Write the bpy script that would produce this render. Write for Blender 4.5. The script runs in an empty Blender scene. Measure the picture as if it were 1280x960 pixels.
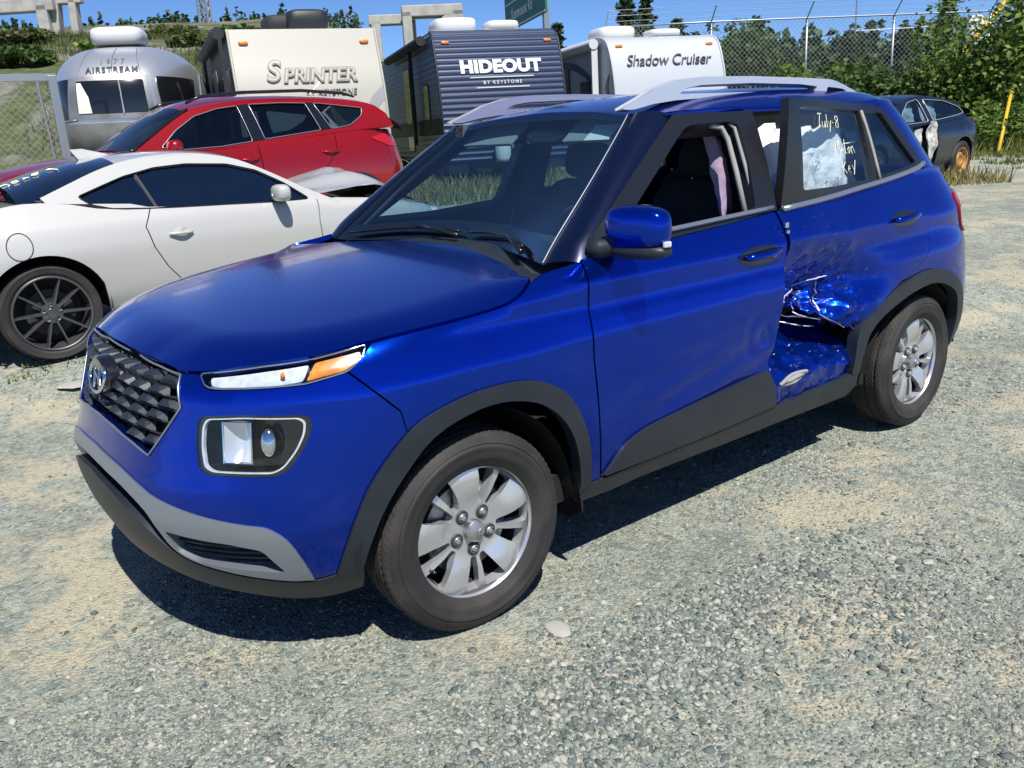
import bpy, bmesh, math, random
import numpy as np
from mathutils import Vector, Matrix
from mathutils.geometry import delaunay_2d_cdt

random.seed(7); RNG = np.random.default_rng(7)
SC = bpy.context.scene
COL = SC.collection
R = math.radians

# ---------------------------------------------------------------- camera
cam = bpy.data.cameras.new('camera'); cam_ob = bpy.data.objects.new('camera', cam); COL.objects.link(cam_ob)
cam.sensor_width = 36.0; cam.lens = 36.0*1081/1280; cam.clip_start = .05; cam.clip_end = 4000
_yaw, _pit, _rol = R(-127.51), R(-16.12), R(-3.29)
_f = Vector((math.cos(_pit)*math.cos(_yaw), math.cos(_pit)*math.sin(_yaw), math.sin(_pit)))
_r = _f.cross(Vector((0, 0, 1))).normalized(); _u = _r.cross(_f)
_r2 = _r*math.cos(_rol) + _u*math.sin(_rol); _u2 = -_r*math.sin(_rol) + _u*math.cos(_rol)
cam_ob.matrix_world = Matrix(((_r2.x, _u2.x, -_f.x, 1.316), (_r2.y, _u2.y, -_f.y, 2.768), (_r2.z, _u2.z, -_f.z, 1.426), (0, 0, 0, 1)))
SC.camera = cam_ob

# ---------------------------------------------------------------- sky, sun, exposure
SUN_DIR = Vector((.22, .60, 1.0)).normalized()
_el = math.asin(SUN_DIR.z); _az = math.atan2(SUN_DIR.x, SUN_DIR.y)
wo = bpy.data.worlds.new('World'); SC.world = wo; wo.use_nodes = True
_nt = wo.node_tree; _nt.nodes.clear()
_sky = _nt.nodes.new('ShaderNodeTexSky'); _sky.sky_type = 'NISHITA'; _sky.sun_disc = False
_sky.sun_elevation = _el; _sky.sun_rotation = _az; _sky.altitude = 5000; _sky.air_density = 1.0; _sky.dust_density = 0.0; _sky.ozone_density = 9.0
_bg = _nt.nodes.new('ShaderNodeBackground'); _bg.inputs['Strength'].default_value = .10
_wo = _nt.nodes.new('ShaderNodeOutputWorld')
_nt.links.new(_sky.outputs[0], _bg.inputs['Color']); _nt.links.new(_bg.outputs[0], _wo.inputs['Surface'])
sun = bpy.data.lights.new('sun', 'SUN'); sun.energy = 4.7; sun.angle = R(.53); sun.color = (1, .955, .88)
sun_ob = bpy.data.objects.new('sun', sun); COL.objects.link(sun_ob); sun_ob.location = SUN_DIR*40
sun_ob.rotation_euler = (-SUN_DIR).to_track_quat('-Z', 'Y').to_euler()
SC.view_settings.view_transform = 'Standard'; SC.view_settings.look = 'None'
SC.view_settings.exposure = 0.5; SC.view_settings.gamma = 1.0; SC.view_settings.use_curve_mapping = False
SC.render.engine = 'CYCLES'
SC.cycles.max_bounces = 10; SC.cycles.transparent_max_bounces = 24; SC.cycles.caustics_reflective = False; SC.cycles.caustics_refractive = False
SC.cycles.use_denoising = True

# ---------------------------------------------------------------- materials
MAT = {}
def mat(name, base=(.5, .5, .5), rough=.5, metal=0., coat=0., coat_rough=.03, spec=.5, emit=None, sheen=0., vary=None, bump=None, ior=1.5, trans=0., alpha=1.):
    """Principled material; vary = (second colour, noise scale, low, high[, detail]); bump = (scale, strength, distance[, detail])."""
    m = bpy.data.materials.new(name); m.use_nodes = True; MAT[name] = m
    nt = m.node_tree; b = nt.nodes['Principled BSDF']
    b.inputs['Base Color'].default_value = (*base, 1); b.inputs['Roughness'].default_value = rough; b.inputs['Metallic'].default_value = metal
    b.inputs['Coat Weight'].default_value = coat; b.inputs['Coat Roughness'].default_value = coat_rough
    b.inputs['Specular IOR Level'].default_value = spec; b.inputs['IOR'].default_value = ior
    b.inputs['Transmission Weight'].default_value = trans; b.inputs['Alpha'].default_value = alpha
    if emit:
        b.inputs['Emission Color'].default_value = (*emit[0], 1); b.inputs['Emission Strength'].default_value = emit[1]
    tc = nt.nodes.new('ShaderNodeTexCoord')
    if vary:
        n = nt.nodes.new('ShaderNodeTexNoise'); n.inputs['Scale'].default_value = vary[1]; n.inputs['Detail'].default_value = vary[4] if len(vary) > 4 else 5
        r = nt.nodes.new('ShaderNodeMapRange'); r.inputs[1].default_value = vary[2]; r.inputs[2].default_value = vary[3]
        x = nt.nodes.new('ShaderNodeMix'); x.data_type = 'RGBA'; x.inputs[6].default_value = (*base, 1); x.inputs[7].default_value = (*vary[0], 1)
        nt.links.new(tc.outputs['Object'], n.inputs['Vector']); nt.links.new(n.outputs[0], r.inputs[0]); nt.links.new(r.outputs[0], x.inputs[0])
        nt.links.new(x.outputs[2], b.inputs['Base Color'])
    if bump:
        n = nt.nodes.new('ShaderNodeTexNoise'); n.inputs['Scale'].default_value = bump[0]; n.inputs['Detail'].default_value = bump[3] if len(bump) > 3 else 4
        bp = nt.nodes.new('ShaderNodeBump'); bp.inputs['Strength'].default_value = bump[1]; bp.inputs['Distance'].default_value = bump[2]
        nt.links.new(tc.outputs['Object'], n.inputs['Vector']); nt.links.new(n.outputs[0], bp.inputs['Height']); nt.links.new(bp.outputs[0], b.inputs['Normal'])
    return m
def glass(name, tint=(.75, .85, .85), refl=1.0, rough=0.0):
    """Thin pane: tinted see-through with a Fresnel mirror on top."""
    m = bpy.data.materials.new(name); m.use_nodes = True; MAT[name] = m
    nt = m.node_tree; nt.nodes.clear()
    o = nt.nodes.new('ShaderNodeOutputMaterial'); t = nt.nodes.new('ShaderNodeBsdfTransparent'); t.inputs[0].default_value = (*tint, 1)
    g = nt.nodes.new('ShaderNodeBsdfGlossy'); g.inputs['Roughness'].default_value = rough
    f = nt.nodes.new('ShaderNodeFresnel'); f.inputs[0].default_value = 1.45 + .35*refl
    x = nt.nodes.new('ShaderNodeMixShader')
    n = 1.45 + .35*refl; ge = nt.nodes.new('ShaderNodeNewGeometry'); mr = nt.nodes.new('ShaderNodeMapRange'); mr.inputs[3].default_value = n; mr.inputs[4].default_value = 1/n
    nt.links.new(ge.outputs['Backfacing'], mr.inputs[0]); nt.links.new(mr.outputs[0], f.inputs[0])
    nt.links.new(f.outputs[0], x.inputs[0]); nt.links.new(t.outputs[0], x.inputs[1]); nt.links.new(g.outputs[0], x.inputs[2]); nt.links.new(x.outputs[0], o.inputs[0])
    return m

# ---------------------------------------------------------------- object helpers
def tag(o, label=None, cat=None, group=None, kind=None):
    if label: o['label'] = label
    if cat: o['category'] = cat
    if group: o['group'] = group
    if kind: o['kind'] = kind
    return o
def empty(name, loc=(0, 0, 0), rz=0, label=None, cat=None, group=None):
    o = bpy.data.objects.new(name, None); COL.objects.link(o); o.location = loc; o.rotation_euler = (0, 0, rz); o.empty_display_size = .2
    return tag(o, label, cat, group)
def link(name, me, m=None, parent=None):
    o = bpy.data.objects.new(name, me); COL.objects.link(o)
    if m is not None and not me.materials:
        me.materials.append(MAT[m] if isinstance(m, str) else m)
    if parent is not None: o.parent = parent
    return o
def mesh(name, V, F, m=None, parent=None, smooth=False, nrm=None):
    me = bpy.data.meshes.new(name)
    me.from_pydata([tuple(map(float, v)) for v in V], [], [tuple(map(int, f)) for f in F]); me.update()
    if smooth or nrm is not None:
        me.polygons.foreach_set('use_smooth', [True]*len(me.polygons))
    if nrm is not None:
        me.normals_split_custom_set_from_vertices([tuple(map(float, n)) for n in nrm])
    return link(name, me, m, parent)
def from_bm(name, bm, m=None, parent=None, smooth=False):
    me = bpy.data.meshes.new(name); bm.to_mesh(me); bm.free()
    if smooth: me.polygons.foreach_set('use_smooth', [True]*len(me.polygons))
    return link(name, me, m, parent)

class MB:
    """Collects verts and faces of one part."""
    def __init__(s): s.V = []; s.F = []
    def add(s, V, F):
        n = len(s.V); s.V += [tuple(v) for v in V]; s.F += [tuple(i + n for i in f) for f in F]; return s
    def box(s, c, d, rot=None, taper=1.0):
        hx, hy, hz = d[0]/2, d[1]/2, d[2]/2
        V = [Vector((sx*hx*(taper if sz > 0 else 1), sy*hy*(taper if sz > 0 else 1), sz*hz)) for sz in (-1, 1) for sy in (-1, 1) for sx in (-1, 1)]
        if rot is not None: V = [rot @ v for v in V]
        V = [v + Vector(c) for v in V]
        return s.add(V, [(0, 2, 3, 1), (4, 5, 7, 6), (0, 1, 5, 4), (2, 6, 7, 3), (0, 4, 6, 2), (1, 3, 7, 5)])
    def bar(s, a, b, w, h=None, up=(0, 0, 1)):
        a = Vector(a); b = Vector(b); d = (b - a); L = d.length
        if L < 1e-6: return s
        d.normalize(); up = Vector(up)
        if abs(d.dot(up)) > .98: up = Vector((1, 0, 0))
        x = d.cross(up).normalized(); z = x.cross(d)
        return s.box((a + b)/2, (w, L, h or w), Matrix((x, d, z)).transposed())
    def tube(s, pts, r, n=8, caps=True):
        pts = [Vector(p) for p in pts]; k = len(pts); rr = r if hasattr(r, '__len__') else [r]*k
        rings = []; up = Vector((0, 0, 1))
        for i, p in enumerate(pts):
            d = (pts[min(i+1, k-1)] - pts[max(i-1, 0)]).normalized()
            if abs(d.dot(up)) > .95: up = Vector((1, 0, 0)) if abs(d.x) < .9 else Vector((0, 1, 0))
            x = d.cross(up).normalized(); up = x.cross(d)
            rings.append([p + (x*math.cos(t) + up*math.sin(t))*rr[i] for t in [2*math.pi*j/n for j in range(n)]])
        V = [v for rg in rings for v in rg]; F = []
        for i in range(k-1):
            for j in range(n):
                F.append((i*n+j, i*n+(j+1) % n, (i+1)*n+(j+1) % n, (i+1)*n+j))
        if caps: F += [tuple(reversed(range(n))), tuple((k-1)*n+j for j in range(n))]
        return s.add(V, F)
    def lathe(s, prof, n=48, axis='y', c=(0, 0, 0), close=False):
        """prof = [(radius, along)]; spun around an axis through c."""
        V = []; F = []; k = len(prof)
        for i in range(n):
            t = 2*math.pi*i/n; ct, st = math.cos(t), math.sin(t)
            for r, a in prof:
                v = {'y': (r*ct, a, r*st), 'x': (a, r*ct, r*st), 'z': (r*ct, r*st, a)}[axis]
                V.append((v[0]+c[0], v[1]+c[1], v[2]+c[2]))
        for i in range(n):
            for j in range(k if close else k-1):
                j2 = (j+1) % k; i2 = (i+1) % n
                F.append((i*k+j, i*k+j2, i2*k+j2, i2*k+j))
        return s.add(V, F)
    def prism(s, poly, y0, y1, ax='y'):
        """Extrude a closed 2-D outline between two values of an axis."""
        n = len(poly)
        def m(a, b, t): return {'y': (a, t, b), 'x': (t, a, b), 'z': (a, b, t)}[ax]
        V = [m(a, b, y0) for a, b in poly] + [m(a, b, y1) for a, b in poly]
        F = [tuple(range(n)), tuple(reversed(range(n, 2*n)))] + [(i, i+n, (i+1) % n + n, (i+1) % n) for i in range(n)]
        return s.add(V, F)
    def build(s, name, m=None, parent=None, smooth=False, bevel=0, seg=2, auto=None):
        me = bpy.data.meshes.new(name); me.from_pydata([tuple(map(float, v)) for v in s.V], [], s.F); me.update()
        bm = bmesh.new(); bm.from_mesh(me)
        if bevel:
            bmesh.ops.remove_doubles(bm, verts=bm.verts, dist=1e-5)
            bmesh.ops.recalc_face_normals(bm, faces=bm.faces)
            es = [e for e in bm.edges if len(e.link_faces) == 2 and e.calc_face_angle(0) > .5]
            if es: bmesh.ops.bevel(bm, geom=es, offset=bevel, segments=seg, affect='EDGES', profile=.5, clamp_overlap=True)
        bmesh.ops.recalc_face_normals(bm, faces=bm.faces)
        if auto is not None:
            for e in bm.edges:
                e.smooth = len(e.link_faces) == 2 and e.calc_face_angle(0) < auto
            smooth = True
        bm.to_mesh(me); bm.free()
        if smooth: me.polygons.foreach_set('use_smooth', [True]*len(me.polygons))
        return link(name, me, m, parent)
def copy_tree(o, parent=None):
    c = o.copy(); COL.objects.link(c); c.parent = parent
    for ch in list(o.children): copy_tree(ch, c)
    return c

# ---------------------------------------------------------------- noise
def _hash(i, j, s):
    h = np.sin(i*127.1 + j*311.7 + s*74.7)*43758.5453
    return h - np.floor(h)
def vnoise(x, y, s=0):
    x = np.asarray(x, float); y = np.asarray(y, float)
    i = np.floor(x); j = np.floor(y); f = x-i; g = y-j; f = f*f*(3-2*f); g = g*g*(3-2*g)
    a, b, c, d = _hash(i, j, s), _hash(i+1, j, s), _hash(i, j+1, s), _hash(i+1, j+1, s)
    return (a*(1-f)+b*f)*(1-g) + (c*(1-f)+d*f)*g
def fbm(x, y, s=0, o=4):
    t = 0; a = .5
    for k in range(o):
        t = t + a*vnoise(x*2**k, y*2**k, s+k); a *= .5
    return t
# ---------------------------------------------------------------- curves and car body surfaces
def pchip(xs, ys):
    xs = np.array(xs, float); ys = np.array(ys, float)
    h = np.diff(xs); d = np.diff(ys) / h; m = np.zeros(len(xs))
    for i in range(1, len(xs) - 1):
        if d[i-1] * d[i] > 0:
            w1 = 2*h[i] + h[i-1]; w2 = h[i] + 2*h[i-1]
            m[i] = (w1 + w2) / (w1/d[i-1] + w2/d[i])
    m[0] = d[0]; m[-1] = d[-1]
    def f(x):
        x = np.asarray(x, float); xx = np.clip(x, xs[0], xs[-1])
        i = np.clip(np.searchsorted(xs, xx) - 1, 0, len(xs) - 2)
        t = (xx - xs[i]) / h[i]
        return ((2*t**3 - 3*t**2 + 1)*ys[i] + (t**3 - 2*t**2 + t)*h[i]*m[i]
                + (-2*t**3 + 3*t**2)*ys[i+1] + (t**3 - t**2)*h[i]*m[i+1])
    return f

def curve(kn):
    return pchip([k[0] for k in kn], [k[1] for k in kn])

def sst(a, b, x):
    t = np.clip((np.asarray(x, float) - a) / (b - a), 0, 1)
    return t*t*(3 - 2*t)

class Shell:
    """Left half of a wrapped car body: u 0..1 front corner, 1..2 side, 2..3 rear corner; z height."""
    def __init__(s, W, XF, XR, xcf, xcr, nf=2.5, nr=3.0, zt=None, rt=0.07, disp=None, taper=None):
        s.W, s.XF, s.XR = curve(W), curve(XF), curve(XR)
        s.xcf, s.xcr = xcf, xcr
        s.nf = curve(nf) if isinstance(nf, (list, tuple)) else (lambda z: nf + 0*np.asarray(z, float))
        s.nr = nr
        s.zt = curve(zt) if zt else None
        s.rt, s.disp = rt, disp
        s.taper = curve(taper) if taper else None
    def P(s, u, z):
        u = np.atleast_1d(np.asarray(u, float)); z = np.atleast_1d(np.asarray(z, float)); u, z = np.broadcast_arrays(u, z)
        mir = np.where(u < 0, -1., 1.); u = np.abs(u)
        ins = 0*u
        if s.zt is not None:
            zt = s.zt(np.clip(u, 0, 3)); q = np.clip((z - (zt - s.rt)) / s.rt, 0, .97)
            ins = s.rt*(1 - np.sqrt(1 - q*q))
        W = s.W(z) - ins
        if s.taper is not None:
            W = W + s.taper(np.clip(u, 0, 3))
        x = np.zeros_like(u); y = np.zeros_like(u)
        f = u <= 1; b = u >= 2; m = ~(f | b)
        for k, sg, xc, X, n in ((f, 1, s.xcf, s.XF(z) - ins, s.nf(z)), (b, -1, s.xcr, s.XR(z) + ins, s.nr + 0*z)):
            ph = (u if sg > 0 else 3 - u) * (np.pi/2)
            c, si = np.cos(ph), np.sin(ph)
            r = (np.abs(c)**n + np.abs(si)**n + 1e-12)**(-1/n)
            a = np.abs(X - xc)
            x = np.where(k, xc + sg*a*c*r, x); y = np.where(k, W*si*r, y)
        x = np.where(m, s.xcf + (u - 1)*(s.xcr - s.xcf), x); y = np.where(m, W, y)
        p = np.stack([x, y, z + 0*u], -1)
        if s.disp is not None:
            p = s.disp(p, u, z)
        p[..., 1] = p[..., 1]*mir
        return p
    def ux(s, x):
        return 1 + (s.xcf - x) / (s.xcf - s.xcr)

def normals(fn, U, V, e=2e-3):
    a = fn(U + e, V) - fn(U - e, V); b = fn(U, V + e) - fn(U, V - e)
    n = np.cross(a, b); l = np.linalg.norm(n, axis=1, keepdims=True)
    return n / np.maximum(l, 1e-12)

class TPS:
    """Thin-plate surface through scattered (a, b) -> c control points."""
    def __init__(s, pts, reg=0.0):
        pts = np.array(pts, float); s.c = pts[:, :2]; n = len(pts)
        K = s.k(s.c); K[np.arange(n), np.arange(n)] += reg
        Pm = np.hstack([np.ones((n, 1)), s.c])
        A = np.block([[K, Pm], [Pm.T, np.zeros((3, 3))]])
        s.w = np.linalg.solve(A, np.concatenate([pts[:, 2], np.zeros(3)]))
    def k(s, q):
        d2 = ((q[:, None, :] - s.c[None])**2).sum(-1)
        return d2*np.log(d2 + 1e-12)*.5
    def __call__(s, a, b):
        a = np.asarray(a, float); q = np.stack([a.ravel(), np.asarray(b, float).ravel()], 1)
        r = s.k(q) @ s.w[:-3] + s.w[-3] + q @ s.w[-2:]
        return r.reshape(a.shape)
# ---------------------------------------------------------------- trimmed surface patches
def fillet(pts, r=.02, n=4):
    """Round each corner of a closed polygon; a third value on a point is its own radius."""
    out = []; k = len(pts)
    for i in range(k):
        p = np.array(pts[i][:2], float); a = np.array(pts[i-1][:2], float); b = np.array(pts[(i+1) % k][:2], float)
        rr = pts[i][2] if len(pts[i]) > 2 else r
        la, lb = np.linalg.norm(a-p), np.linalg.norm(b-p)
        if rr <= 0 or la < 1e-9 or lb < 1e-9:
            out.append(tuple(p)); continue
        d = min(rr, .45*la, .45*lb); s = p + (a-p)/la*d; e = p + (b-p)/lb*d
        for j in range(n+1):
            t = j/n; out.append(tuple((1-t)**2*s + 2*t*(1-t)*p + t*t*e))
    return out
def smooth_line(pts, n=6):
    """Catmull-Rom through an open run of points."""
    P = [np.array(p, float) for p in pts]; P = [2*P[0]-P[1]] + P + [2*P[-1]-P[-2]]; out = []
    for i in range(1, len(P)-2):
        for j in range(n):
            t = j/n
            out.append(tuple(.5*((2*P[i]) + (-P[i-1]+P[i+1])*t + (2*P[i-1]-5*P[i]+4*P[i+1]-P[i+2])*t*t + (-P[i-1]+3*P[i]-3*P[i+1]+P[i+2])*t**3)))
    out.append(tuple(P[-2])); return out
def resample(loop, d, sc):
    out = []; k = len(loop)
    for i in range(k):
        a = np.array(loop[i]); b = np.array(loop[(i+1) % k]); L = np.hypot((b[0]-a[0])*sc[0], (b[1]-a[1])*sc[1])
        if L < 1e-7: continue
        m = max(1, int(math.ceil(L/d)))
        for j in range(m): out.append(tuple(a + (b-a)*j/m))
    return out
def inside(pts, loops):
    pts = np.asarray(pts, float); r = np.zeros(len(pts), bool)
    for lp in loops:
        L = np.array(lp); A = L; B = np.roll(L, -1, 0)
        for (x1, y1), (x2, y2) in zip(A, B):
            if y1 == y2: continue
            c = ((y1 > pts[:, 1]) != (y2 > pts[:, 1])) & (pts[:, 0] < (x2-x1)*(pts[:, 1]-y1)/(y2-y1) + x1)
            r ^= c
    return r
def patch(name, fn, loops, m, parent, d=.03, sc=(1.3, 1.), off=0., thick=.015, side=1, nsign=1, flange=True, bd=None, post=None):
    """Trim the surface fn(u, v) with closed loops (first outer, rest holes), offset it along its normal and turn its rim inward."""
    sx, sy = sc
    loops = [resample(lp, bd or d*.6, sc) for lp in loops]
    pts = []; edges = []; ring = []
    for lp in loops:
        n0 = len(pts); pts += lp; k = len(lp); edges += [(n0+i, n0+(i+1) % k) for i in range(k)]; ring.append((n0, k))
    L = np.array(loops[0]); lo, hi = L.min(0), L.max(0)
    gu = np.arange(lo[0]+d/sx/2, hi[0], d/sx); gv = np.arange(lo[1]+d/sy/2, hi[1], d/sy)
    if len(gu) and len(gv):
        A, B = np.meshgrid(gu, gv); A = A + (np.arange(len(gv)) % 2)[:, None]*d/sx/2
        g = np.stack([A.ravel(), B.ravel()], 1); g = g[inside(g, loops)]
        bp = np.array(pts)
        if len(g):
            keep = np.ones(len(g), bool)
            for c0 in range(0, len(g), 2000):
                q = g[c0:c0+2000]; dd = np.min(((q[:, None, 0]-bp[None, :, 0])*sx)**2 + ((q[:, None, 1]-bp[None, :, 1])*sy)**2, axis=1)
                keep[c0:c0+2000] = dd > (.45*d)**2
            pts = pts + [tuple(q) for q in g[keep]]
    r = delaunay_2d_cdt([Vector((p[0]*sx, p[1]*sy)) for p in pts], edges, [], 0, 1e-7)
    UV = np.array([(v[0]/sx, v[1]/sy) for v in r[0]]); T = np.array(r[2])
    cen = UV[T].mean(1); T = T[inside(cen, loops)]
    U, V = UV[:, 0], UV[:, 1]
    P = fn(U, V); N = normals(fn, U, V)*nsign; P = P + N*off
    if post is not None: P = post(P)
    # orient
    t = T[0]; fnorm = np.cross(P[T[:, 1]]-P[T[:, 0]], P[T[:, 2]]-P[T[:, 0]]); s = (fnorm*N[T[:, 0]]).sum()
    if s < 0: T = T[:, ::-1]
    Vv = [P]; Nn = [N]; F = [tuple(t) for t in T]; nv = len(P)
    if flange and thick:
        o2 = {}
        for vi, src in enumerate(r[3]):
            for sidx in src: o2[sidx] = vi
        for n0, k in ring:
            idx = [o2.get(n0+i, -1) for i in range(k)]; idx = [i for i in idx if i >= 0]; k2 = len(idx)
            a = P[idx]; b = a - N[idx]*thick; tang = np.roll(a, -1, 0) - np.roll(a, 1, 0)
            fn_ = np.cross(-N[idx], tang); fn_ /= np.maximum(np.linalg.norm(fn_, axis=1, keepdims=True), 1e-9)
            base = nv; Vv += [a, b]; Nn += [fn_, fn_]; nv += 2*k2
            for i in range(k2):
                j = (i+1) % k2; F.append((base+i, base+k2+i, base+k2+j, base+j))
    P = np.concatenate(Vv); N = np.concatenate(Nn)
    if side < 0:
        P = P*np.array([1, -1, 1]); N = N*np.array([1, -1, 1]); F = [f[::-1] for f in F]
    return mesh(name, P, F, m, parent, True, N)
def both(name, fn, loops, m, parent, **k):
    return [patch(name, fn, loops, m, parent, side=s, **k) for s in (1, -1)]
# ---------------------------------------------------------------- blue SUV: body surfaces
def _venue_disp(p, u, z):
    x = p[..., 0]
    # flares over both wheels
    for xc in (0.0, -2.52):
        r = np.hypot(x - xc, z - .31)
        g = np.exp(-((r - .47)/.12)**2) * sst(.25, .5, z) * .012
        p[..., 1] = p[..., 1] + g*sst(.3, .6, p[..., 1])
    return p
VS = Shell(
    W=[(.15, .74), (.22, .79), (.28, .835), (.34, .858), (.45, .872), (.60, .880), (.72, .884), (.80, .884), (.86, .872), (.905, .858),
       (.945, .856), (.975, .854), (1.01, .840), (1.06, .815), (1.10, .795), (1.16, .77)],
    XF=[(.15, .68), (.20, .722), (.26, .762), (.33, .797), (.40, .82), (.47, .832), (.53, .824), (.60, .802), (.70, .771), (.80, .747), (.86, .734), (.95, .72), (1.1, .70)],
    XR=[(.15, -3.02), (.30, -3.12), (.45, -3.19), (.6, -3.2), (.8, -3.17), (.95, -3.14), (1.05, -3.10), (1.15, -3.04), (1.3, -2.95)],
    xcf=0.0, xcr=-2.5, nf=[(.2, 2.5), (.5, 2.6), (.85, 2.5)], nr=4.0,
    zt=[(0, .865), (.35, .880), (.62, .925), (.85, .965), (1.0, 1.0), (1.1, 1.035), (1.16, 1.06), (1.22, 1.14), (1.3, 1.25), (3, 1.3)], rt=.075,
    disp=_venue_disp)

# upper body: side windows, pillars, tail
VG = Shell(W=[(1.0, .835), (1.08, .80), (1.2, .75), (1.35, .682), (1.44, .638), (1.49, .605), (1.53, .56)],
           XF=[(1.0, .3), (1.5, .3)], XR=[(1.0, -3.13), (1.10, -3.08), (1.2, -3.0), (1.35, -2.89), (1.45, -2.80), (1.53, -2.70)],
           xcf=0.0, xcr=-2.25, nr=4.6)
# ---------------------------------------------------------------- terrain
_hL = curve([(-900, 0), (1.9, 0), (2.86, .156), (4.2, .165), (6, .30), (8, .33), (12, .40), (19, .6), (23, 1.2), (31, 4.4), (65, 9.3), (280, 33), (900, 40)])
_hR = curve([(-900, 0), (1.9, 0), (2.86, .156), (4.2, .165), (6, .26), (10.7, .28), (12.5, .46), (14.5, .62), (18.5, 1.6), (26, 2.1), (60, 4), (280, 12), (900, 14)])
def terrain(x, y):
    x = np.asarray(x, float); y = np.asarray(y, float)
    t = -(x*.5 + y*.866); s = -x*.866 + y*.5
    w = sst(7, -5, s)
    far = sst(16, 40, t)
    return w*_hL(t) + (1-w)*_hR(t) + far*1.2*(fbm(x/9, y/9, 3, 4)-.5) + .05*sst(3, 8, t)*(fbm(x*1.3, y*1.3, 1, 3)-.47)
def near_relief(x, y):
    return .022*(fbm(x*1.7, y*1.7, 11, 4)-.47) + .010*(fbm(x*9, y*9, 21, 3)-.44)
def gz(x, y): return float(terrain(np.array([x]), np.array([y]))[0])

def ground_material():
    m = bpy.data.materials.new('gravel'); m.use_nodes = True; MAT['gravel'] = m; nt = m.node_tree; N = nt.nodes; L = nt.links; b = N['Principled BSDF']; b.inputs['Roughness'].default_value = .92; b.inputs['Specular IOR Level'].default_value = .25
    tc = N.new('ShaderNodeTexCoord')
    def noise(sc, det=5, rough=.55, off=0):
        n = N.new('ShaderNodeTexNoise'); n.inputs['Scale'].default_value = sc; n.inputs['Detail'].default_value = det; n.inputs['Roughness'].default_value = rough
        if off:
            mp = N.new('ShaderNodeMapping'); mp.inputs['Location'].default_value = (off, off*.7, 0); L.new(tc.outputs['Object'], mp.inputs[0]); L.new(mp.outputs[0], n.inputs['Vector'])
        else: L.new(tc.outputs['Object'], n.inputs['Vector'])
        return n.outputs[0]
    def ramp(v, a, c):
        r = N.new('ShaderNodeMapRange'); r.inputs[1].default_value = a; r.inputs[2].default_value = c; L.new(v, r.inputs[0]); return r.outputs[0]
    def mix(f, a, c):
        x = N.new('ShaderNodeMix'); x.data_type = 'RGBA'; L.new(f, x.inputs[0])
        for k, v in ((6, a), (7, c)):
            if isinstance(v, tuple): x.inputs[k].default_value = (*v, 1)
            else: L.new(v, x.inputs[k])
        return x.outputs[2]
    vo = N.new('ShaderNodeTexVoronoi'); vo.inputs['Scale'].default_value = 95; vo.inputs['Randomness'].default_value = 1; L.new(tc.outputs['Object'], vo.inputs['Vector'])
    vo2 = N.new('ShaderNodeTexVoronoi'); vo2.inputs['Scale'].default_value = 38; L.new(tc.outputs['Object'], vo2.inputs['Vector'])
    sp = N.new('ShaderNodeSeparateColor'); L.new(vo.outputs['Color'], sp.inputs[0]); sp2 = N.new('ShaderNodeSeparateColor'); L.new(vo2.outputs['Color'], sp2.inputs[0])
    peb = mix(sp.outputs[0], (.10, .13, .118), (.38, .41, .36)); peb2 = mix(sp2.outputs[1], (.12, .15, .13), (.37, .395, .335))
    grey = mix(ramp(noise(14, 4), .40, .60), peb, peb2)
    sand = mix(noise(60, 6, .7), (.34, .305, .215), (.52, .475, .355))
    patchm = ramp(noise(1.6, 8, .68), .51, .57)
    fines = ramp(noise(16, 6, .7, 3), .47, .58)
    mul = N.new('ShaderNodeMath'); mul.operation = 'MULTIPLY'; L.new(patchm, mul.inputs[0]); L.new(ramp(noise(34, 6, .72, 4), .36, .52), mul.inputs[1])
    mx = N.new('ShaderNodeMath'); mx.operation = 'MAXIMUM'; L.new(mul.outputs[0], mx.inputs[0])
    ml2 = N.new('ShaderNodeMath'); ml2.operation = 'MULTIPLY'; L.new(fines, ml2.inputs[0]); ml2.inputs[1].default_value = .40; L.new(ml2.outputs[0], mx.inputs[1])
    col = mix(mx.outputs[0], grey, sand)
    dark = ramp(noise(1.4, 8, .70, 9), .53, .62); dk = N.new('ShaderNodeMath'); dk.operation = 'MULTIPLY'; L.new(dark, dk.inputs[0]); L.new(ramp(noise(48, 5, .7, 6), .42, .60), dk.inputs[1]); col = mix(dk.outputs[0], col, mix(noise(40, 4), (.075, .092, .085), (.23, .25, .22)))
    # land cover changes with distance from the yard: scrub and rock on the slopes
    dt = N.new('ShaderNodeVectorMath'); dt.operation = 'DOT_PRODUCT'; dt.inputs[1].default_value = (-.5, -.866, 0); L.new(tc.outputs['Object'], dt.inputs[0])
    dn = N.new('ShaderNodeMath'); dn.operation = 'MULTIPLY_ADD'; L.new(noise(.35, 4, .6, 5), dn.inputs[0]); dn.inputs[1].default_value = 9; L.new(dt.outputs['Value'], dn.inputs[2])
    veg = ramp(dn.outputs[0], 18.0, 21.0)
    green = mix(ramp(noise(1.6, 6, .7), .35, .65), (.035, .055, .020), (.12, .13, .05)); rocky = mix(noise(2.2, 6, .7), (.12, .12, .11), (.30, .29, .26))
    slope = mix(ramp(noise(.16, 5, .65, 2), .50, .58), green, rocky)
    col = mix(veg, col, slope)
    L.new(col, b.inputs['Base Color'])
    h = N.new('ShaderNodeMath'); h.operation = 'MULTIPLY_ADD'; L.new(vo.outputs['Distance'], h.inputs[0]); h.inputs[1].default_value = -.9; L.new(noise(70, 6, .7), h.inputs[2])
    bp = N.new('ShaderNodeBump'); bp.inputs['Strength'].default_value = .9; bp.inputs['Distance'].default_value = .008; L.new(h.outputs[0], bp.inputs['Height']); L.new(bp.outputs[0], b.inputs['Normal'])
ground_material()
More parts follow.
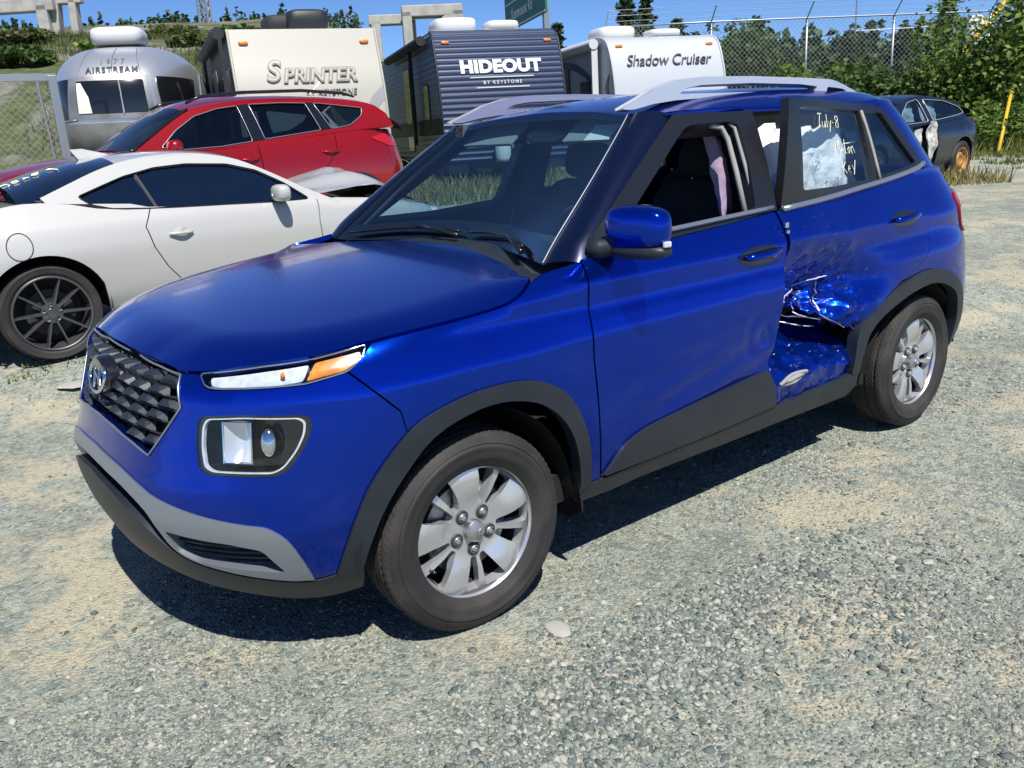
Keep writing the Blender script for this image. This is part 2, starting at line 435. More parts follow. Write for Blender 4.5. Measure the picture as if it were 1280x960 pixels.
def axis(a, b, fine, far, k):
    mid = np.arange(a, b, fine); n = np.arange(1, k+1); g = far**(n/k)
    return np.concatenate([(a - g[::-1]), mid, (b + g)])
gxs = axis(-6.0, 3.2, .055, 900, 46); gys = axis(-3.2, 3.4, .055, 900, 50)
GX, GY = np.meshgrid(gxs, gys)
wn = sst(6.5, 4.5, np.hypot(GX+1, GY*1.2)); 
GZ = terrain(GX, GY) + near_relief(GX, GY)*wn
def no_bump(x, y):   # keep the tyres standing on firm ground
    return np.minimum.reduce([np.hypot(x-a, y-b) for a in (0, -2.52) for b in (.78, -.78)])
GZ = GZ - near_relief(GX, GY)*wn*sst(.35, .12, no_bump(GX, GY))
nr, nc = GX.shape
idx = np.arange(nr*nc).reshape(nr, nc)
Fq = np.stack([idx[:-1, :-1], idx[:-1, 1:], idx[1:, 1:], idx[1:, :-1]], -1).reshape(-1, 4)
def fast_mesh(name, V, F, m, parent=None, smooth=False):
    me = bpy.data.meshes.new(name); V = np.asarray(V, np.float32); F = np.asarray(F, np.int32); k = F.shape[1]
    me.vertices.add(len(V)); me.vertices.foreach_set('co', V.ravel()); me.loops.add(F.size); me.loops.foreach_set('vertex_index', F.ravel())
    me.polygons.add(len(F)); me.polygons.foreach_set('loop_start', np.arange(0, F.size, k, dtype=np.int32)); me.polygons.foreach_set('loop_total', np.full(len(F), k, np.int32))
    me.update(calc_edges=True); me.validate()
    if smooth: me.polygons.foreach_set('use_smooth', np.ones(len(F), bool))
    return link(name, me, m, parent)
ground = fast_mesh('gravel_ground', np.stack([GX, GY, GZ], -1).reshape(-1, 3), Fq, 'gravel', smooth=True); tag(ground, kind='structure')

# ---- loose stones lying on the yard
def stone_cloud(name, pos, size, m, seed):
    """Many small angular stones in one mesh; pos (n,3), size (n,)."""
    r = np.random.default_rng(seed); n = len(pos)
    base = np.array([(1, 0, 0), (-1, 0, 0), (0, 1, 0), (0, -1, 0), (0, 0, 1), (.62, .62, .45), (-.62, .62, .45), (-.62, -.62, .45), (.62, -.62, .45)], float)
    T = np.array([(4, 5, 6), (4, 6, 7), (4, 7, 8), (4, 8, 5), (0, 2, 5), (2, 6, 5), (2, 1, 6), (1, 7, 6), (1, 3, 7), (3, 8, 7), (3, 0, 8), (0, 5, 8)])
    V = base[None] * (1 + .65*(r.random((n, 9, 1))-.5)) * np.stack([r.uniform(.7, 1.25, n), r.uniform(.55, 1.0, n), r.uniform(.35, .8, n)], -1)[:, None, :]
    a = r.uniform(0, 6.28, n); c, s = np.cos(a)[:, None], np.sin(a)[:, None]
    x = V[..., 0]*c - V[..., 1]*s; y = V[..., 0]*s + V[..., 1]*c; tl = r.normal(0, .25, (n, 1)); z = V[..., 2] + x*tl
    V = np.stack([x, y, z], -1)*size[:, None, None] + pos[:, None, :]
    F = (T[None] + (np.arange(n)*9)[:, None, None]).reshape(-1, 3)
    return fast_mesh(name, V.reshape(-1, 3), F, m)
def stone_mat(name, a, c, d):
    m = bpy.data.materials.new(name); m.use_nodes = True; MAT[name] = m; nt = m.node_tree; b = nt.nodes['Principled BSDF']; b.inputs['Roughness'].default_value = .85
    g = nt.nodes.new('ShaderNodeNewGeometry'); r = nt.nodes.new('ShaderNodeValToRGB'); r.color_ramp.elements[0].color = (*a, 1); r.color_ramp.elements[1].color = (*d, 1); e = r.color_ramp.elements.new(.68); e.color = (*c, 1)
    n = nt.nodes.new('ShaderNodeTexNoise'); n.inputs['Scale'].default_value = 120; mx = nt.nodes.new('ShaderNodeMix'); mx.data_type = 'RGBA'; mx.blend_type = 'MULTIPLY'; mx.inputs[0].default_value = .5
    nt.links.new(g.outputs['Random Per Island'], r.inputs[0]); nt.links.new(r.outputs[0], mx.inputs[6]); nt.links.new(n.outputs[0], mx.inputs[7]); nt.links.new(mx.outputs[2], b.inputs['Base Color'])
stone_mat('stone_mix', (.085, .115, .11), (.29, .325, .29), (.55, .52, .43))
stone_mat('stone_dark', (.05, .05, .055), (.10, .085, .085), (.16, .15, .15))
stone_mat('stone_pale', (.36, .355, .33), (.42, .41, .38), (.48, .46, .43))
def in_view(x, y, z=0, m=.06):
    v = np.stack([x, y, z+0*x], -1) - np.array(cam_ob.matrix_world.translation); Rm = np.array(cam_ob.matrix_world.to_3x3()); q = v @ Rm
    d = -q[:, 2]; u = q[:, 0]/d*1081/1280; w = q[:, 1]/d*1081/1280
    return (d > .3) & (np.abs(u) < .5+m) & (np.abs(w) < .375+m)
def stones(n, x0, x1, y0, y1, smin, smax, seed, dens=None, pw=2.5):
    r = np.random.default_rng(seed); x = r.uniform(x0, x1, n); y = r.uniform(y0, y1, n); k = in_view(x, y)
    if dens is not None: k &= r.random(n) < dens(x, y)
    x, y = x[k], y[k]; sz = smin + (smax-smin)*r.random(len(x))**pw
    z = terrain(x, y) + near_relief(x, y)*sst(6.5, 4.5, np.hypot(x+1, y*1.2)); z -= near_relief(x, y)*sst(6.5, 4.5, np.hypot(x+1, y*1.2))*sst(.35, .12, no_bump(x, y))
    kk = no_bump(x, y) > .20
    return np.stack([x, y, z - .15*sz], -1)[kk], sz[kk]
patchy = lambda x, y: np.clip(.16 + 4.2*(fbm(x*1.5, y*1.5, 40, 5)-.45), .10, 1)
P1, S1 = stones(240000, -3.2, 1.7, .2, 2.6, .0025, .0085, 1, patchy)
P2, S2 = stones(60000, -7, 2.5, -4, 3, .004, .013, 2, patchy)
P3, S3 = stones(7000, -4.5, 1.7, -.3, 2.6, .008, .021, 3, lambda x, y: patchy(x, y)**1.6, 3.0)
hp = np.concatenate([np.stack([np.random.default_rng(8+k).normal(cx, sx, n), np.random.default_rng(29+k).normal(cy, sy, n)], -1) for k, (cx, cy, sx, sy, n) in enumerate([(-.20, 1.36, .16, .10, 2600), (.12, 1.36, .14, .09, 1500), (-.50, 1.33, .14, .09, 1300), (-1.0, 1.55, .25, .16, 1500), (-.9, 1.25, .22, .05, 700)])])
kx = in_view(hp[:, 0], hp[:, 1]); hp = hp[kx]; P4 = np.stack([hp[:, 0], hp[:, 1], terrain(hp[:, 0], hp[:, 1]) + near_relief(hp[:, 0], hp[:, 1])], -1); S4 = .004 + .011*np.random.default_rng(10).random(len(hp))**1.8
gs = stone_cloud('loose_gravel', np.concatenate([P1, P2, P3, P4]), np.concatenate([S1, S2, S3, S4]), 'stone_mix', 5); tag(gs, 'loose grey and beige gravel strewn over the yard', 'gravel', kind='stuff')
def rock(x, y, s, m, label, seed, flat=.5):
    bm = bmesh.new(); bmesh.ops.create_icosphere(bm, subdivisions=2, radius=1); r = random.Random(seed)
    for v in bm.verts:
        k = 1 + .35*(vnoise(v.co.x*1.7+seed, v.co.y*1.7+v.co.z*2, seed)-.5); v.co = Vector((v.co.x*k*1.25, v.co.y*k*.9, max(-.2, v.co.z)*k*flat))*s
    o = from_bm('rock', bm, m); o.location = (x, y, gz(x, y)+.1*s); o.rotation_euler = (0, 0, r.uniform(0, 6)); tag(o, label, 'rock', 'single rocks on the gravel')
rock(-.141, 1.023, .040, 'stone_pale', 'pale flat rock beside the front tyre', 3, .22)
rock(-.964, 1.371, .020, 'stone_dark', 'dark rock out on the gravel right of the front wheel', 5)
rock(-.635, 1.39, .015, 'stone_dark', 'reddish dark rock among the gravel below the door', 6)
rock(-.23, 1.211, .014, 'stone_dark', 'small dark rock at the edge of the loose gravel heap', 8)
rock(-1.232, 1.498, .016, 'stone_dark', 'brown rock farther right on the gravel', 9)
rock(-1.288, 1.561, .017, 'stone_pale', 'white rock at the far right of the gravel', 12, .4)
rock(.30, -2.95, .09, 'stone_pale', 'flat pale slab of rock near the coupe rear wheel', 15, .15)
# ---------------------------------------------------------------- shared materials for vehicles
mat('paint_blue', (.0001, .034, .43), .15, metal=.88, spec=.12, coat=.45, coat_rough=.02, bump=(900, .04, .001, 2))
mat('paint_pillar_shaded', (.002, .007, .035), .28, metal=.5, coat=1.0, coat_rough=.04)  # body blue darkened: the pillar's shading is put into its colour
def _dust(m):        # thin road film low on the body, with fine flecks
    nt = m.node_tree; N = nt.nodes; L = nt.links; b = N['Principled BSDF']; tc = N.new('ShaderNodeTexCoord'); sp = N.new('ShaderNodeSeparateXYZ'); L.new(tc.outputs['Object'], sp.inputs[0])
    z = N.new('ShaderNodeMapRange'); z.inputs[1].default_value = .80; z.inputs[2].default_value = .30; L.new(sp.outputs[2], z.inputs[0])
    n = N.new('ShaderNodeTexNoise'); n.inputs['Scale'].default_value = 5; n.inputs['Detail'].default_value = 9; n.inputs['Roughness'].default_value = .7; L.new(tc.outputs['Object'], n.inputs['Vector'])
    r = N.new('ShaderNodeMapRange'); r.inputs[1].default_value = .40; r.inputs[2].default_value = .75; r.inputs[4].default_value = .14; L.new(n.outputs[0], r.inputs[0])
    mu = N.new('ShaderNodeMath'); mu.operation = 'MULTIPLY'; L.new(z.outputs[0], mu.inputs[0]); L.new(r.outputs[0], mu.inputs[1])
    x = N.new('ShaderNodeMix'); x.data_type = 'RGBA'; x.inputs[6].default_value = b.inputs['Base Color'].default_value; x.inputs[7].default_value = (.20, .16, .13, 1); L.new(mu.outputs[0], x.inputs[0]); L.new(x.outputs[2], b.inputs['Base Color'])
    c = N.new('ShaderNodeMapRange'); c.inputs[1].default_value = .3; c.inputs[2].default_value = .8; c.inputs[3].default_value = .015; c.inputs[4].default_value = .09; L.new(n.outputs[0], c.inputs[0]); L.new(c.outputs[0], b.inputs['Coat Roughness'])
_dust(MAT['paint_blue'])
mat('paint_blue_scraped', (.0001, .030, .36), .26, metal=.82, spec=.15, coat=.45, coat_rough=.10, bump=(38, .22, .006, 6))
def _scrapes(m):     # bare streaks where the skin was torn, fading out around the impact
    nt = m.node_tree; N = nt.nodes; L = nt.links; b = N['Principled BSDF']; tc = N.new('ShaderNodeTexCoord'); mp = N.new('ShaderNodeMapping'); mp.inputs['Scale'].default_value = (9, 30, 26); mp.inputs['Rotation'].default_value = (0, .6, 0)
    n = N.new('ShaderNodeTexNoise'); n.inputs['Scale'].default_value = 2.2; n.inputs['Detail'].default_value = 9; n.inputs['Roughness'].default_value = .72
    r = N.new('ShaderNodeMapRange'); r.inputs[1].default_value = .60; r.inputs[2].default_value = .66
    d = N.new('ShaderNodeVectorMath'); d.operation = 'DISTANCE'; d.inputs[1].default_value = (-1.68, .80, .62); k = N.new('ShaderNodeMapRange'); k.inputs[1].default_value = .48; k.inputs[2].default_value = .12
    mu = N.new('ShaderNodeMath'); mu.operation = 'MULTIPLY'; x = N.new('ShaderNodeMix'); x.data_type = 'RGBA'; x.inputs[6].default_value = b.inputs['Base Color'].default_value; x.inputs[7].default_value = (.34, .37, .46, 1)
    L.new(tc.outputs['Object'], mp.inputs[0]); L.new(mp.outputs[0], n.inputs['Vector']); L.new(n.outputs[0], r.inputs[0]); L.new(tc.outputs['Object'], d.inputs[0]); L.new(d.outputs['Value'], k.inputs[0])
    L.new(r.outputs[0], mu.inputs[0]); L.new(k.outputs[0], mu.inputs[1]); L.new(mu.outputs[0], x.inputs[0]); L.new(x.outputs[2], b.inputs['Base Color'])
_scrapes(MAT['paint_blue_scraped'])
for k in ('paint_blue', 'paint_pillar_shaded', 'paint_blue_scraped'): MAT[k].node_tree.nodes['Principled BSDF'].inputs['Coat IOR'].default_value = 1.40
mat('plastic_dark', (.012, .017, .026), .48, bump=(700, .15, .001, 2), vary=((.018, .023, .032), 9, .4, .7))
mat('plastic_grey', (.33, .365, .43), .33, metal=.75, bump=(900, .08, .001, 2))
mat('plastic_gloss', (.008, .009, .011), .18, coat=.5)
mat('plastic_satin', (.009, .010, .013), .38, coat=.2)
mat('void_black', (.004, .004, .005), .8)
mat('liner_black', (.008, .008, .009), .9, bump=(60, .3, .01))
mat('rubber', (.019, .018, .018), .70, vary=((.048, .041, .036), 7, .45, .78, 6), bump=(300, .2, .002))
mat('tread', (.022, .020, .019), .85, vary=((.055, .047, .040), 9, .42, .7, 6))
def _tread(m):       # lateral sipes around the axle, as relief
    nt = m.node_tree; N = nt.nodes; L = nt.links; tc = N.new('ShaderNodeTexCoord'); sp = N.new('ShaderNodeSeparateXYZ'); L.new(tc.outputs['Object'], sp.inputs[0])
    a = N.new('ShaderNodeMath'); a.operation = 'ARCTAN2'; L.new(sp.outputs[2], a.inputs[0]); L.new(sp.outputs[0], a.inputs[1])
    y = N.new('ShaderNodeMath'); y.operation = 'MULTIPLY_ADD'; L.new(sp.outputs[1], y.inputs[0]); y.inputs[1].default_value = 3.5; L.new(a.outputs[0], y.inputs[2])
    s = N.new('ShaderNodeMath'); s.operation = 'MULTIPLY'; L.new(y.outputs[0], s.inputs[0]); s.inputs[1].default_value = 84
    w = N.new('ShaderNodeMath'); w.operation = 'SINE'; L.new(s.outputs[0], w.inputs[0]); g = N.new('ShaderNodeMapRange'); g.inputs[1].default_value = -.75; g.inputs[2].default_value = -.45; L.new(w.outputs[0], g.inputs[0])
    bp = N.new('ShaderNodeBump'); bp.inputs['Strength'].default_value = 1; bp.inputs['Distance'].default_value = .008; L.new(g.outputs[0], bp.inputs['Height']); L.new(bp.outputs[0], N['Principled BSDF'].inputs['Normal'])
_tread(MAT['tread'])
mat('alloy', (.62, .63, .65), .30, metal=.7, coat=.35, coat_rough=.15)
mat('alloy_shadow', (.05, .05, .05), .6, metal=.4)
mat('chrome', (.75, .76, .78), .08, metal=1)
mat('silver_rail', (.74, .75, .77), .30, metal=.6, coat=.3)
mat('lamp_white', (.62, .66, .72), .30, coat=.8, vary=((.50, .54, .60), 40, .40, .62, 2))
mat('lamp_block', (.80, .82, .86), .28, metal=.55, coat=.5)
mat('lamp_amber', (.62, .17, .004), .25, coat=1.0, vary=((.75, .28, .015), 30, .4, .6))
mat('lamp_red', (.45, .006, .012), .16, coat=1.0)
mat('trim_cloth', (.030, .031, .034), .9, bump=(200, .3, .002))
mat('trim_light', (.27, .27, .265), .85)
mat('dash_black', (.035, .037, .040), .7, bump=(260, .2, .002))
mat('bag_white', (.80, .75, .77), .85, bump=(14, .6, .03, 5))
mat('bag_lilac', (.50, .46, .60), .85, bump=(14, .6, .03, 5))
mat('bag_pink', (.40, .25, .36), .8, vary=((.30, .26, .40), 6, .4, .6), bump=(9, .5, .03, 3))
mat('paper', (.80, .80, .74), .7)
mat('chalk', (.82, .80, .60), .8)
mat('bare_metal', (.45, .46, .48), .4, metal=.8, vary=((.2, .17, .14), 30, .45, .7))
mat('rust', (.30, .13, .05), .85, metal=.2, vary=((.12, .06, .03), 14, .4, .65))
glass('glass_clear', (.66, .85, .92), 4.0)
glass('glass_rear', (.74, .84, .88), .6)
glass('glass_tint', (.42, .56, .62), 1.2)
glass('glass_dark', (.05, .06, .07), .9)
glass('lens_clear', (.93, .95, .97), .1)

def logo_oval(parent, c, ax, az, rx, rz, t, m='chrome'):
    """Oval ring with a slanted letter inside, in the plane of the unit vectors ax and az."""
    c = Vector(c); ax = Vector(ax); az = Vector(az); b = MB()
    P = lambda a, d: c + ax*a*rx + az*d*rz
    b.tube([P(math.cos(k*math.pi/18), math.sin(k*math.pi/18)) for k in range(37)], t, 8, False)
    for s in (-1, 1):
        b.tube([P(s*.42 + .22*v - s*.10*(1-v*v), v*.78) for v in (-1, -.6, -.2, .2, .6, 1)], t*.85, 6)
    b.tube([P(-.36 + .72*k/6, -.20 + .40*k/6) for k in range(7)], t*.9, 6)
    return b.build('emblem', m, parent, smooth=True)

# ---------------------------------------------------------------- wheels
def tyre_mesh(name, parent, r=.31, w=.185, rim=.205, grooves=True, mt='rubber', n=160):
    """Tyre of revolution about y with shoulder blocks cut into the tread edge."""
    h = w/2
    prof = [(rim-.012, -h*.80), (rim+.006, -h*.92), (rim+.03, -h*1.0), (rim+.055, -h*1.02), (r-.028, -h*.95), (r-.010, -h*.84)]
    if grooves:
        for g in (-.50, 0, .50):
            prof += [(r - abs(g)*.004, g*h - h*.24), (r - .001, g*h - .006), (r-.008, g*h - .004), (r-.008, g*h + .004), (r-.001, g*h + .006)]
        prof += [(r-.002, h*.74)]
    else:
        prof += [(r, -h*.5), (r, h*.5)]
    prof += [(r-.010, h*.84), (r-.028, h*.95), (r-.034, h*.985), (r-.037, h*.965), (rim+.055, h*1.02), (rim+.048, h*1.035), (rim+.044, h*1.015), (rim+.03, h*1.0), (rim+.018, h*1.0), (rim+.014, h*.97), (rim+.006, h*.92), (rim-.012, h*.80)]
    b = MB().lathe(prof, n)
    if grooves:    # transverse sipes: push alternate shoulder verts in
        k = len(prof); V = b.V
        for i in range(n):
            if i % 2:
                for j in list(range(4, 8)) + list(range(k-14, k-10)):
                    x, y, z = V[i*k+j]; q = math.hypot(x, z); f = (q-.0025)/q; V[i*k+j] = (x*f, y, z*f)
    o = b.build(name, mt, parent, auto=.9)
    if grooves:
        o.data.materials.append(MAT['tread'])
        for pl in o.data.polygons:
            c = pl.center
            if math.hypot(c.x, c.z) > r-.016: pl.material_index = 1
    return o

def rim_alloy(parent, out=1):
    """Five broad petal spokes with a slim swept blade between each pair."""
    def fn(a, b):   # disc plane (x, z) -> surface; dish towards the hub
        r = np.hypot(a, b); y = .070 - .018*sst(.20, .06, r) - .010*sst(.16, .2, r) + .009*np.cos(5*(np.arctan2(b, a) - .32))*sst(.07, .15, r) - .004 + .006*np.exp(-((r-.12)/.03)**2)
        return np.stack([a, y, b], -1)
    rr = lambda r, t: (r*math.cos(t), r*math.sin(t))
    outer = [rr(.197, 2*math.pi*k/90) for k in range(90)]
    holes = []
    for k in range(5):
        t0 = 2*math.pi*k/5 + .20
        sw = lambda r: .9*(r-.08)
        # wide opening
        holes.append(fillet([rr(.078, t0+.36), rr(.135, t0+.27), rr(.187, t0+.22), rr(.188, t0+.58), rr(.135, t0+.585), rr(.082, t0+.575)], .010, 3))
        # slim slit
        holes.append(fillet([rr(.083, t0+.69), rr(.135, t0+.705), rr(.185, t0+.705), rr(.185, t0+.96), rr(.135, t0+.97), rr(.080, t0+.90)], .009, 3))
    rim = patch('rim', fn, [outer] + holes, 'alloy', parent, d=.012, sc=(1, 1), thick=.030, nsign=-1)
    if normals(fn, np.array([.15]), np.array([0.]))[0, 1]*-1 < 0:
        pass
    lip = MB().lathe([(.190, .060), (.197, .074), (.2045, .080), (.2075, .076), (.2055, .062), (.198, .030), (.190, -.05), (.185, -.06)], 80).build('lip', 'alloy', rim, auto=.8)
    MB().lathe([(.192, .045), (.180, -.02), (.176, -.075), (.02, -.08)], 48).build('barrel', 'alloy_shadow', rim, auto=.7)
    MB().lathe([(.02, .010), (.135, .012), (.137, -.004), (.02, -.006)], 48).build('brake_disc', 'bare_metal', rim, auto=.7)
    b = MB().lathe([(.001, .071), (.026, .070), (.031, .066), (.032, .050)], 32)
    cap = b.build('centre_cap', 'bare_metal', rim, auto=.7)
    MB().tube([(-.012 + .008*math.sin(k*.9), .0725, -.014 + .028*k/6) for k in range(7)], .0018, 5).build('emblem', 'chrome', cap, smooth=True)
    for k in range(5):
        t = 2*math.pi*k/5 + .35 + .62; x, z = rr(.0575, t)
        b = MB().lathe([(.0140, .047), (.0130, .059), (.0115, .0605), (.010, .052)], 20, c=(x, 0, z)).lathe([(.0085, .050), (.0085, .060), (.006, .063), (.001, .0635)], 6, c=(x, 0, z))
        b.build('wheel_nut', 'bare_metal', rim, auto=.5)
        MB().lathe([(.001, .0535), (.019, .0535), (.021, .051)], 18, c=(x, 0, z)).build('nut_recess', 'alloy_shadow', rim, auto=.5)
    t = .35 + 4*2*math.pi/5; x, z = rr(.168, -.45)
    MB().tube([(x, .045, z), (x*.97, .078, z*.97)], .0045, 8).build('valve', 'plastic_gloss', rim, smooth=True)
    return rim

def venue_wheel(suv, x, side, steer=0):
    w = bpy.data.objects.new('wheel', None); COL.objects.link(w); w.parent = suv
    w.location = (x, side*.775, .308); w.rotation_euler = (0, 0, steer + (0 if side > 0 else math.pi))
    tyre_mesh('tyre', w, .309, .186, .213); rim_ = rim_alloy(w); rim_.scale = (1.05, 1.0, 1.05)
    return w

# ---------------------------------------------------------------- the damaged blue SUV
suv = empty('damaged_suv', label='blue compact SUV with crushed rear door, filling the foreground', cat='car')
mirrored = lambda half: half + [(-a, b) for a, b in reversed(half) if abs(a) > 1e-9]
PB = 'paint_blue'

# hood edge curve on the shell
hood_z = curve([(0, .876), (.131, .872), (.255, .868), (.335, .864), (.387, .868), (.54, .893), (.64, .906), (.756, .928), (.871, .942), (1.022, .956), (1.06, .966), (1.082, .983), (1.098, 1.003), (1.11, 1.018)])
HU = np.concatenate([np.linspace(0, 1.04, 40), np.linspace(1.045, 1.11, 10)])
HE = VS.P(HU, hood_z(HU))
# bonnet: gently crowned sheet whose rim rolls down to the edge curve
_hzc = np.polyfit([.70, .5, .25, 0, -.25, -.47], [.913, .940, .971, 1.001, 1.028, 1.047], 3)
_hbase = lambda a, b: np.polyval(_hzc, a) - .030*b*b
_he = np.concatenate([HE[::-1]*np.array([1, -1, 1]), HE[1:]]); _hdrop = _hbase(_he[:, 0], _he[:, 1]) - _he[:, 2]
_hA, _hB = _he[:-1, :2], _he[1:, :2]
def hood_fn(a, b):
    a = np.asarray(a, float); b = np.asarray(b, float); q = np.stack([a.ravel(), b.ravel()], 1)[:, None, :]
    d = _hB - _hA; t = np.clip(((q - _hA)*d).sum(-1) / (d*d).sum(-1), 0, 1); dist = np.linalg.norm(q - (_hA + t[..., None]*d), axis=-1)
    k = dist.argmin(1); n = np.arange(len(k)); tt = t[n, k]; dr = _hdrop[k]*(1-tt) + _hdrop[k+1]*tt
    z = _hbase(a, b) - (dr*np.maximum(0, 1 - dist[n, k]/.17)**2.2).reshape(a.shape)
    return np.stack([a, b, z], -1)
hl = [(q[0], q[1]) for q in HE]
rear = smooth_line([(-.275, .772), (-.33, .66), (-.40, .45), (-.455, .2), (-.47, 0)], 5)
half = hl[1:] + rear[1:-1]
hood_loop = [hl[0]] + half + [(-.47, 0)] + [(a, -b) for a, b in reversed(half)]
inset = [(a - .003*np.sign(a + .47)*(abs(b) < .4), b*(1 - .003)) for a, b in hood_loop]
hood = patch('hood', hood_fn, [inset], PB, suv, d=.04, sc=(1, 1), thick=.02, off=.001)
# washer nozzles and hood underside stay hidden; cowl panel below the wipers
cowl_fn = lambda a, b: np.stack([a, b, 1.012 + 0*a + .035*sst(-.45, -.62, a) - .03*(b/.75)**2], -1)
patch('cowl', cowl_fn, [[(-.24, .76), (-.42, .73), (-.60, .3), (-.64, 0), (-.60, -.3), (-.42, -.73), (-.24, -.76), (-.36, 0)]], 'plastic_dark', suv, d=.06, sc=(1, 1), thick=.01)

# front bumper fascia
g_half = [(.131, .866), (.255, .863), (.335, .857), (.357, .78), (.277, .636), (.212, .656), (.131, .674)]
st_half = [(.617, .296), (.605, .372), (.586, .44), (.554, .476), (.51, .487), (.42, .508), (.31, .537), (.26, .556), (.16, .582), (0, .592)]
left = [(.357, .78), (.338, .858), (.385, .862), (.408, .835), (.433, .831), (.617, .841), (.703, .862), (.771, .783), (.803, .744), (.817, .684), (.785, .637), (.7516, .582), (.7064, .449), (.66, .303)] + smooth_line(st_half, 4)
right = [(-a, b) for a, b in reversed(left[:-1])]
headlamp = [(.396, .74), (.405, .765), (.489, .773), (.615, .768), (.628, .756), (.627, .723), (.612, .674), (.588, .627), (.567, .611), (.431, .614), (.412, .627), (.398, .684)]
headlamp = fillet(headlamp, .02, 3)
hl_m = [(-a, b) for a, b in reversed(headlamp)]
g_bot = [(-.277, .636), (-.2, .659), (-.1, .674), (0, .680), (.1, .674), (.2, .659), (.277, .636)]
fascia = patch('front_bumper', VS.P, [left + right + g_bot, headlamp, hl_m], PB, suv, d=.03, sc=(1.2, 1), thick=.03)
tow = fillet([(.245, .535), (.30, .52), (.295, .51), (.245, .522)], .004, 2)
# bright edge round the grille and the dark panel behind it
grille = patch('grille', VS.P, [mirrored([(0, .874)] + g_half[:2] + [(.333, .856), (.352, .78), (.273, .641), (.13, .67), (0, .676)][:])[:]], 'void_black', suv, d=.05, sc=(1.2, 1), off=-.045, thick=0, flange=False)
edge = MB(); lp = mirrored([(.131, .868), (.255, .864), (.336, .857), (.355, .78), (.276, .638), (.21, .657), (.11, .674), (0.0, .679)])
edge.tube([VS.P(a, b)[0] + np.array([.002, 0, 0]) for a, b in resample(lp + [lp[0]], .04, (1.2, 1))[:-1]], .0032, 6, False)
edge.build('trim', 'plastic_grey', grille, smooth=True)
# faceted blocks of the grille, staggered rows
gl = mirrored([(.131, .868), (.255, .864), (.334, .857), (.352, .78), (.272, .642), (.21, .66), (.11, .678), (0, .684)])
for row in range(6):
    z = .847 - row*.0345
    for c in range(-6, 7):
        u = (c + (.5 if row % 2 else 0))*.0745
        if not inside(np.array([(u, z)]), [gl])[0]: continue
        w, h = .0330, .0150
        cut = [inside(np.array([(u+sx*w*.95, z+sz*h*.9)]), [gl])[0] for sx in (-1, 1) for sz in (-1, 1)]
        if sum(cut) < 3: continue
        O = lambda du, dz, o: VS.P(u+du, z+dz)[0] + normals(VS.P, np.array([u]), np.array([z]))[0]*o
        front = [O(-w*.62, -h*.2, -.004), O(w*.62, -h*.2, -.004), O(w*.30, h*.75, -.010), O(-w*.30, h*.75, -.010)]
        back = [O(-w*1.02, -h*.95, -.026), O(w*1.02, -h*.95, -.026), O(w*.80, h*1.1, -.030), O(-w*.80, h*1.1, -.030)]
        b = MB().add(front + back, [(0, 1, 2, 3), (0, 4, 5, 1), (1, 5, 6, 2), (2, 6, 7, 3), (3, 7, 4, 0)])
        b.build('grille_block', 'plastic_dark', grille)
bars = MB()
for row in range(7):
    z = .8645 - row*.0345
    us = [u for u in np.linspace(-.36, .36, 60) if inside(np.array([(u, z)]), [gl])[0]]
    if len(us) > 3: bars.tube([VS.P(u, z)[0] + np.array([-.020, 0, 0]) for u in us], .0035, 4)
bars.build('grille_bars', 'plastic_dark', grille)
q = VS.P(.0, .797)[0]; nq = normals(VS.P, np.array([0.]), np.array([.797]))[0]
zz = Vector((nq[0]*-nq[2], 0, nq[0]*nq[0])).normalized()
em = MB().lathe([(.001, .010), (.9, .008), (1.0, 0), (1.02, -.03)], 40, 'x')
em.V = [(q[0]+.002+v[0], v[1]*.090, q[2]+v[2]*.056) for v in em.V]
emb = em.build('emblem_plate', 'plastic_gloss', grille, auto=.7)
logo_oval(emb, (q[0]+.014, 0, q[2]), (0, -1, 0), zz, .080, .050, .0062)

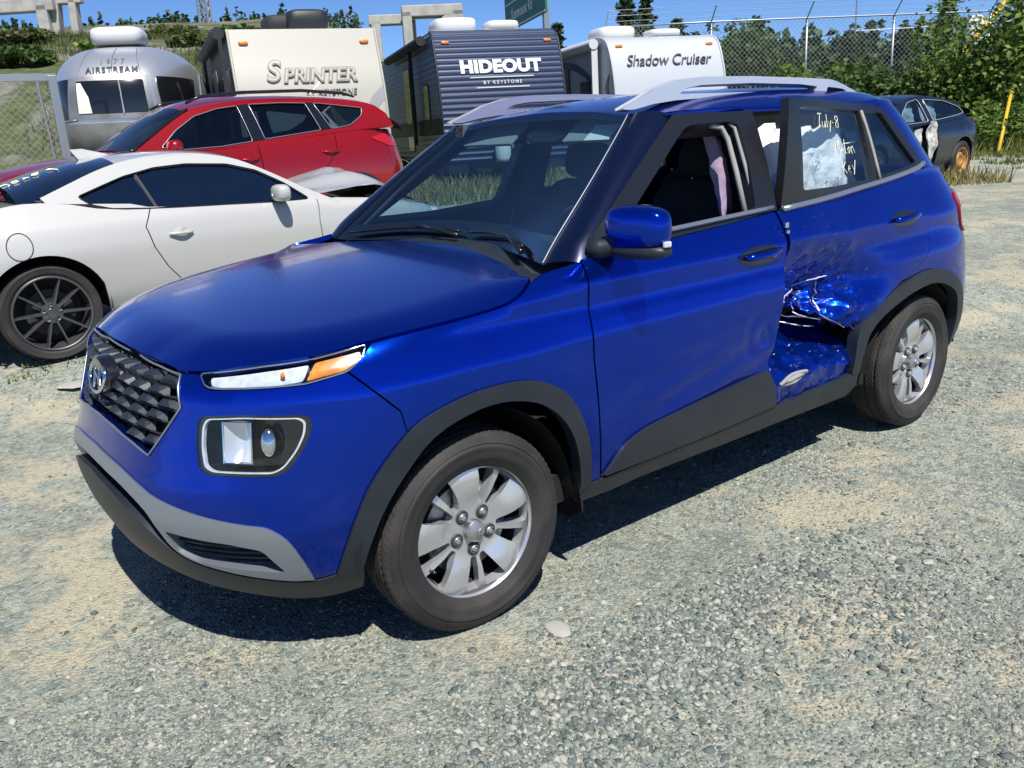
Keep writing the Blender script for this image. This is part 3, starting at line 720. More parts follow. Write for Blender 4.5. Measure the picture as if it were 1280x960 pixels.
# headlamps and turn signals, both sides
for s in (1, -1):
    hm = patch('headlamp', VS.P, [headlamp], 'plastic_gloss', suv, d=.04, sc=(1.2, 1), off=-.055, thick=0, flange=False, side=s)
    c = np.mean(np.array(headlamp), 0); ins = [tuple(c + (np.array(q)-c)*.90) for q in headlamp]; ins2 = [tuple(c + (np.array(q)-c)*.862) for q in headlamp]
    patch('bezel', VS.P, [headlamp, ins], 'plastic_gloss', hm, d=.03, sc=(1.2, 1), off=-.006, thick=.05, side=s)
    patch('bright_strip', VS.P, [ins, ins2], 'lamp_white', hm, d=.02, sc=(1.2, 1), off=-.003, thick=.01, side=s)
    patch('lens', VS.P, [headlamp], 'lens_clear', hm, d=.04, sc=(1.2, 1), off=.001, thick=.006, side=s)
    sg = np.array([1, s, 1])
    o = VS.P(.478, .700)[0]; nn = normals(VS.P, np.array([.478]), np.array([.70]))[0]; tu = VS.P(.50, .70)[0]-o; tu /= np.linalg.norm(tu); tv = np.cross(nn, tu)*-1
    if tv[2] < 0: tv = -tv
    B = lambda a, b, d: tuple((o + tu*a + tv*b + nn*d)*sg)
    fr = [B(-.03, -.055, -.016), B(.045, -.055, -.016), B(.045, .05, -.022), B(-.03, .05, -.022)]
    bk = [B(-.042, -.057, -.075), B(.05, -.055, -.075), B(.05, .055, -.075), B(-.042, .055, -.075)]
    V = [B(a, b_, -.012 - .042*(1 - ((a-.006)/.040)**2)*(1 - .55*(b_/.06)**2)) for a in np.linspace(-.034, .046, 11) for b_ in np.linspace(-.056, .052, 9)]
    MB().add(V, [(i*9+j, i*9+j+1, (i+1)*9+j+1, (i+1)*9+j) for i in range(10) for j in range(8)]).build('reflector', 'lamp_block', hm, smooth=True)
    rim_ = [B(-.034, -.056, -.012), B(.046, -.056, -.012), B(.046, .052, -.012), B(-.034, .052, -.012)]
    MB().tube(rim_ + [rim_[0]], .003, 5, False).build('reflector_rim', 'chrome', hm)
    lens = MB()
    ring = []
    for i in range(5):
        r = (.042, .043, .037, .026, .010)[i]; d = (-.055, -.03, -.016, -.010, -.007)[i]
        ring.append([B(.088 + r*.55*math.cos(t), r*math.sin(t), d) for t in [k*math.pi/10 for k in range(20)]])
    V = [v for rg in ring for v in rg]; Fq = [(i*20+j, i*20+(j+1) % 20, (i+1)*20+(j+1) % 20, (i+1)*20+j) for i in range(4) for j in range(20)] + [tuple(80+j for j in range(20))]
    lens.add(V, Fq).build('projector', 'chrome', hm, smooth=True)
    fl = [B(.052 + .004*i, -.04 + .016*i, -.05) for i in range(6)]
    for i in range(6): MB().bar(B(.045, -.042+.016*i, -.066), B(.072, -.042+.016*i, -.05), .003, .012).build('flute', 'chrome', hm)
    drl = fillet([(.388, .864), (.536, .888), (.640, .901), (.752, .9225), (.740, .895), (.703, .866), (.617, .8455), (.436, .836), (.412, .839)], .008, 2)
    dm = patch('turn_signal', VS.P, [drl], 'plastic_gloss', suv, d=.03, sc=(1.2, 1), off=-.028, thick=0, flange=False, side=s)
    c = np.mean(np.array(drl), 0)
    wht = [(.418, .843), (.44, .8415), (.56, .8455), (.612, .8515), (.628, .893), (.54, .882), (.41, .862)]
    amb = [(.619, .852), (.70, .871), (.730, .892), (.738, .912), (.640, .896)]
    patch('white_lamp', VS.P, [fillet(wht, .006, 2)], 'lamp_white', dm, d=.02, sc=(1.2, 1), off=-.012, thick=.015, side=s)
    patch('amber_lamp', VS.P, [fillet(amb, .006, 2)], 'lamp_amber', dm, d=.02, sc=(1.2, 1), off=-.010, thick=.015, side=s)
    b = MB(); pb = (VS.P(.575, .868)[0] + nn*-.006)*sg; b.lathe([(.001, .010), (.007, .006), (.009, 0)], 14, 'x', tuple(pb)); b.build('bulb', 'lamp_amber', dm, smooth=True)
    patch('lens', VS.P, [drl], 'lens_clear', dm, d=.03, sc=(1.2, 1), off=.002, thick=.006, side=s)
    b = MB(); pts = [VS.P(a, z)[0]*sg + np.array([0, 0, 0]) for a, z in resample(drl, .015, (1.2, 1))]; b.tube(pts + [pts[0]], .0028, 5, False); b.build('rim_strip', 'chrome', dm, smooth=True)

# lower trim: silver skid trim with fog recesses, black intake, lower lip
sil_half = smooth_line(list(reversed(st_half)), 4)
sil_bot = [(.573, .300), (.48, .325), (.377, .358), (.337, .395), (.318, .442), (.285, .492), (.2, .533), (.1, .548), (0, .552)]
sl = sil_half + smooth_line(sil_bot, 4)[1:-1]
silver = [(0, .592)] + sil_half[1:] + smooth_line(sil_bot, 4)[:-1] + [(0, .552)] + [(-a, b) for a, b in reversed(smooth_line(sil_bot, 4)[:-1])] + [(-a, b) for a, b in reversed(sil_half[1:])]
fog = fillet([(.336, .446), (.478, .430), (.537, .411), (.568, .334), (.503, .344), (.390, .357), (.352, .383)], .012, 3)
fog_m = [(-a, b) for a, b in reversed(fog)]
trimo = patch('skid_trim', VS.P, [silver, fog, fog_m], 'plastic_grey', suv, d=.025, sc=(1.2, 1), off=.006, thick=.03)
for s in (1, -1):
    fg = patch('fog_recess', VS.P, [fog], 'plastic_dark', trimo, d=.03, sc=(1.2, 1), off=-.022, thick=0, flange=False, side=s)
    for i in range(5):
        z = .352 + .018*i; us = [u for u in np.linspace(.33, .58, 30) if inside(np.array([(u, z)]), [fog])[0]]
        if len(us) > 2:
            b = MB(); b.tube([(VS.P(u, z)[0] + normals(VS.P, np.array([u]), np.array([z]))[0]*-.018)*np.array([1, s, 1]) for u in us], .0045, 4); b.build('louvre', 'plastic_dark', fg)
intake = mirrored([(0, .552), (.1, .548), (.2, .533), (.285, .492), (.318, .442), (.335, .40), (.345, .36), (.26, .41), (.15, .47), (0, .49)])
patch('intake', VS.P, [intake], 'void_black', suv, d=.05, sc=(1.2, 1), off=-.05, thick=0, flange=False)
lip_half = smooth_line([(0, .515), (.15, .497), (.25, .455), (.31, .40), (.345, .368), (.377, .346), (.48, .315), (.573, .291), (.617, .289), (.677, .306), (.717, .312)], 3)
lip_low = smooth_line([(.714, .225), (.638, .205), (.557, .208), (.459, .235), (.344, .262), (.24, .285), (.12, .296), (0, .30)], 3)
lipl = lip_half + lip_low[:-1] + [(0, .30)] + [(-a, b) for a, b in reversed(lip_low[:-1])] + [(-a, b) for a, b in reversed(lip_half[1:])]
patch('lower_lip', VS.P, [lipl], 'plastic_dark', suv, d=.03, sc=(1.2, 1), off=.004, thick=.06)

# wheel arches: outline helpers
archF_o = [(.66, .303), (.7064, .449), (.7516, .582), (.8312, .695), (.925, .737), (1.0255, .752), (1.0786, .738), (1.1214, .686), (1.1488, .6025), (1.1655, .4975), (1.1735, .372), (1.1745, .335)]
archF_i = [(1.1565, .32), (1.1568, .354), (1.1476, .471), (1.1305, .567), (1.0995, .6455), (1.0573, .690), (1.0012, .700), (.8799, .655), (.796, .535), (.744, .409), (.707, .29)]
ux = VS.ux
def circ_arc(xc, r, a0, a1, n=14, zc=.31):
    return [(ux(xc + r*math.cos(t)), zc + r*math.sin(t)) for t in np.linspace(R(a0), R(a1), n)]
archR_o = [(1.776, .375), (1.7775, .45), (1.7810, .549), (1.80, .60), (1.863, .682), (1.9378, .733), (2.0, .747), (2.12, .725), (2.22, .68), (2.30, .60), (2.345, .50), (2.36, .40), (2.365, .33)]
archR_i = [(2.31, .315), (2.30, .40), (2.285, .50), (2.24, .60), (2.13, .66), (2.02, .679), (1.9464, .664), (1.867, .6154), (1.817, .546), (1.80, .45), (1.797, .375)]
aF = smooth_line(archF_o, 4) + smooth_line(archF_i, 4)
aR = smooth_line(archR_o, 4) + smooth_line(archR_i, 4)
for s in (1, -1):
    patch('arch_cladding', VS.P, [aF], 'plastic_dark', suv, d=.03, sc=(1.6, 1), off=.010, thick=.05, side=s)
    patch('arch_cladding', VS.P, [aR], 'plastic_dark', suv, d=.03, sc=(1.6, 1), off=.010, thick=.05, side=s)

# fender
dF = [(1.1879, 1.0449), (1.1876, .9867), (1.1851, .9225), (1.1822, .8434), (1.181, .7445), (1.1851, .6136), (1.1886, .4501), (1.1945, .34)]
E_ = .0014
fender = [(u, float(hood_z(u)) - .006) for u in np.linspace(.765, 1.105, 34)] + [(1.114, 1.015), (1.122, 1.020), (1.14, 1.026), (1.165, 1.033), (1.186, 1.040)] + smooth_line([(u-E_, z) for u, z in dF], 3)[1:] + [(1.1745, .335)] \
    + list(reversed(smooth_line(archF_o, 4)[12:]))[1:] + [(.819, .687), (.805, .748), (.773, .787), (.706, .866), (.743, .896)]
fender = [q for i, q in enumerate(fender)]
both('fender', VS.P, [fender], PB, suv, d=.03, sc=(1.6, 1), thick=.025)
# front door skin
dB = [(1.5926, 1.0881), (1.5944, .9894), (1.5782, .8474), (1.5641, .6719), (1.5518, .5753), (1.544, .545), (1.556, .46), (1.566, .365)]
fd_low = [(1.49, .3475), (1.4383, .3455), (1.27, .3400), (1.1965, .341)]
belt = [(1.2003, 1.0484), (1.372, 1.0626), (1.5896, 1.0918)]
fd = [(1.189, 1.046)] + smooth_line(belt, 5) + smooth_line([(u-E_, z) for u, z in dB], 3)[1:] + fd_low + list(reversed([(u+E_, z) for u, z in smooth_line(dF, 3)]))[1:-1]
def door_dent(P):      # shallow buckle at the trailing lower corner of the front door
    x, z = P[:, 0], P[:, 2]
    g = np.exp(-((x+1.30)/.16)**2 - ((z-.64)/.11)**2)
    rr = np.hypot((x+1.33)/1.0, (z-.66)/.9)
    P = P.copy(); P[:, 1] -= .010*g + .0022*np.sin(rr*75)*np.exp(-(rr/.13)**2) + .0035*np.sin(z*60 + x*14)*np.exp(-((z-.56)/.09)**2)*sst(-.5, -.9, x)
    return P
FDF = lambda u, v: door_dent(VS.P(u, v))
fdoor = patch('front_door', FDF, [fd], PB, suv, d=.022, sc=(2.2, 1), thick=.03)
patch('front_door', VS.P, [fd], PB, suv, d=.04, sc=(2.2, 1), thick=.03, side=-1)
clad = fillet([(1.1985, .3475, .003), (1.2292, .4293), (1.2751, .4652), (1.3602, .488), (1.4523, .505), (1.5344, .5216, .005), (1.5579, .4545), (1.5655, .3640, .003), (1.4383, .3490), (1.2702, .3435)], .03, 4)
for s in (1, -1): patch('door_cladding', VS.P, [clad], 'plastic_dark', suv, d=.03, sc=(2.2, 1), off=.012, thick=.02, side=s)
# sill
sill_lo = [(1.885, .268), (1.79, .268), (1.60, .272), (1.49, .270), (1.38, .274), (1.28, .276), (1.2288, .268), (1.157, .272)]
sill = [(1.157, .33), (1.1945, .334), (1.27, .336), (1.4383, .341), (1.5662, .357), (1.70, .366), (1.775, .374), (1.797, .374), (1.80, .33)] + sill_lo[0:]
sill = [(1.157, .33), (1.1945, .334), (1.27, .336), (1.4383, .341), (1.5662, .357), (1.70, .366), (1.778, .376), (1.798, .372), (1.80, .30)] + smooth_line(sill_lo[1:], 3)
for s in (1, -1): patch('sill', VS.P, [sill], 'plastic_dark', suv, d=.03, sc=(2.2, 1), off=.006, thick=.10, side=s)
# ---- windscreen, pillars, roof
ws_pts = [(.70, 1.03, -.42), (0, 1.03, -.60), (.53, 1.468, -.985), (0, 1.498, -1.055), (0, 1.27, -.805), (.628, 1.255, -.70), (.36, 1.03, -.555), (.27, 1.49, -1.037), (.33, 1.27, -.775)]
wsT = TPS([(s*a, b, c) for a, b, c in ws_pts for s in ((1, -1) if a else (1,))])
ws_fn = lambda a, b: np.stack([wsT(a, b), a, b], -1)
ws_edge = smooth_line([(.70, 1.03), (.672, 1.10), (.628, 1.255), (.565, 1.40), (.53, 1.468)], 4)
head_edge = [(.40, 1.482), (.27, 1.490), (.14, 1.496), (0, 1.498)]
wl = ws_edge + head_edge[:-1]
ws_loop = wl + [(0, 1.498)] + [(-a, b) for a, b in reversed(wl)]
wsg = patch('windscreen', ws_fn, [ws_loop], 'glass_clear', suv, d=.05, sc=(1, 1), thick=.005)
fr_in = [(a*.955, b) for a, b in ws_edge[:]]; fr_in = [(a, min(max(b, 1.105 - .03*abs(a)), 1.452)) for a, b in fr_in]
frit = fr_in + [(.3, 1.468), (0, 1.473), (-.3, 1.468)] + [(-a, b) for a, b in reversed(fr_in)]
lo_in = [(-.5, 1.095), (-.25, 1.108), (0, 1.112), (.25, 1.108), (.5, 1.095)]
patch('black_border', ws_fn, [ws_loop, frit + lo_in], 'plastic_gloss', wsg, d=.04, sc=(1, 1), off=-.006, thick=0, flange=False)
def loft(name, A, B, m, parent, bulge=.02, n=8, side=1, out=(0, 0, 0)):
    """Ruled strip between two 3-D curves, bowed outward."""
    A = np.array(A); B = np.array(B); V = []; k = len(A); o = np.array(out)
    for i in range(k):
        for j in range(n+1):
            t = j/n; V.append((A[i]*(1-t) + B[i]*t + o*bulge*4*t*(1-t))*np.array([1, side, 1]))
    F = [(i*(n+1)+j, i*(n+1)+j+1, (i+1)*(n+1)+j+1, (i+1)*(n+1)+j) for i in range(k-1) for j in range(n)]
    bm = MB().add(V, F); return bm.build(name, m, parent, smooth=True)
def along(pts, n):
    pts = np.array(pts, float); d = np.concatenate([[0], np.cumsum(np.linalg.norm(np.diff(pts, axis=0), axis=1))]); t = np.linspace(0, d[-1], n)
    return np.stack([np.interp(t, d, pts[:, k]) for k in range(3)], 1)
A3 = along([ws_fn(np.array([a]), np.array([b]))[0] for a, b in ws_edge], 14)
B3 = along([VG.P(VG.ux(x), z)[0] for x, z in smooth_line([(-.492, 1.03), (-.535, 1.097), (-.80, 1.27), (-1.04, 1.425), (-1.09, 1.462)], 4)], 14)
for s in (1, -1):
    loft('front_pillar', A3, B3, 'paint_pillar_shaded', suv, .022, 8, s, (.45, .75, .5))
    loft('pillar_moulding', A3 + np.array([.003, .0, .004]), A3 + np.array([.0005, .003, .004]), 'silver_rail' if s > 0 else 'plastic_gloss', suv, .002, 3, s, (.5, .5, .6))
side_pts = [(-1.06, .632, 1.462), (-1.2, .630, 1.473), (-1.5, .628, 1.478), (-1.9, .626, 1.478), (-2.3, .620, 1.472), (-2.55, .61, 1.460), (-2.72, .56, 1.445)]
_rzc = np.polyfit([-.985, -1.055, -1.2, -1.5, -1.8, -2.2, -2.6, -2.93], [1.483, 1.498, 1.527, 1.556, 1.567, 1.563, 1.537, 1.490], 4)
_rye = curve([(-x, y) for x, y, z in side_pts]); _rze = curve([(-x, z) for x, y, z in side_pts])
def roof_fn(a, b):
    a = np.asarray(a, float); b = np.asarray(b, float); ye = _rye(-a); ze = _rze(-a); base = np.polyval(_rzc, a); e = base - .085*ye*ye
    z = base - .085*b*b - (e - ze)*np.maximum(0, 1 - (ye - np.abs(b))/.15)**2
    return np.stack([a, b, z], -1)
rl = [(-1.056, 0), (-1.037, .27), (-.988, .53), (-1.02, .60)] + [(x, y) for x, y, z in side_pts[1:]] + [(-2.85, .45), (-2.92, .2), (-2.935, 0)]
roof = patch('roof', roof_fn, [rl + [(a, -b) for a, b in reversed(rl[1:-1])]], PB, suv, d=.06, sc=(1, 1), thick=.02)
mb = MB()
for k in range(8): pass
# roof rails with two feet and an open span
rail_o = [(-.936, 1.486), (-1.045, 1.523), (-1.128, 1.555), (-1.257, 1.583), (-1.392, 1.592), (-1.682, 1.592), (-2.006, 1.584), (-2.242, 1.575), (-2.401, 1.552), (-2.502, 1.527), (-2.573, 1.488), (-2.38, 1.500), (-2.13, 1.514), (-1.68, 1.524), (-1.22, 1.510), (-1.103, 1.500), (-.992, 1.482)]
rail_h1 = fillet([(-1.245, 1.532), (-1.285, 1.551), (-1.374, 1.562), (-1.678, 1.566), (-2.005, 1.558), (-2.128, 1.548), (-2.10, 1.523), (-1.68, 1.532)], .012, 2)
rail_h2 = fillet([(-2.20, 1.545), (-2.37, 1.536), (-2.46, 1.514), (-2.19, 1.520)], .01, 2)
for s in (1, -1):
    def rfn(a, b, s=s): return np.stack([a, .545 - .15*(b-1.48) - .05*sst(-2.2, -2.5, a), b], -1)
    rail = patch('roof_rail', rfn, [fillet(rail_o, .02, 3), rail_h1, rail_h2], 'silver_rail', suv, d=.03, sc=(1, 1), thick=.042, side=s, nsign=-1 if normals(rfn, np.array([-1.5]), np.array([1.5]))[0, 1] < 0 else 1)
    inner = lambda a, b: rfn(a, b) + np.array([0, -.042, 0])
    patch('inner_face', inner, [fillet(rail_o, .02, 3), rail_h1, rail_h2], 'silver_rail', rail, d=.05, sc=(1, 1), thick=0, flange=False, side=s, nsign=1 if normals(rfn, np.array([-1.5]), np.array([1.5]))[0, 1] < 0 else -1)
# antenna fin
MB().add([(-2.55, -.03, 1.535), (-2.55, .03, 1.535), (-2.78, .035, 1.51), (-2.78, -.035, 1.51), (-2.72, 0, 1.60), (-2.80, 0, 1.595)], [(0, 1, 2, 3), (0, 4, 1), (1, 4, 5, 2), (2, 5, 3), (3, 5, 4, 0)]).build('antenna_fin', PB, suv, smooth=False)

# ---- front door window frame (window gone) on both sides, glass on the right
gx = VG.ux
f_out = [(gx(-.50), 1.050), (gx(-.538), 1.100), (gx(-.80), 1.272), (gx(-1.04), 1.424), (gx(-1.105), 1.460), (gx(-1.30), 1.466), (gx(-1.546), 1.464), (gx(-1.525), 1.28), (gx(-1.49), 1.096)] + [(gx(x), z) for x, z in ((-1.2, 1.076), (-.93, 1.064), (-.7, 1.056))]
f_in = fillet([(gx(-.640), 1.092), (gx(-1.09), 1.385, .02), (gx(-1.15), 1.418, .02), (gx(-1.435), 1.424, .03), (gx(-1.415), 1.28), (gx(-1.37), 1.112), (gx(-1.0), 1.090)], .015, 3)
for s in (1, -1):
    fr = patch('window_frame', VG.P, [f_out, f_in], 'plastic_satin', suv, d=.03, sc=(2.2, 1), off=.006, thick=.05, side=s)
    if s < 0: patch('window_glass', VG.P, [f_in], 'glass_clear', suv, d=.05, sc=(2.2, 1), off=-.012, thick=.004, side=s)
    if s > 0:
        b = MB(); b.tube([VG.P(gx(x), 1.078 + .026*(-.6-x)/.8)[0] + np.array([0, .012, .004]) for x in np.linspace(-.60, -1.46, 12)], .009, 6); b.build('belt_trim', 'plastic_grey', suv, smooth=True)
        # loose weather strips and pale pillar trim standing in the empty window
        b = MB(); b.tube([VG.P(gx(x), z)[0] + np.array([0, -.02, 0]) for x, z in ((-1.335, 1.10), (-1.36, 1.25), (-1.375, 1.36), (-1.36, 1.405), (-1.30, 1.415))], .011, 6); b.build('weather_strip', 'trim_light', suv, smooth=True)
        b = MB(); b.tube([VG.P(gx(x), z)[0] + np.array([0, -.012, 0]) for x, z in ((-1.385, 1.105), (-1.41, 1.25), (-1.425, 1.40), (-1.405, 1.42))], .008, 6); b.build('weather_strip', 'trim_light', suv, smooth=True)
# roof side strip between the doors and the roof panel
for s in (1, -1):
    A = along([VG.P(gx(x), 1.455)[0] + np.array([0, .002, 0]) for x in np.linspace(-1.06, -2.62, 16)], 16); Bq = along([(x, y, z) for x, y, z in side_pts[:-1]], 16)
    loft('roof_side', A, Bq, PB, suv, .006, 4, s, (0, .7, .7))
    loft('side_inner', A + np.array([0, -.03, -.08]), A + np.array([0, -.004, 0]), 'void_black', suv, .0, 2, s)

# ---- crushed rear door
cr = [(-1.45, .97, 0), (-1.45, .9, .018), (-1.45, .8, .030), (-1.43, .7, .045), (-1.42, .58, .06), (-1.42, .5, .07), (-1.6, .97, 0), (-1.6, .92, .012), (-1.6, .86, .045), (-1.6, .78, .085), (-1.6, .73, .092), (-1.6, .66, .10), (-1.6, .56, .11),
      (-1.75, .98, 0), (-1.75, .925, .008), (-1.75, .86, .045), (-1.75, .78, .092), (-1.75, .745, .094), (-1.75, .69, .060), (-1.75, .62, .055), (-1.75, .55, .10), (-1.9, .98, 0), (-1.9, .92, .002), (-1.9, .85, .03), (-1.9, .78, .066), (-1.9, .745, .064),
      (-1.9, .68, .012), (-1.9, .62, .008), (-1.9, .55, .05), (-2.05, .96, 0), (-2.05, .86, .010), (-2.05, .79, .022), (-2.05, .74, .016), (-2.05, .68, -.006), (-2.2, .9, 0), (-2.2, .8, .004), (-2.2, .72, 0), (-2.4, .9, 0), (-2.4, .75, 0), (-1.5, 1.09, 0), (-2.0, 1.12, 0), (-2.4, 1.12, 0), (-2.0, .45, .05), (-1.7, .45, .1), (-2.55, .95, 0)]
crT = TPS(cr, 1e-5)
def ridge(x, z, s, f): return 1 - np.abs(2*fbm(x*f, z*f, s, 3) - .9)*2
def crushed(u, v):
    P = VS.P(u, v); x, z = P[..., 0], P[..., 2]
    w = sst(-2.05, -1.78, x)*sst(.90, .76, z)
    w2 = sst(-2.1, -1.8, x)*sst(.97, .88, z)
    def fold(a, c, f, s): t = (x*a + z*c)*f + s; return np.abs(t - np.floor(t) - .5)*2
    D0 = fold(.9, .5, 7.1, .1)*fold(-.4, .9, 6.3, .4) + .6*fold(.5, -.85, 11.3, .7)*fold(1., .2, 9.1, .2) + .35*fold(.2, 1., 19., .3)*fold(.8, .6, 23., .8)
    D = 1.35*crT(x, z) + w*.042*(D0-.45) + w2*.008*(D0-.4) + w*(.030*ridge(x+.4*z, z*1.3, 3, 8) - .014) + w2*.003*(ridge(x*.7-.5*z, z, 8, 5)-.4) + w*.006*ridge(x, z, 5, 22)
    P = P.copy(); P[..., 1] = P[..., 1] - D; return P
rd_rear = [(2.028, 1.165), (2.04, 1.04), (2.034, .94), (2.0, .84), (1.95, .765), (1.905, .728)]
rd_arch = [(1.863, .684), (1.80, .602), (1.785, .575)]
rd_low = [(1.772, .572), (1.757, .598), (1.742, .600), (1.722, .628), (1.708, .640), (1.696, .672), (1.684, .662), (1.672, .700), (1.664, .728), (1.650, .716), (1.640, .738), (1.630, .712), (1.622, .66), (1.612, .625), (1.600, .640), (1.590, .600), (1.578, .60)]
rd_front = [(1.574, .66), (1.584, .76), (1.590, .8474), (1.603, .95), (1.600, 1.02), (1.596, 1.092)]
rd_top = [(1.7229, 1.1062), (1.8802, 1.1311), (1.97, 1.153)]
rdl = rd_front[::1] + smooth_line([rd_front[-1]] + rd_top + [rd_rear[0]], 4)[1:-1] + smooth_line(rd_rear, 4) + rd_arch + rd_low
rdoor = patch('rear_door', crushed, [rdl], 'paint_blue_scraped', suv, d=.009, sc=(2.5, 1), thick=.03, bd=.009)
rdoor['label'] = 'crushed rear door skin with scraped blue paint'
patch('rear_door', VS.P, [[(1.596, 1.092)] + rd_top + rd_rear + [(1.863, .684), (1.80, .602), (1.78, .45), (1.775, .378), (1.57, .362), (1.566, .46), (1.574, .66), (1.59, .8474), (1.603, .95)]], PB, suv, d=.05, sc=(2.5, 1), thick=.03, side=-1)
# exposed sill and inner structure below it
def prof_strip(name, prof, x0, x1, nx, m, parent, amp=.006, seed=0):
    prof = along([(0, a, b) for a, b in prof], 26); V = []; F = []; k = len(prof)
    for i in range(nx+1):
        x = x0 + (x1-x0)*i/nx
        for j in range(k):
            n1 = (fbm(np.array([x*14.]), np.array([j*.35]), seed, 3)[0]-.47)*amp*4; n2 = (fbm(np.array([x*11.+9]), np.array([j*.4]), seed+3, 3)[0]-.47)*amp*4
            V.append((x, prof[j][1]+n1, prof[j][2]+n2))
    F = [(i*k+j, i*k+j+1, (i+1)*k+j+1, (i+1)*k+j) for i in range(nx) for j in range(k-1)]
    return MB().add(V, F).build(name, m, parent, auto=.6)
prof_strip('exposed_sill', [(.60, .66), (.66, .60), (.72, .545), (.80, .500), (.853, .468), (.866, .440), (.862, .40), (.855, .355)], -1.385, -1.975, 60, 'paint_blue_scraped', suv, .011, 2)
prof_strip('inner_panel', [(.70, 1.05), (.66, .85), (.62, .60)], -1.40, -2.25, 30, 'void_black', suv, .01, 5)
b = MB()
ppts = []
for i in range(16):
    t = 2*math.pi*i/16; ppts.append((-1.53 + .085*math.cos(t), .868 + .006*math.sin(3*t), .448 + .013*math.sin(t) - .1*.085*math.cos(t)))
b.tube(ppts + [ppts[0]], .008, 6, False); b.tube([(-1.60, .872, .452), (-1.55, .876, .455), (-1.50, .874, .447), (-1.46, .872, .442)], [.004, .010, .009, .003], 6)
b.build('torn_grommet', 'trim_light', suv, smooth=True)
for i in range(9):     # chips and torn flakes of paint around the tear
    x = -1.40 - .5*random.random(); z = .47 + .26*random.random()*(1 if i % 3 else .4)
    y = float(VS.P(ux(x), z)[0, 1]) - float(crT(np.array([x]), np.array([z]))[0]) + .004 if z > .57 else .845 - .9*max(0, z-.47)
    a = random.uniform(0, 3.1); L = random.uniform(.003, .010); wd = random.uniform(.001, .003)
    dx, dz = math.cos(a)*L, math.sin(a)*L
    MB().add([(x-dx, y, z-dz), (x+dz*.3, y+.004, z-dx*.3-wd), (x+dx, y+.001, z+dz), (x-dz*.3, y+.006, z+dx*.3+wd)], [(0, 1, 2), (0, 2, 3)]).build('paint_chip', 'bag_lilac', suv)
for i, pl in enumerate([[(-1.577, .742), (-1.68, .775), (-1.777, .797), (-1.836, .802)], [(-1.778, .784), (-1.79, .72), (-1.783, .652), (-1.85, .61), (-1.901, .582)], [(-1.657, .716), (-1.683, .663), (-1.775, .633)], [(-1.557, .827), (-1.560, .736), (-1.535, .612)],
                         [(-1.683, .758), (-1.724, .729), (-1.704, .690)], [(-1.924, .587), (-1.99, .545)], [(-1.657, .741), (-1.739, .748)], [(-1.60, .70), (-1.64, .66), (-1.70, .655)], [(-1.62, .64), (-1.70, .615), (-1.78, .60)]]):
    b = MB(); pts = [crushed(np.array([ux(x)]), np.array([z]))[0] + np.array([0, .004 + .004*random.random(), 0]) for x, z in smooth_line(pl, 4)]
    b.tube(pts, [.0012 + .0026*random.random() for _ in pts], 4); b.build('torn_glint_edge', 'bare_metal' if i % 3 else 'bag_lilac', suv)  # torn edges; the topmost pale line paints the highlight along the ridge
# door hinge side of the rear door, visible in the gap
MB().box((-1.485, .845, 1.045), (.02, .012, .022)).box((-1.488, .848, 1.02), (.016, .014, .014)).build('door_striker', 'chrome', suv, bevel=.003)
# rear window frame, sprung outward at its leading edge
def sprung(u, v, off=0.):
    P = VG.P(u, v); x, z = P[..., 0], P[..., 2]; t = np.clip((z-1.10)/.37, 0, 1.1)
    d = sst(-2.45, -1.50, x)*t
    P = P.copy(); P[..., 1] += .150*d; P[..., 2] += .030*d; P[..., 0] += .0*d; return P
r_out = [(gx(-1.515), 1.104), (gx(-1.545), 1.28), (gx(-1.575), 1.468), (gx(-1.9), 1.468), (gx(-2.25), 1.462), (2.16, 1.455), (2.225, 1.445), (2.262, 1.40), (2.30, 1.28), (2.318, 1.19), (2.16, 1.168), (gx(-2.21), 1.140), (gx(-1.81), 1.112)]
r_g = fillet([(gx(-1.66), 1.150), (gx(-1.655), 1.30), (gx(-1.645), 1.438), (gx(-1.9), 1.438), (gx(-2.24), 1.432, .01), (gx(-2.215), 1.30), (gx(-2.19), 1.160, .008), (gx(-1.9), 1.150)], .012, 3)
r_q = fillet([(gx(-2.245)+.014, 1.168), (gx(-2.26)+.024, 1.30), (gx(-2.27)+.045, 1.422), (2.200, 1.424), (2.235, 1.30), (2.268, 1.200), (2.12, 1.178)], .012, 3)
rf = patch('rear_window_frame', sprung, [r_out, r_g, r_q], 'plastic_satin', suv, d=.022, sc=(2.2, 1), off=.006, thick=.035)
rgl = patch('rear_window', sprung, [r_g], 'glass_rear', suv, d=.04, sc=(2.2, 1), off=-.004, thick=.004)
patch('quarter_window', sprung, [r_q], 'glass_tint', suv, d=.04, sc=(2.2, 1), off=-.004, thick=.004)
b = MB(); b.tube([sprung(np.array([gx(-2.225)+.004+.012*t]), np.array([1.155+.28*t]))[0] + np.array([0, .010, 0]) for t in np.linspace(0, 1, 6)], .007, 6); b.build('window_divider', 'trim_light', suv, smooth=True)
b = MB(); b.tube([sprung(np.array([u]), np.array([z]))[0] + np.array([0, .012, -.004]) for u, z in smooth_line([(gx(-1.52), 1.102), (gx(-1.81), 1.116), (gx(-2.21), 1.146), (2.13, 1.164), (2.25, 1.182), (2.315, 1.20)], 4)], .012, 6); b.build('belt_trim', 'plastic_grey', suv, smooth=True)
patch('rear_window_frame', VG.P, [r_out, r_g, r_q], 'plastic_dark', suv, d=.04, sc=(2.2, 1), off=.004, thick=.03, side=-1)
patch('rear_window', VG.P, [r_g], 'glass_clear', suv, d=.06, sc=(2.2, 1), off=-.004, thick=.004, side=-1)
patch('quarter_window', VG.P, [r_q], 'glass_clear', suv, d=.06, sc=(2.2, 1), off=-.004, thick=.004, side=-1)
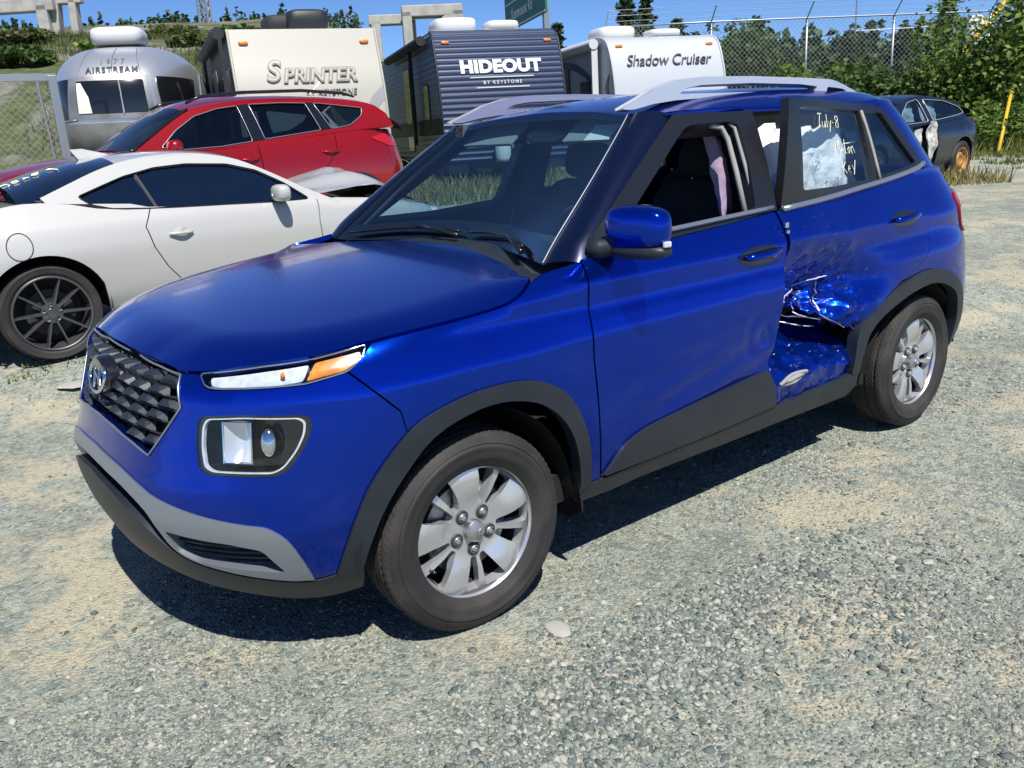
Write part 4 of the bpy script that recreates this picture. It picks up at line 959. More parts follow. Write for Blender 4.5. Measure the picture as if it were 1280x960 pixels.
# marker-pen writing on the rear window
def scribble(strokes, x0, z0, w, h, name):
    b = MB()
    for st in strokes:
        b.tube([sprung(np.array([gx(x0 - w*a)]), np.array([z0 + h*c]))[0] + np.array([.0, .005, 0]) for a, c in st], .0014, 4)
    return b.build(name, 'chalk', rgl)
scribble([[(.0, .95), (.12, 1), (.08, .55), (.05, .05), (-.04, .12)], [(.02, 1), (.2, .98)], [(.2, .5), (.22, .1), (.3, .1), (.34, .5), (.35, .1)], [(.42, .95), (.43, .08)], [(.5, .5), (.54, .2)], [(.62, .55), (.52, -.2)], [(.68, .4), (.74, .42)],
          [(.98, .85), (.86, .85), (.84, .65), (.97, .4), (.95, .08), (.84, .1), (.84, .35), (.98, .6), (.97, .85)]], -1.79, 1.362, .20, .055, 'writing')
scribble([[(.0, .0), (.04, .9), (.12, .35), (.2, .95), (.24, .05)], [(.3, .3), (.4, .4), (.34, .55), (.3, .25), (.42, .1)], [(.52, 1), (.5, .1), (.58, .12)], [(.44, .7), (.62, .75)], [(.72, .5), (.64, .35), (.68, .08), (.76, .3), (.72, .5)], [(.82, .5), (.84, .05)], [(.82, .4), (.92, .55), (.98, .1)]], -1.92, 1.262, .17, .060, 'writing')
scribble([[(.1, 1), (.1, .1)], [(.3, .9), (.12, .5), (.32, .05)], [(.42, .3), (.56, .4), (.5, .6), (.42, .25), (.58, .08)], [(.7, .6), (.78, .25)], [(.95, .95), (.74, -.1)]], -1.95, 1.190, .13, .052, 'writing')

# ---- quarter panel, tail, rear bumper
qp_front = list(reversed([(u+E_, z) for u, z in smooth_line(rd_rear, 4)]))
qp = [(1.905+E_, .729)] + qp_front + [(2.12, 1.172), (2.25, 1.178), (2.40, 1.165), (2.46, 1.10), (2.465, .86), (2.46, .70), (2.40, .62), (2.345, .52)] + [(a, b+.002) for a, b in reversed(smooth_line(archR_o, 4)[24:42])]
qp = [(1.905+E_, .729)] + qp_front + [(2.12, 1.172), (2.25, 1.178), (2.40, 1.165), (2.46, 1.10), (2.465, .86), (2.46, .72), (2.40, .64), (2.315, .58), (2.22, .682), (2.12, .727), (2.0, .749), (1.9378, .735)]
both('quarter_panel', VS.P, [fillet(qp, .004, 1)], PB, suv, d=.03, sc=(1.8, 1), thick=.025)
both('rear_bumper', VS.P, [[(2.318, .578), (2.40, .637), (2.462, .715), (2.6, .71), (3.0, .71), (3.0, .25), (2.6, .26), (2.36, .30), (2.36, .40), (2.347, .50)]], PB, suv, d=.05, sc=(1.4, 1), thick=.03)
both('tail_panel', VS.P, [[(2.46, .72), (2.465, .86), (2.46, 1.10), (2.42, 1.17), (3.0, 1.17), (3.0, .72)]], PB, suv, d=.06, sc=(1.4, 1), thick=.02)
for s in (1, -1):
    tl = patch('tail_lamp', VS.P, [fillet([(2.338, 1.045), (2.43, 1.055), (2.62, 1.05), (2.62, .88), (2.43, .865), (2.352, .862), (2.335, .95)], .03, 3)], 'lamp_red', suv, d=.025, sc=(1.6, 1), off=.008, thick=.03, side=s)
    patch('rear_pillar', VG.P, [[(2.318, 1.17), (2.302, 1.28), (2.264, 1.40), (2.228, 1.448), (2.16, 1.459), (gx(-2.3), 1.47), (2.25, 1.485), (2.40, 1.475), (2.5, 1.45), (2.5, 1.12), (2.30, 1.15)]], PB, suv, d=.025, sc=(1.6, 1), thick=.02, side=s)
    patch('tailgate_window', VG.P, [[(2.505, 1.16), (2.505, 1.44), (3.0, 1.44), (3.0, 1.16)]], 'glass_clear', suv, d=.06, sc=(1.4, 1), off=-.01, thick=0, flange=False, side=s)
    # door handles
    for hx, hz, r0, r1 in ((-1.32, .955, 1.455, 1.60), (-2.33, .985, 1.86, 2.02)):
        if s < 0 and hx < -2: pass
        b = MB()
        base = lambda x, z: VS.P(ux(x) if x > -2.5 else 2 + (-2.5-x)*.6, z)[0]
        pts = [base(hx + .10 - .20*t, hz + .010*t) + np.array([0, .004 + .034*math.sin(math.pi*min(1, max(0, t)))**.5, 0]) for t in np.linspace(0, 1, 13)]
        b.tube([q*np.array([1, s, 1]) for q in pts], [.008] + [.0135]*11 + [.008], 8)
        hd = b.build('door_handle', PB, suv, smooth=True)
        cup = MB(); V = []; 
        for rr_, dd in ((1.0, .0015), (.8, .0025)):
            V += [tuple((base(hx + .125*rr_*math.cos(t), hz + .034*rr_*math.sin(t)) + np.array([0, dd, 0]))*np.array([1, s, 1])) for t in [k*math.pi/12 for k in range(24)]]
        cup.add(V, [(j, (j+1) % 24, 24+(j+1) % 24, 24+j) for j in range(24)] + [tuple(range(24, 48))]); cup.build('handle_cup', 'plastic_gloss', hd, smooth=True)

# ---- mirrors
def rbox(c, d, e=3.2, nu=20, nv=12, shape=None):
    V = []; F = []
    for i in range(nv+1):
        ph = -math.pi/2 + math.pi*i/nv
        for j in range(nu):
            th = 2*math.pi*j/nu
            p = lambda v: math.copysign(abs(v)**(2/e), v)
            q = [p(math.cos(ph))*p(math.cos(th)), p(math.cos(ph))*p(math.sin(th)), p(math.sin(ph))]
            if shape: q = shape(q)
            V.append((c[0]+q[0]*d[0]/2, c[1]+q[1]*d[1]/2, c[2]+q[2]*d[2]/2))
    for i in range(nv):
        for j in range(nu): F.append((i*nu+j, i*nu+(j+1) % nu, (i+1)*nu+(j+1) % nu, (i+1)*nu+j))
    return V, F
for s in (1,):
    mr = bpy.data.objects.new('door_mirror', None); COL.objects.link(mr); mr.parent = suv
    sh = lambda q: (q[0]*(1-.25*max(0, q[1])) + .12*q[1]*-1, q[1], q[2]*(1-.10*max(0, q[1])) + .02*q[1])
    c = (-.595, .945, 1.135)
    V, F = rbox(c, (.115, .215, .135), 3.4, 24, 14, sh); V = [(x, s*y, z) for x, y, z in V]
    MB().add(V, F).build('mirror_cap', PB, mr, smooth=True)
    V, F = rbox((c[0]-.004, c[1]-.004, c[2]-.068), (.112, .225, .05), 3.0, 24, 10, sh); V = [(x, s*y, z) for x, y, z in V]
    MB().add(V, F).build('mirror_base', 'plastic_dark', mr, smooth=True)
    b = MB(); b.tube([(-.525, s*.80, 1.075), (-.545, s*.835, 1.072), (-.575, s*.875, 1.078), (-.585, s*.92, 1.085)], [.034, .030, .026, .024], 10); b.build('mirror_arm', 'plastic_dark', mr, smooth=True)
    MB().box((c[0]-.052, s*c[1], c[2]-.005), (.006, .150, .085)).build('mirror_glass', 'chrome', mr, bevel=.002)
    MB().box((c[0]-.008, s*(c[1]+.104), c[2]-.045), (.03, .012, .018)).build('side_repeater', 'lamp_white', mr, bevel=.004)
    patch('mirror_sail', VG.P, [fillet([(gx(-.515), 1.062), (gx(-.545), 1.105), (gx(-.665), 1.185), (gx(-.665), 1.075)], .01, 2)], 'plastic_dark', mr, d=.03, sc=(2.2, 1), off=.010, thick=.02, side=s)

# ---- wipers
for y0, y1 in ((-.62, -.02), (.02, .50)):
    wp = bpy.data.objects.new('wiper', None); COL.objects.link(wp); wp.parent = suv
    pts = []
    for t in np.linspace(0, 1, 9):
        y = y0 + (y1-y0)*t; z = 1.058 + .014*math.sin(t*math.pi) - .035*abs(y)*.8; pts.append(ws_fn(np.array([y]), np.array([z]))[0] + np.array([.014, 0, .018]))
    MB().tube(pts, [.006] + [.010]*7 + [.006], 6).build('wiper_blade', 'plastic_gloss', wp, smooth=True)
    m0 = pts[4]; MB().tube([m0 + np.array([0, 0, .008]), (m0 + np.array(pts[8]))/2 + np.array([.015, .02, .006]), np.array(pts[8]) + np.array([.03, .03, -.012])], [.006, .008, .010], 6).build('wiper_arm', 'plastic_gloss', wp, smooth=True)

# ---- wheels, liners, underbody
for x in (0, -2.52):
    for s in (1, -1):
        venue_wheel(suv, x, s, R(-1.9) if x == 0 else 0)
        b = MB(); n = 20; V = []; F = []
        for i in range(n+1):
            t = R(4 + 172*i/n)
            for y in (.50, .84):
                rr_ = .385 if y > .6 else .39
                V.append((x + rr_*math.cos(t)*(1.0), s*y, .30 + rr_*math.sin(t)))
        F = [(2*i, 2*i+1, 2*i+3, 2*i+2) for i in range(n)]
        b.add(V, F)
        b.add([(x + .39*math.cos(R(4+172*i/n)), s*.50, .30 + .39*math.sin(R(4+172*i/n))) for i in range(n+1)] + [(x, s*.50, .25)], [(i, i+1, n+1) for i in range(n)])
        b.build('wheel_liner', 'liner_black', suv, smooth=True)
    for s in ((1, -1) if x == 0 else ()):
        V = [(x-.385, s*.72, .38), (x-.385, s*.865, .385), (x-.395, s*.868, .25), (x-.40, s*.80, .205), (x-.40, s*.70, .215)]
        MB().add(V + [(a-.008, b_, c_) for a, b_, c_ in V], [(0, 1, 2, 3, 4), (9, 8, 7, 6, 5)] + [(i, i+5, (i+1) % 5+5, (i+1) % 5) for i in range(5)]).build('mud_flap', 'plastic_gloss', suv)
MB().box((-1.25, 0, .31), (1.9, 1.56, .10)).box((.30, 0, .34), (.70, .95, .16)).box((-2.75, 0, .36), (.6, 1.0, .16)).build('underbody', 'liner_black', suv)
MB().box((-1.27, .0, .62), (.02, 1.4, .55)).build('void_plate', 'void_black', suv) if False else None

# ---- interior
dash = MB(); V = []; F = []
for i, y in enumerate(np.linspace(-.70, .70, 15)):
    for x, z in ((-.52, 1.0), (-.62, 1.035), (-.74, 1.045 + (.03 if .15 < y < .55 else 0)), (-.84, 1.01), (-.88, .90), (-.84, .62)): V.append((x + .10*(abs(y)/.7)**2, y, z - .01*(abs(y)/.7)**2))
F = [(i*6+j, i*6+j+1, (i+1)*6+j+1, (i+1)*6+j) for i in range(14) for j in range(5)]
dash.add(V, F).build('dashboard', 'dash_black', suv, smooth=True)
sw = bpy.data.objects.new('steering_wheel', None); COL.objects.link(sw); sw.parent = suv; sw.location = (-.98, .36, .98); sw.rotation_euler = (0, R(-65), 0)
MB().tube([(.185*math.cos(k*math.pi/16), .185*math.sin(k*math.pi/16), 0) for k in range(33)], .015, 8, False).build('steering_rim', 'dash_black', sw, smooth=True)
b = MB(); V, F = rbox((0, 0, -.02), (.12, .16, .06), 3); b.add(V, F).tube([(0, -.18, 0), (0, .18, 0)], .016, 6).tube([(0, 0, 0), (-.18, 0, 0)], .014, 6); b.build('steering_hub', 'dash_black', sw, smooth=True)
def seat(x, y):
    st = bpy.data.objects.new('seat', None); COL.objects.link(st); st.parent = suv; st.location = (x, y, 0)
    V, F = rbox((0, 0, .56), (.52, .50, .20), 4); MB().add(V, F).build('cushion', 'trim_cloth', st, smooth=True)
    V, F = rbox((0, 0, 0), (.17, .49, .66), 4); o = MB().add(V, F).build('backrest', 'trim_cloth', st, smooth=True); o.location = (-.30, 0, .88); o.rotation_euler = (0, R(-14), 0)
    V, F = rbox((0, 0, 0), (.11, .27, .17), 3.2); o = MB().add(V, F).build('headrest', 'trim_cloth', st, smooth=True); o.location = (-.40, 0, 1.285); o.rotation_euler = (0, R(-10), 0)
    MB().tube([(-.37, -.06, 1.13), (-.39, -.06, 1.25)], .007, 6).tube([(-.37, .06, 1.13), (-.39, .06, 1.25)], .007, 6).build('headrest_post', 'chrome', st)
for x, y in ((-1.22, .36), (-1.22, -.36), (-2.05, .34), (-2.05, -.34)): seat(x, y)
MB().box((-1.25, 0, .40), (2.2, 1.45, .05)).box((-2.62, 0, .75), (.55, 1.30, .60)).build('cabin_floor', 'liner_black', suv)
# headliner just under the roof
patch('headliner', lambda a, b: roof_fn(a, b) + np.array([0, 0, -.045]), [[(-1.09, -.52), (-1.09, .52), (-1.3, .585), (-2.5, .57), (-2.75, .4), (-2.75, -.4), (-2.5, -.57), (-1.3, -.585)]], 'dash_black', suv, d=.12, sc=(1, 1), thick=0, flange=False)
V, F = rbox((-1.06, 0, 1.405), (.05, .24, .07), 3.2); MB().add(V, F).build('rear_view_mirror', 'plastic_gloss', suv, smooth=True)
for s in (1, -1):
    MB().box((-1.06, s*.33, 1.43), (.16, .34, .014), Matrix.Rotation(R(38), 3, 'Y')).build('sun_visor', 'trim_light', suv, bevel=.005)
MB().box((-1.02, .36, 1.412), (.085, .13, .003), Matrix.Rotation(R(38), 3, 'Y')).build('visor_label', 'paper', suv)
# deployed side curtain airbags hanging behind the left windows
def bag(name, x0, x1, z0, z1, y, m, seed, amp=.05, nx=26, nz=20, slant=0.):
    V = []; 
    for i in range(nx+1):
        for j in range(nz+1):
            a, c = i/nx, j/nz; x = x0 + (x1-x0)*a; z = z1 + (z0-z1)*c
            e = math.sin(math.pi*min(1, a*1.0))**.5*math.sin(math.pi*(.25+.75*c)) if 0 < a < 1 else 0
            f1 = ridge(np.array([x*1.0+z*.6]), np.array([z-x*.5]), seed, 5.5)[0]; f2 = ridge(np.array([x]), np.array([z*1.4]), seed+4, 13)[0]
            V.append((x, y - .28*(z-1.1)*.8 + amp*(e + .65*f1 + .22*f2) - slant*c, z - .025*f1*c))
    F = [(i*(nz+1)+j, (i+1)*(nz+1)+j, (i+1)*(nz+1)+j+1, i*(nz+1)+j+1) for i in range(nx) for j in range(nz)]
    return MB().add(V, F).build(name, m, suv, auto=.5)
bag('curtain_airbag', -1.52, -1.96, 1.02, 1.41, .62, 'bag_white', 1, .05)
bag('curtain_airbag', -1.84, -2.24, 1.05, 1.39, .61, 'bag_white', 5, .05)
bag('curtain_airbag', -1.60, -1.86, 1.30, 1.42, .62, 'bag_pink', 9, .03, 16, 8)
bag('seat_airbag', -1.56, -1.72, .98, 1.22, .64, 'bag_lilac', 12, .04, 14, 14)
bag('curtain_airbag', -1.40, -1.49, 1.08, 1.44, .560, 'bag_pink', 15, .035, 12, 22, -.02)
MB().box((-2.42, .30, 1.135), (.22, .40, .02), Matrix.Rotation(R(8), 3, 'X')).build('red_cloth', 'lamp_red', suv, bevel=.006)
b3 = along([ws_fn(np.array([-a]), np.array([b]))[0] + np.array([-.02, .035, -.02]) for a, b in ws_edge], 10)
loft('pillar_trim', b3, b3 + np.array([-.075, -.03, .02]), 'trim_light', suv, .012, 5, 1, (-.3, .8, -.3))
# rear seat belts and far pillars
for s in (1, -1):
    b = MB(); b.bar(VG.P(gx(-1.52), 1.08)[0]*np.array([1, s, 1]) + np.array([0, -s*.05, 0]), VG.P(gx(-1.56), 1.46)[0]*np.array([1, s, 1]) + np.array([0, -s*.05, 0]), .09, .03, (0, 1, 0)); b.build('centre_pillar', 'plastic_dark', suv, bevel=.008)
# ---------------------------------------------------------------- other vehicles in the yard
mat('paint_white', (.45, .45, .44), .35, coat=.9, coat_rough=.03)
mat('paint_red', (.36, .003, .005), .30, metal=.45, coat=1.0, coat_rough=.02)
mat('paint_black', (.004, .006, .012), .25, coat=.6, coat_rough=.03, vary=((.04, .04, .04), 7, .62, .74, 8))
glass('glass_mid', (.20, .28, .32), 1.0)
mat('rim_dark', (.17, .17, .18), .35, metal=.8, coat=.3)
mat('glass_opaque', (.002, .005, .016), .04, coat=1.0, spec=.9)
mat('rim_steel', (.48, .26, .07), .6, metal=.25, vary=((.30, .15, .05), 18, .45, .65))
mat('door_inner', (.50, .50, .47), .7, vary=((.25, .24, .22), 16, .5, .65))

class Car:
    def __init__(s, root, S, T, GW, paint):
        s.root, s.S, s.T, s.paint = root, S, curve(T), paint; s.GW = curve(GW)
        s.G = lambda a, b: np.stack([a, s.GW(b), b], -1)
    def panels(s, cuts, arches, zs, names, d=.05):
        S = s.S
        for i in range(len(cuts)-1):
            a, b = cuts[i], cuts[i+1]
            us = np.linspace(a[0][0], b[0][0], max(3, int(18*(b[0][0]-a[0][0])))); top = [(u, float(s.T(u))) for u in us]
            ub = np.linspace(b[-1][0], a[-1][0], max(6, int(70*abs(b[-1][0]-a[-1][0])))); bot = []
            for u in ub:
                x = S.P(u, .45)[0, 0]; z = zs
                for xc, zc, r in arches:
                    if abs(x-xc) < r: z = max(z, zc + math.sqrt(r*r - (x-xc)**2))
                bot.append((u, z))
            g = .0016
            loop = [(top[0][0]+g, top[0][1])] + top[1:-1] + [(top[-1][0]-g, top[-1][1])] + [(u-g, z) for u, z in b[1:-1]] + [(bot[0][0]-g, bot[0][1])] + bot[1:-1] + [(bot[-1][0]+g, bot[-1][1])] + [(u+g, z) for u, z in reversed(a[1:-1])]
            for sd in (1, -1): patch(names[i], S.P, [loop], s.paint, s.root, d=d, sc=(1.8, 1), thick=.03, side=sd)
    def top(s, name, E, zc, m, parent=None, p=2.2, n=8, up=None):
        """Crowned strip across the car between an edge curve and its mirror."""
        E = np.array(E); V = []; F = []; k = 2*n+1
        for x, y, z in E:
            c = zc(x)
            for j in range(-n, n+1):
                h = j/n; V.append((x, y*h, c + (z-c)*abs(h)**p))
        for i in range(len(E)-1):
            for j in range(2*n): F.append((i*k+j, i*k+j+1, (i+1)*k+j+1, (i+1)*k+j))
        return MB().add(V, F).build(name, m, parent or s.root, smooth=True)
    def edge(s, u0, u1, n=14):
        us = np.linspace(u0, u1, n); return s.S.P(us, s.T(us))
    def roof_edge(s, pts, n=4):
        S = s.S; out = []
        for x, z in smooth_line(pts, n):
            y = float(s.GW(z))
            if x < S.xcr:
                q = min(1., abs(x-S.xcr)/abs(float(S.XR(.95))-S.xcr)); y = min(y, float(S.W(.95))*max(0., 1-q**S.nr)**(1/S.nr) - .05)
            out.append((x, y, z))
        return out
    def windows(s, side_loop, holes, glass_m, frame_m, border=None):
        for sd in (1, -1):
            o = patch('upper_side', s.G, [side_loop] + holes, frame_m, s.root, d=.06, sc=(1, 1), thick=.03, side=sd, nsign=-1)
            for h in holes:
                patch('side_window', s.G, [h], glass_m, s.root, d=.10, sc=(1, 1), off=-.012, thick=0, flange=False, side=sd, nsign=-1)
                if border:
                    b = MB(); pts = [np.array([x, float(s.GW(z))+.004, z])*np.array([1, sd, 1]) for x, z in resample(h, .05, (1, 1))]; b.tube(pts + [pts[0]], .005, 5, False); b.build('window_trim', border, s.root, smooth=True)
    def inside(s, x0, x1, w=1.3, z=.35, h=.45):
        MB().box(((x0+x1)/2, 0, z), (abs(x1-x0), w, .06)).box((x1-.1, 0, z+h/2), (.2, w, h)).build('cabin_floor', 'liner_black', s.root)
    def seat(s, x, y):
        V, F = rbox((0, 0, 0), (.16, .46, .62), 4); b = MB().add(V, F); V, F = rbox((-.03, 0, .40), (.10, .25, .18), 3); b.add(V, F)
        V, F = rbox((.28, 0, -.30), (.5, .46, .18), 4); b.add(V, F)
        o = b.build('seat', 'trim_cloth', s.root, smooth=True); o.location = (x, y, .72); o.rotation_euler = (0, R(-14), 0)
    def wheel(s, x, y, r, w, build, rim=.22):
        for sd in (1, -1):
            o = bpy.data.objects.new('wheel', None); COL.objects.link(o); o.parent = s.root; o.location = (x, sd*(y - w/2), r); o.rotation_euler = (0, 0, 0 if sd > 0 else math.pi)
            tyre_mesh('tyre', o, r, w, rim, False, n=56); build(o, w/2, rim)
            b = MB(); n = 14; q = r+.065
            V = [(x + q*math.cos(R(-5+190*i/n)), sd*yy, r + q*math.sin(R(-5+190*i/n))) for i in range(n+1) for yy in (y-.40, y-.03)]
            b.add(V, [(2*i, 2*i+1, 2*i+3, 2*i+2) for i in range(n)])
            b.add([(x + q*math.cos(R(-5+190*i/n)), sd*(y-.40), r + q*math.sin(R(-5+190*i/n))) for i in range(n+1)] + [(x, sd*(y-.40), r*.6)], [(i, i+1, n+1) for i in range(n)])
            b.build('wheel_liner', 'liner_black', s.root, smooth=True)

def spoke_rim(o, h, rim, n=10, m='rim_dark'):
    b = MB().lathe([(rim-.014, h-.05), (rim-.012, h-.006), (rim-.004, h-.002), (rim+.002, h-.008), (rim-.004, h-.03)], 56); lip = b.build('rim', m, o, auto=.8)
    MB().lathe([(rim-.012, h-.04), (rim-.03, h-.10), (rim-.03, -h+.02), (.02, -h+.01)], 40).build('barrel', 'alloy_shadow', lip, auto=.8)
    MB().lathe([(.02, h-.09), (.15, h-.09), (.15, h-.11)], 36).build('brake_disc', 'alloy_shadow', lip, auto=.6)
    for k in range(n):
        t = 2*math.pi*k/n + (.03 if k % 2 else -.03); c, s_ = math.cos(t), math.sin(t); px, pz = -s_, c
        r0, r1 = .05, rim-.010; w0, w1 = .012, .0085; V = []
        for r, w, y in ((r0, w0, h-.030), ((r0+r1)/2, w1*1.2, h-.020), (r1, w1, h-.012)):
            for dw, dy in ((-1, -.035), (-.55, 0), (.55, 0), (1, -.035)): V.append((c*r + px*w*dw, y+dy, s_*r + pz*w*dw))
        F = [(i*4+j, i*4+j+1, i*4+j+5, i*4+j+4) for i in range(2) for j in range(3)]
        MB().add(V, F).build('spoke', m, lip)
    MB().lathe([(.001, h-.012), (.030, h-.014), (.034, h-.03), (.066, h-.034), (.07, h-.06)], 28).build('hub', m, lip, auto=.6)
    for k in range(5):
        t = 2*math.pi*k/5+.3; MB().lathe([(.001, h-.020), (.010, h-.021), (.011, h-.04)], 8, c=(.052*math.cos(t), 0, .052*math.sin(t))).build('wheel_nut', 'chrome', lip)
def steel_rim(o, h, rim):
    b = MB().lathe([(rim-.02, -h+.02), (rim-.018, h-.01), (rim, h-.004), (rim-.006, h-.02), (rim-.03, h-.03), (rim-.05, h-.06), (.14, h-.055), (.11, h-.03), (.07, h-.03), (.06, h-.045), (.001, h-.045)], 40); rm = b.build('rim', 'rim_steel', o, auto=.6)
    for k in range(12):
        t = 2*math.pi*k/12; MB().lathe([(.001, h-.050), (.016, h-.050)], 10, c=(.152*math.cos(t), 0, .152*math.sin(t))).build('rim_hole', 'void_black', rm)
def split_rim(o, h, rim): spoke_rim(o, h, rim, 10, 'alloy')

# ---- white coupe, its tail to the left
coupe = empty('coupe', (-2.31, -4.335, .156), math.pi, 'white two-door coupe with dark spoked wheel, parked behind the blue SUV', 'car')
cS = Shell(W=[(.15, .74), (.25, .80), (.40, .862), (.55, .885), (.66, .888), (.76, .876), (.84, .855), (.90, .82), (.98, .77), (1.05, .72)], XF=[(.15, .72), (.3, .82), (.45, .86), (.55, .85), (.65, .80), (.9, .7)],
           XR=[(.15, -3.2), (.4, -3.40), (.6, -3.42), (.8, -3.38), (.95, -3.30), (1.05, -3.2)], xcf=0, xcr=-2.55, nf=2.4, nr=2.7,
           zt=[(0, .68), (.5, .74), (1, .84), (1.25, .93), (1.5, 1.1), (1.9, 1.12), (2.1, 1.08), (2.5, 1.0), (3, .98)], rt=.10,
           disp=lambda p, u, z: (p.__setitem__((Ellipsis, 1), p[..., 1] + .020*np.exp(-((p[..., 0]+2.57)/.5)**2)*np.exp(-((z-.68)/.16)**2)*sst(.4, .7, p[..., 1])), p)[1])
cT = [(0, .67), (.3, .69), (.6, .745), (1.0, .83), (1.25, .875), (1.35, .875), (1.5, .888), (1.7, .908), (1.82, .93), (1.9, .975), (1.95, 1.005), (2.05, 1.01), (2.2, .99), (2.5, .965), (3, .955)]
cc = Car(coupe, cS, cT, [(.84, .84), (.90, .80), (1.0, .745), (1.1, .685), (1.2, .615), (1.26, .56), (1.30, .45)], 'paint_white')
cux = cS.ux
cut = lambda *q: [(cux(x), z) for x, z in q]
cc.panels([[(0, .67), (0, .22)], [(.80, .79), (.82, .62), (.86, .22)], cut((-.60, .872), (-.62, .7), (-.60, .4), (-.56, .22)), cut((-1.84, .915), (-1.90, .80), (-1.87, .66), (-1.80, .52), (-1.72, .42), (-1.70, .22)), [(2.30, .985), (2.33, .7), (2.30, .45), (2.30, .22)], [(3, .955), (3, .22)]],
          [(0, .312, .375), (-2.57, .312, .375)], .20, ['front_bumper', 'fender', 'door', 'quarter_panel', 'rear_bumper'])
re_ = [(-.42, .84), (-.70, .985), (-.95, 1.125), (-1.15, 1.215), (-1.40, 1.262), (-1.60, 1.268), (-1.85, 1.245), (-2.08, 1.190), (-2.35, 1.09), (-2.62, .985)]
E_roof = cc.roof_edge(re_, 4)
zc_roof = curve([(-3.1, .98), (-2.9, 1.03), (-2.62, 1.115), (-2.35, 1.20), (-2.08, 1.258), (-1.85, 1.284), (-1.6, 1.295), (-1.3, 1.285), (-1.1, 1.245), (-.8, 1.10), (-.42, .92)])
ws_n = 13; rg_n = 26
cc.top('windscreen', E_roof[:ws_n], zc_roof, 'glass_tint', p=2.5)
cc.top('roof', E_roof[ws_n-1:rg_n+1], zc_roof, 'paint_white')
cc.top('rear_glass', E_roof[rg_n:], zc_roof, 'glass_opaque', p=2.5)
MB().tube([np.array(q) + np.array([.004, 0, .004]) for q in E_roof[rg_n:]], .010, 5).build('glass_edge', 'plastic_gloss', coupe, smooth=True)
deck = list(cc.edge(1.99, 3.0, 16)); cc.top('boot_lid', deck, curve([(-3.4, .96), (-3.2, .985), (-2.6, 1.0), (-2.4, 1.01)]), 'paint_white')
win = [(-2.264, 1.028), (-2.19, .968), (-2.071, .934), (-1.811, .914), (-1.243, .895), (-.70, .878), (-.66, .885), (-.818, 1.010), (-1.00, 1.115), (-1.20, 1.172), (-1.494, 1.192), (-1.72, 1.180), (-1.943, 1.135), (-2.111, 1.080)]
div = [(-1.856, 1.150), (-1.84, 1.150), (-1.768, .914), (-1.784, .914)]
w_rear = [(-2.264, 1.028), (-2.19, .968), (-2.071, .934), (-1.800, .915), (-1.868, 1.153), (-1.943, 1.135), (-2.111, 1.080)]
w_front = [(-1.765, .914), (-1.243, .895), (-.70, .878), (-.66, .887), (-.818, 1.010), (-1.00, 1.115), (-1.20, 1.172), (-1.494, 1.192), (-1.72, 1.180), (-1.833, 1.160)]
side = [(x, z) for x, y, z in E_roof[:35]] + [(-2.46, 1.0), (-2.30, .985), (-1.95, .955), (-1.84, .925), (-1.6, .905), (-1.2, .888), (-.8, .876), (-.52, .868), (-.42, .84)]
cc.windows(side, [fillet(win, .02, 2)], 'glass_opaque', 'paint_white', 'plastic_gloss')
for sd in (1, -1): patch('window_divider', cc.G, [[(-1.868, 1.150), (-1.848, 1.152), (-1.775, .918), (-1.797, .920)]], 'plastic_dark', coupe, d=.1, sc=(1, 1), off=-.004, thick=.006, side=sd, nsign=-1)
for sd in (1, -1):
    V, F = rbox((-.93, sd*.93, .945), (.11, .20, .125), 3.0, 18, 10); m_ = MB().add(V, F).build('door_mirror', 'paint_white', coupe, smooth=True)
    MB().tube([(-.86, sd*.79, .89), (-.90, sd*.86, .895), (-.92, sd*.91, .90)], [.035, .028, .03], 8).build('mirror_foot', 'plastic_gloss', m_, smooth=True)
    hc = lambda x, z: cS.P(cux(x), z)[0]*np.array([1, sd, 1])
    hb = MB().tube([hc(-1.60 - .16*t, .735) + np.array([0, sd*(.006+.024*math.sin(math.pi*t)), 0]) for t in np.linspace(0, 1, 9)], .011, 7).build('door_handle', 'paint_white', coupe, smooth=True)
    cv = MB(); V = [tuple(hc(-1.68 + .05*math.cos(t), .745 + .032*math.sin(t)) + np.array([0, sd*.002, 0])) for t in [k*math.pi/9 for k in range(18)]]; cv.add(V, [tuple(range(18))]); cv.build('handle_cup', 'door_inner', hb)
fd_ = MB(); fd_.tube([cS.P(2.10 + .055*math.cos(t), .755 + .085*math.sin(t))[0]*np.array([1, -1, 1]) + np.array([0, -.001, 0]) for t in [k*math.pi/14 for k in range(29)]], .003, 4, False); fd_.build('fuel_flap', 'plastic_dark', coupe)
fin = MB().add([(-2.06, -.035, 1.262), (-2.06, .035, 1.262), (-1.84, .02, 1.288), (-1.84, -.02, 1.288), (-2.10, 0, 1.335), (-2.02, 0, 1.338)], [(0, 1, 2, 3), (0, 4, 1), (1, 4, 5, 2), (2, 5, 3), (3, 5, 4, 0)]).build('antenna_fin', 'paint_white', coupe)
def coupe_write(strokes, x0, w, y0, h):
    b = MB()
    for st in strokes:
        pts = []
        for a, c in st:
            x = x0 + a*w; y = -(y0 + c*h); e = np.interp(-x, [-q[0] for q in E_roof], [q[2] for q in E_roof]); ye = np.interp(-x, [-q[0] for q in E_roof], [q[1] for q in E_roof]); cz = float(zc_roof(x))
            pts.append((x, y, cz + (e-cz)*abs(y/ye)**2.5 + .007))
        b.tube(pts, .005, 4)
    b.build('writing', 'chalk', coupe)
coupe_write([[(.0, .3), (.03, .05), (.18, .1), (.20, .6), (.17, .8)], [(.26, .2), (.34, .2), (.34, .6), (.26, .6), (.26, .2)], [(.42, .6), (.44, .2)], [(.43, .4), (.50, .6)], [(.56, .4), (.66, .4), (.62, .7), (.56, .4), (.58, .15), (.68, .2)], [(.80, .3), (.86, .5)], [(.92, 1.0), (.84, .1)]], -2.66, .42, .20, .16)
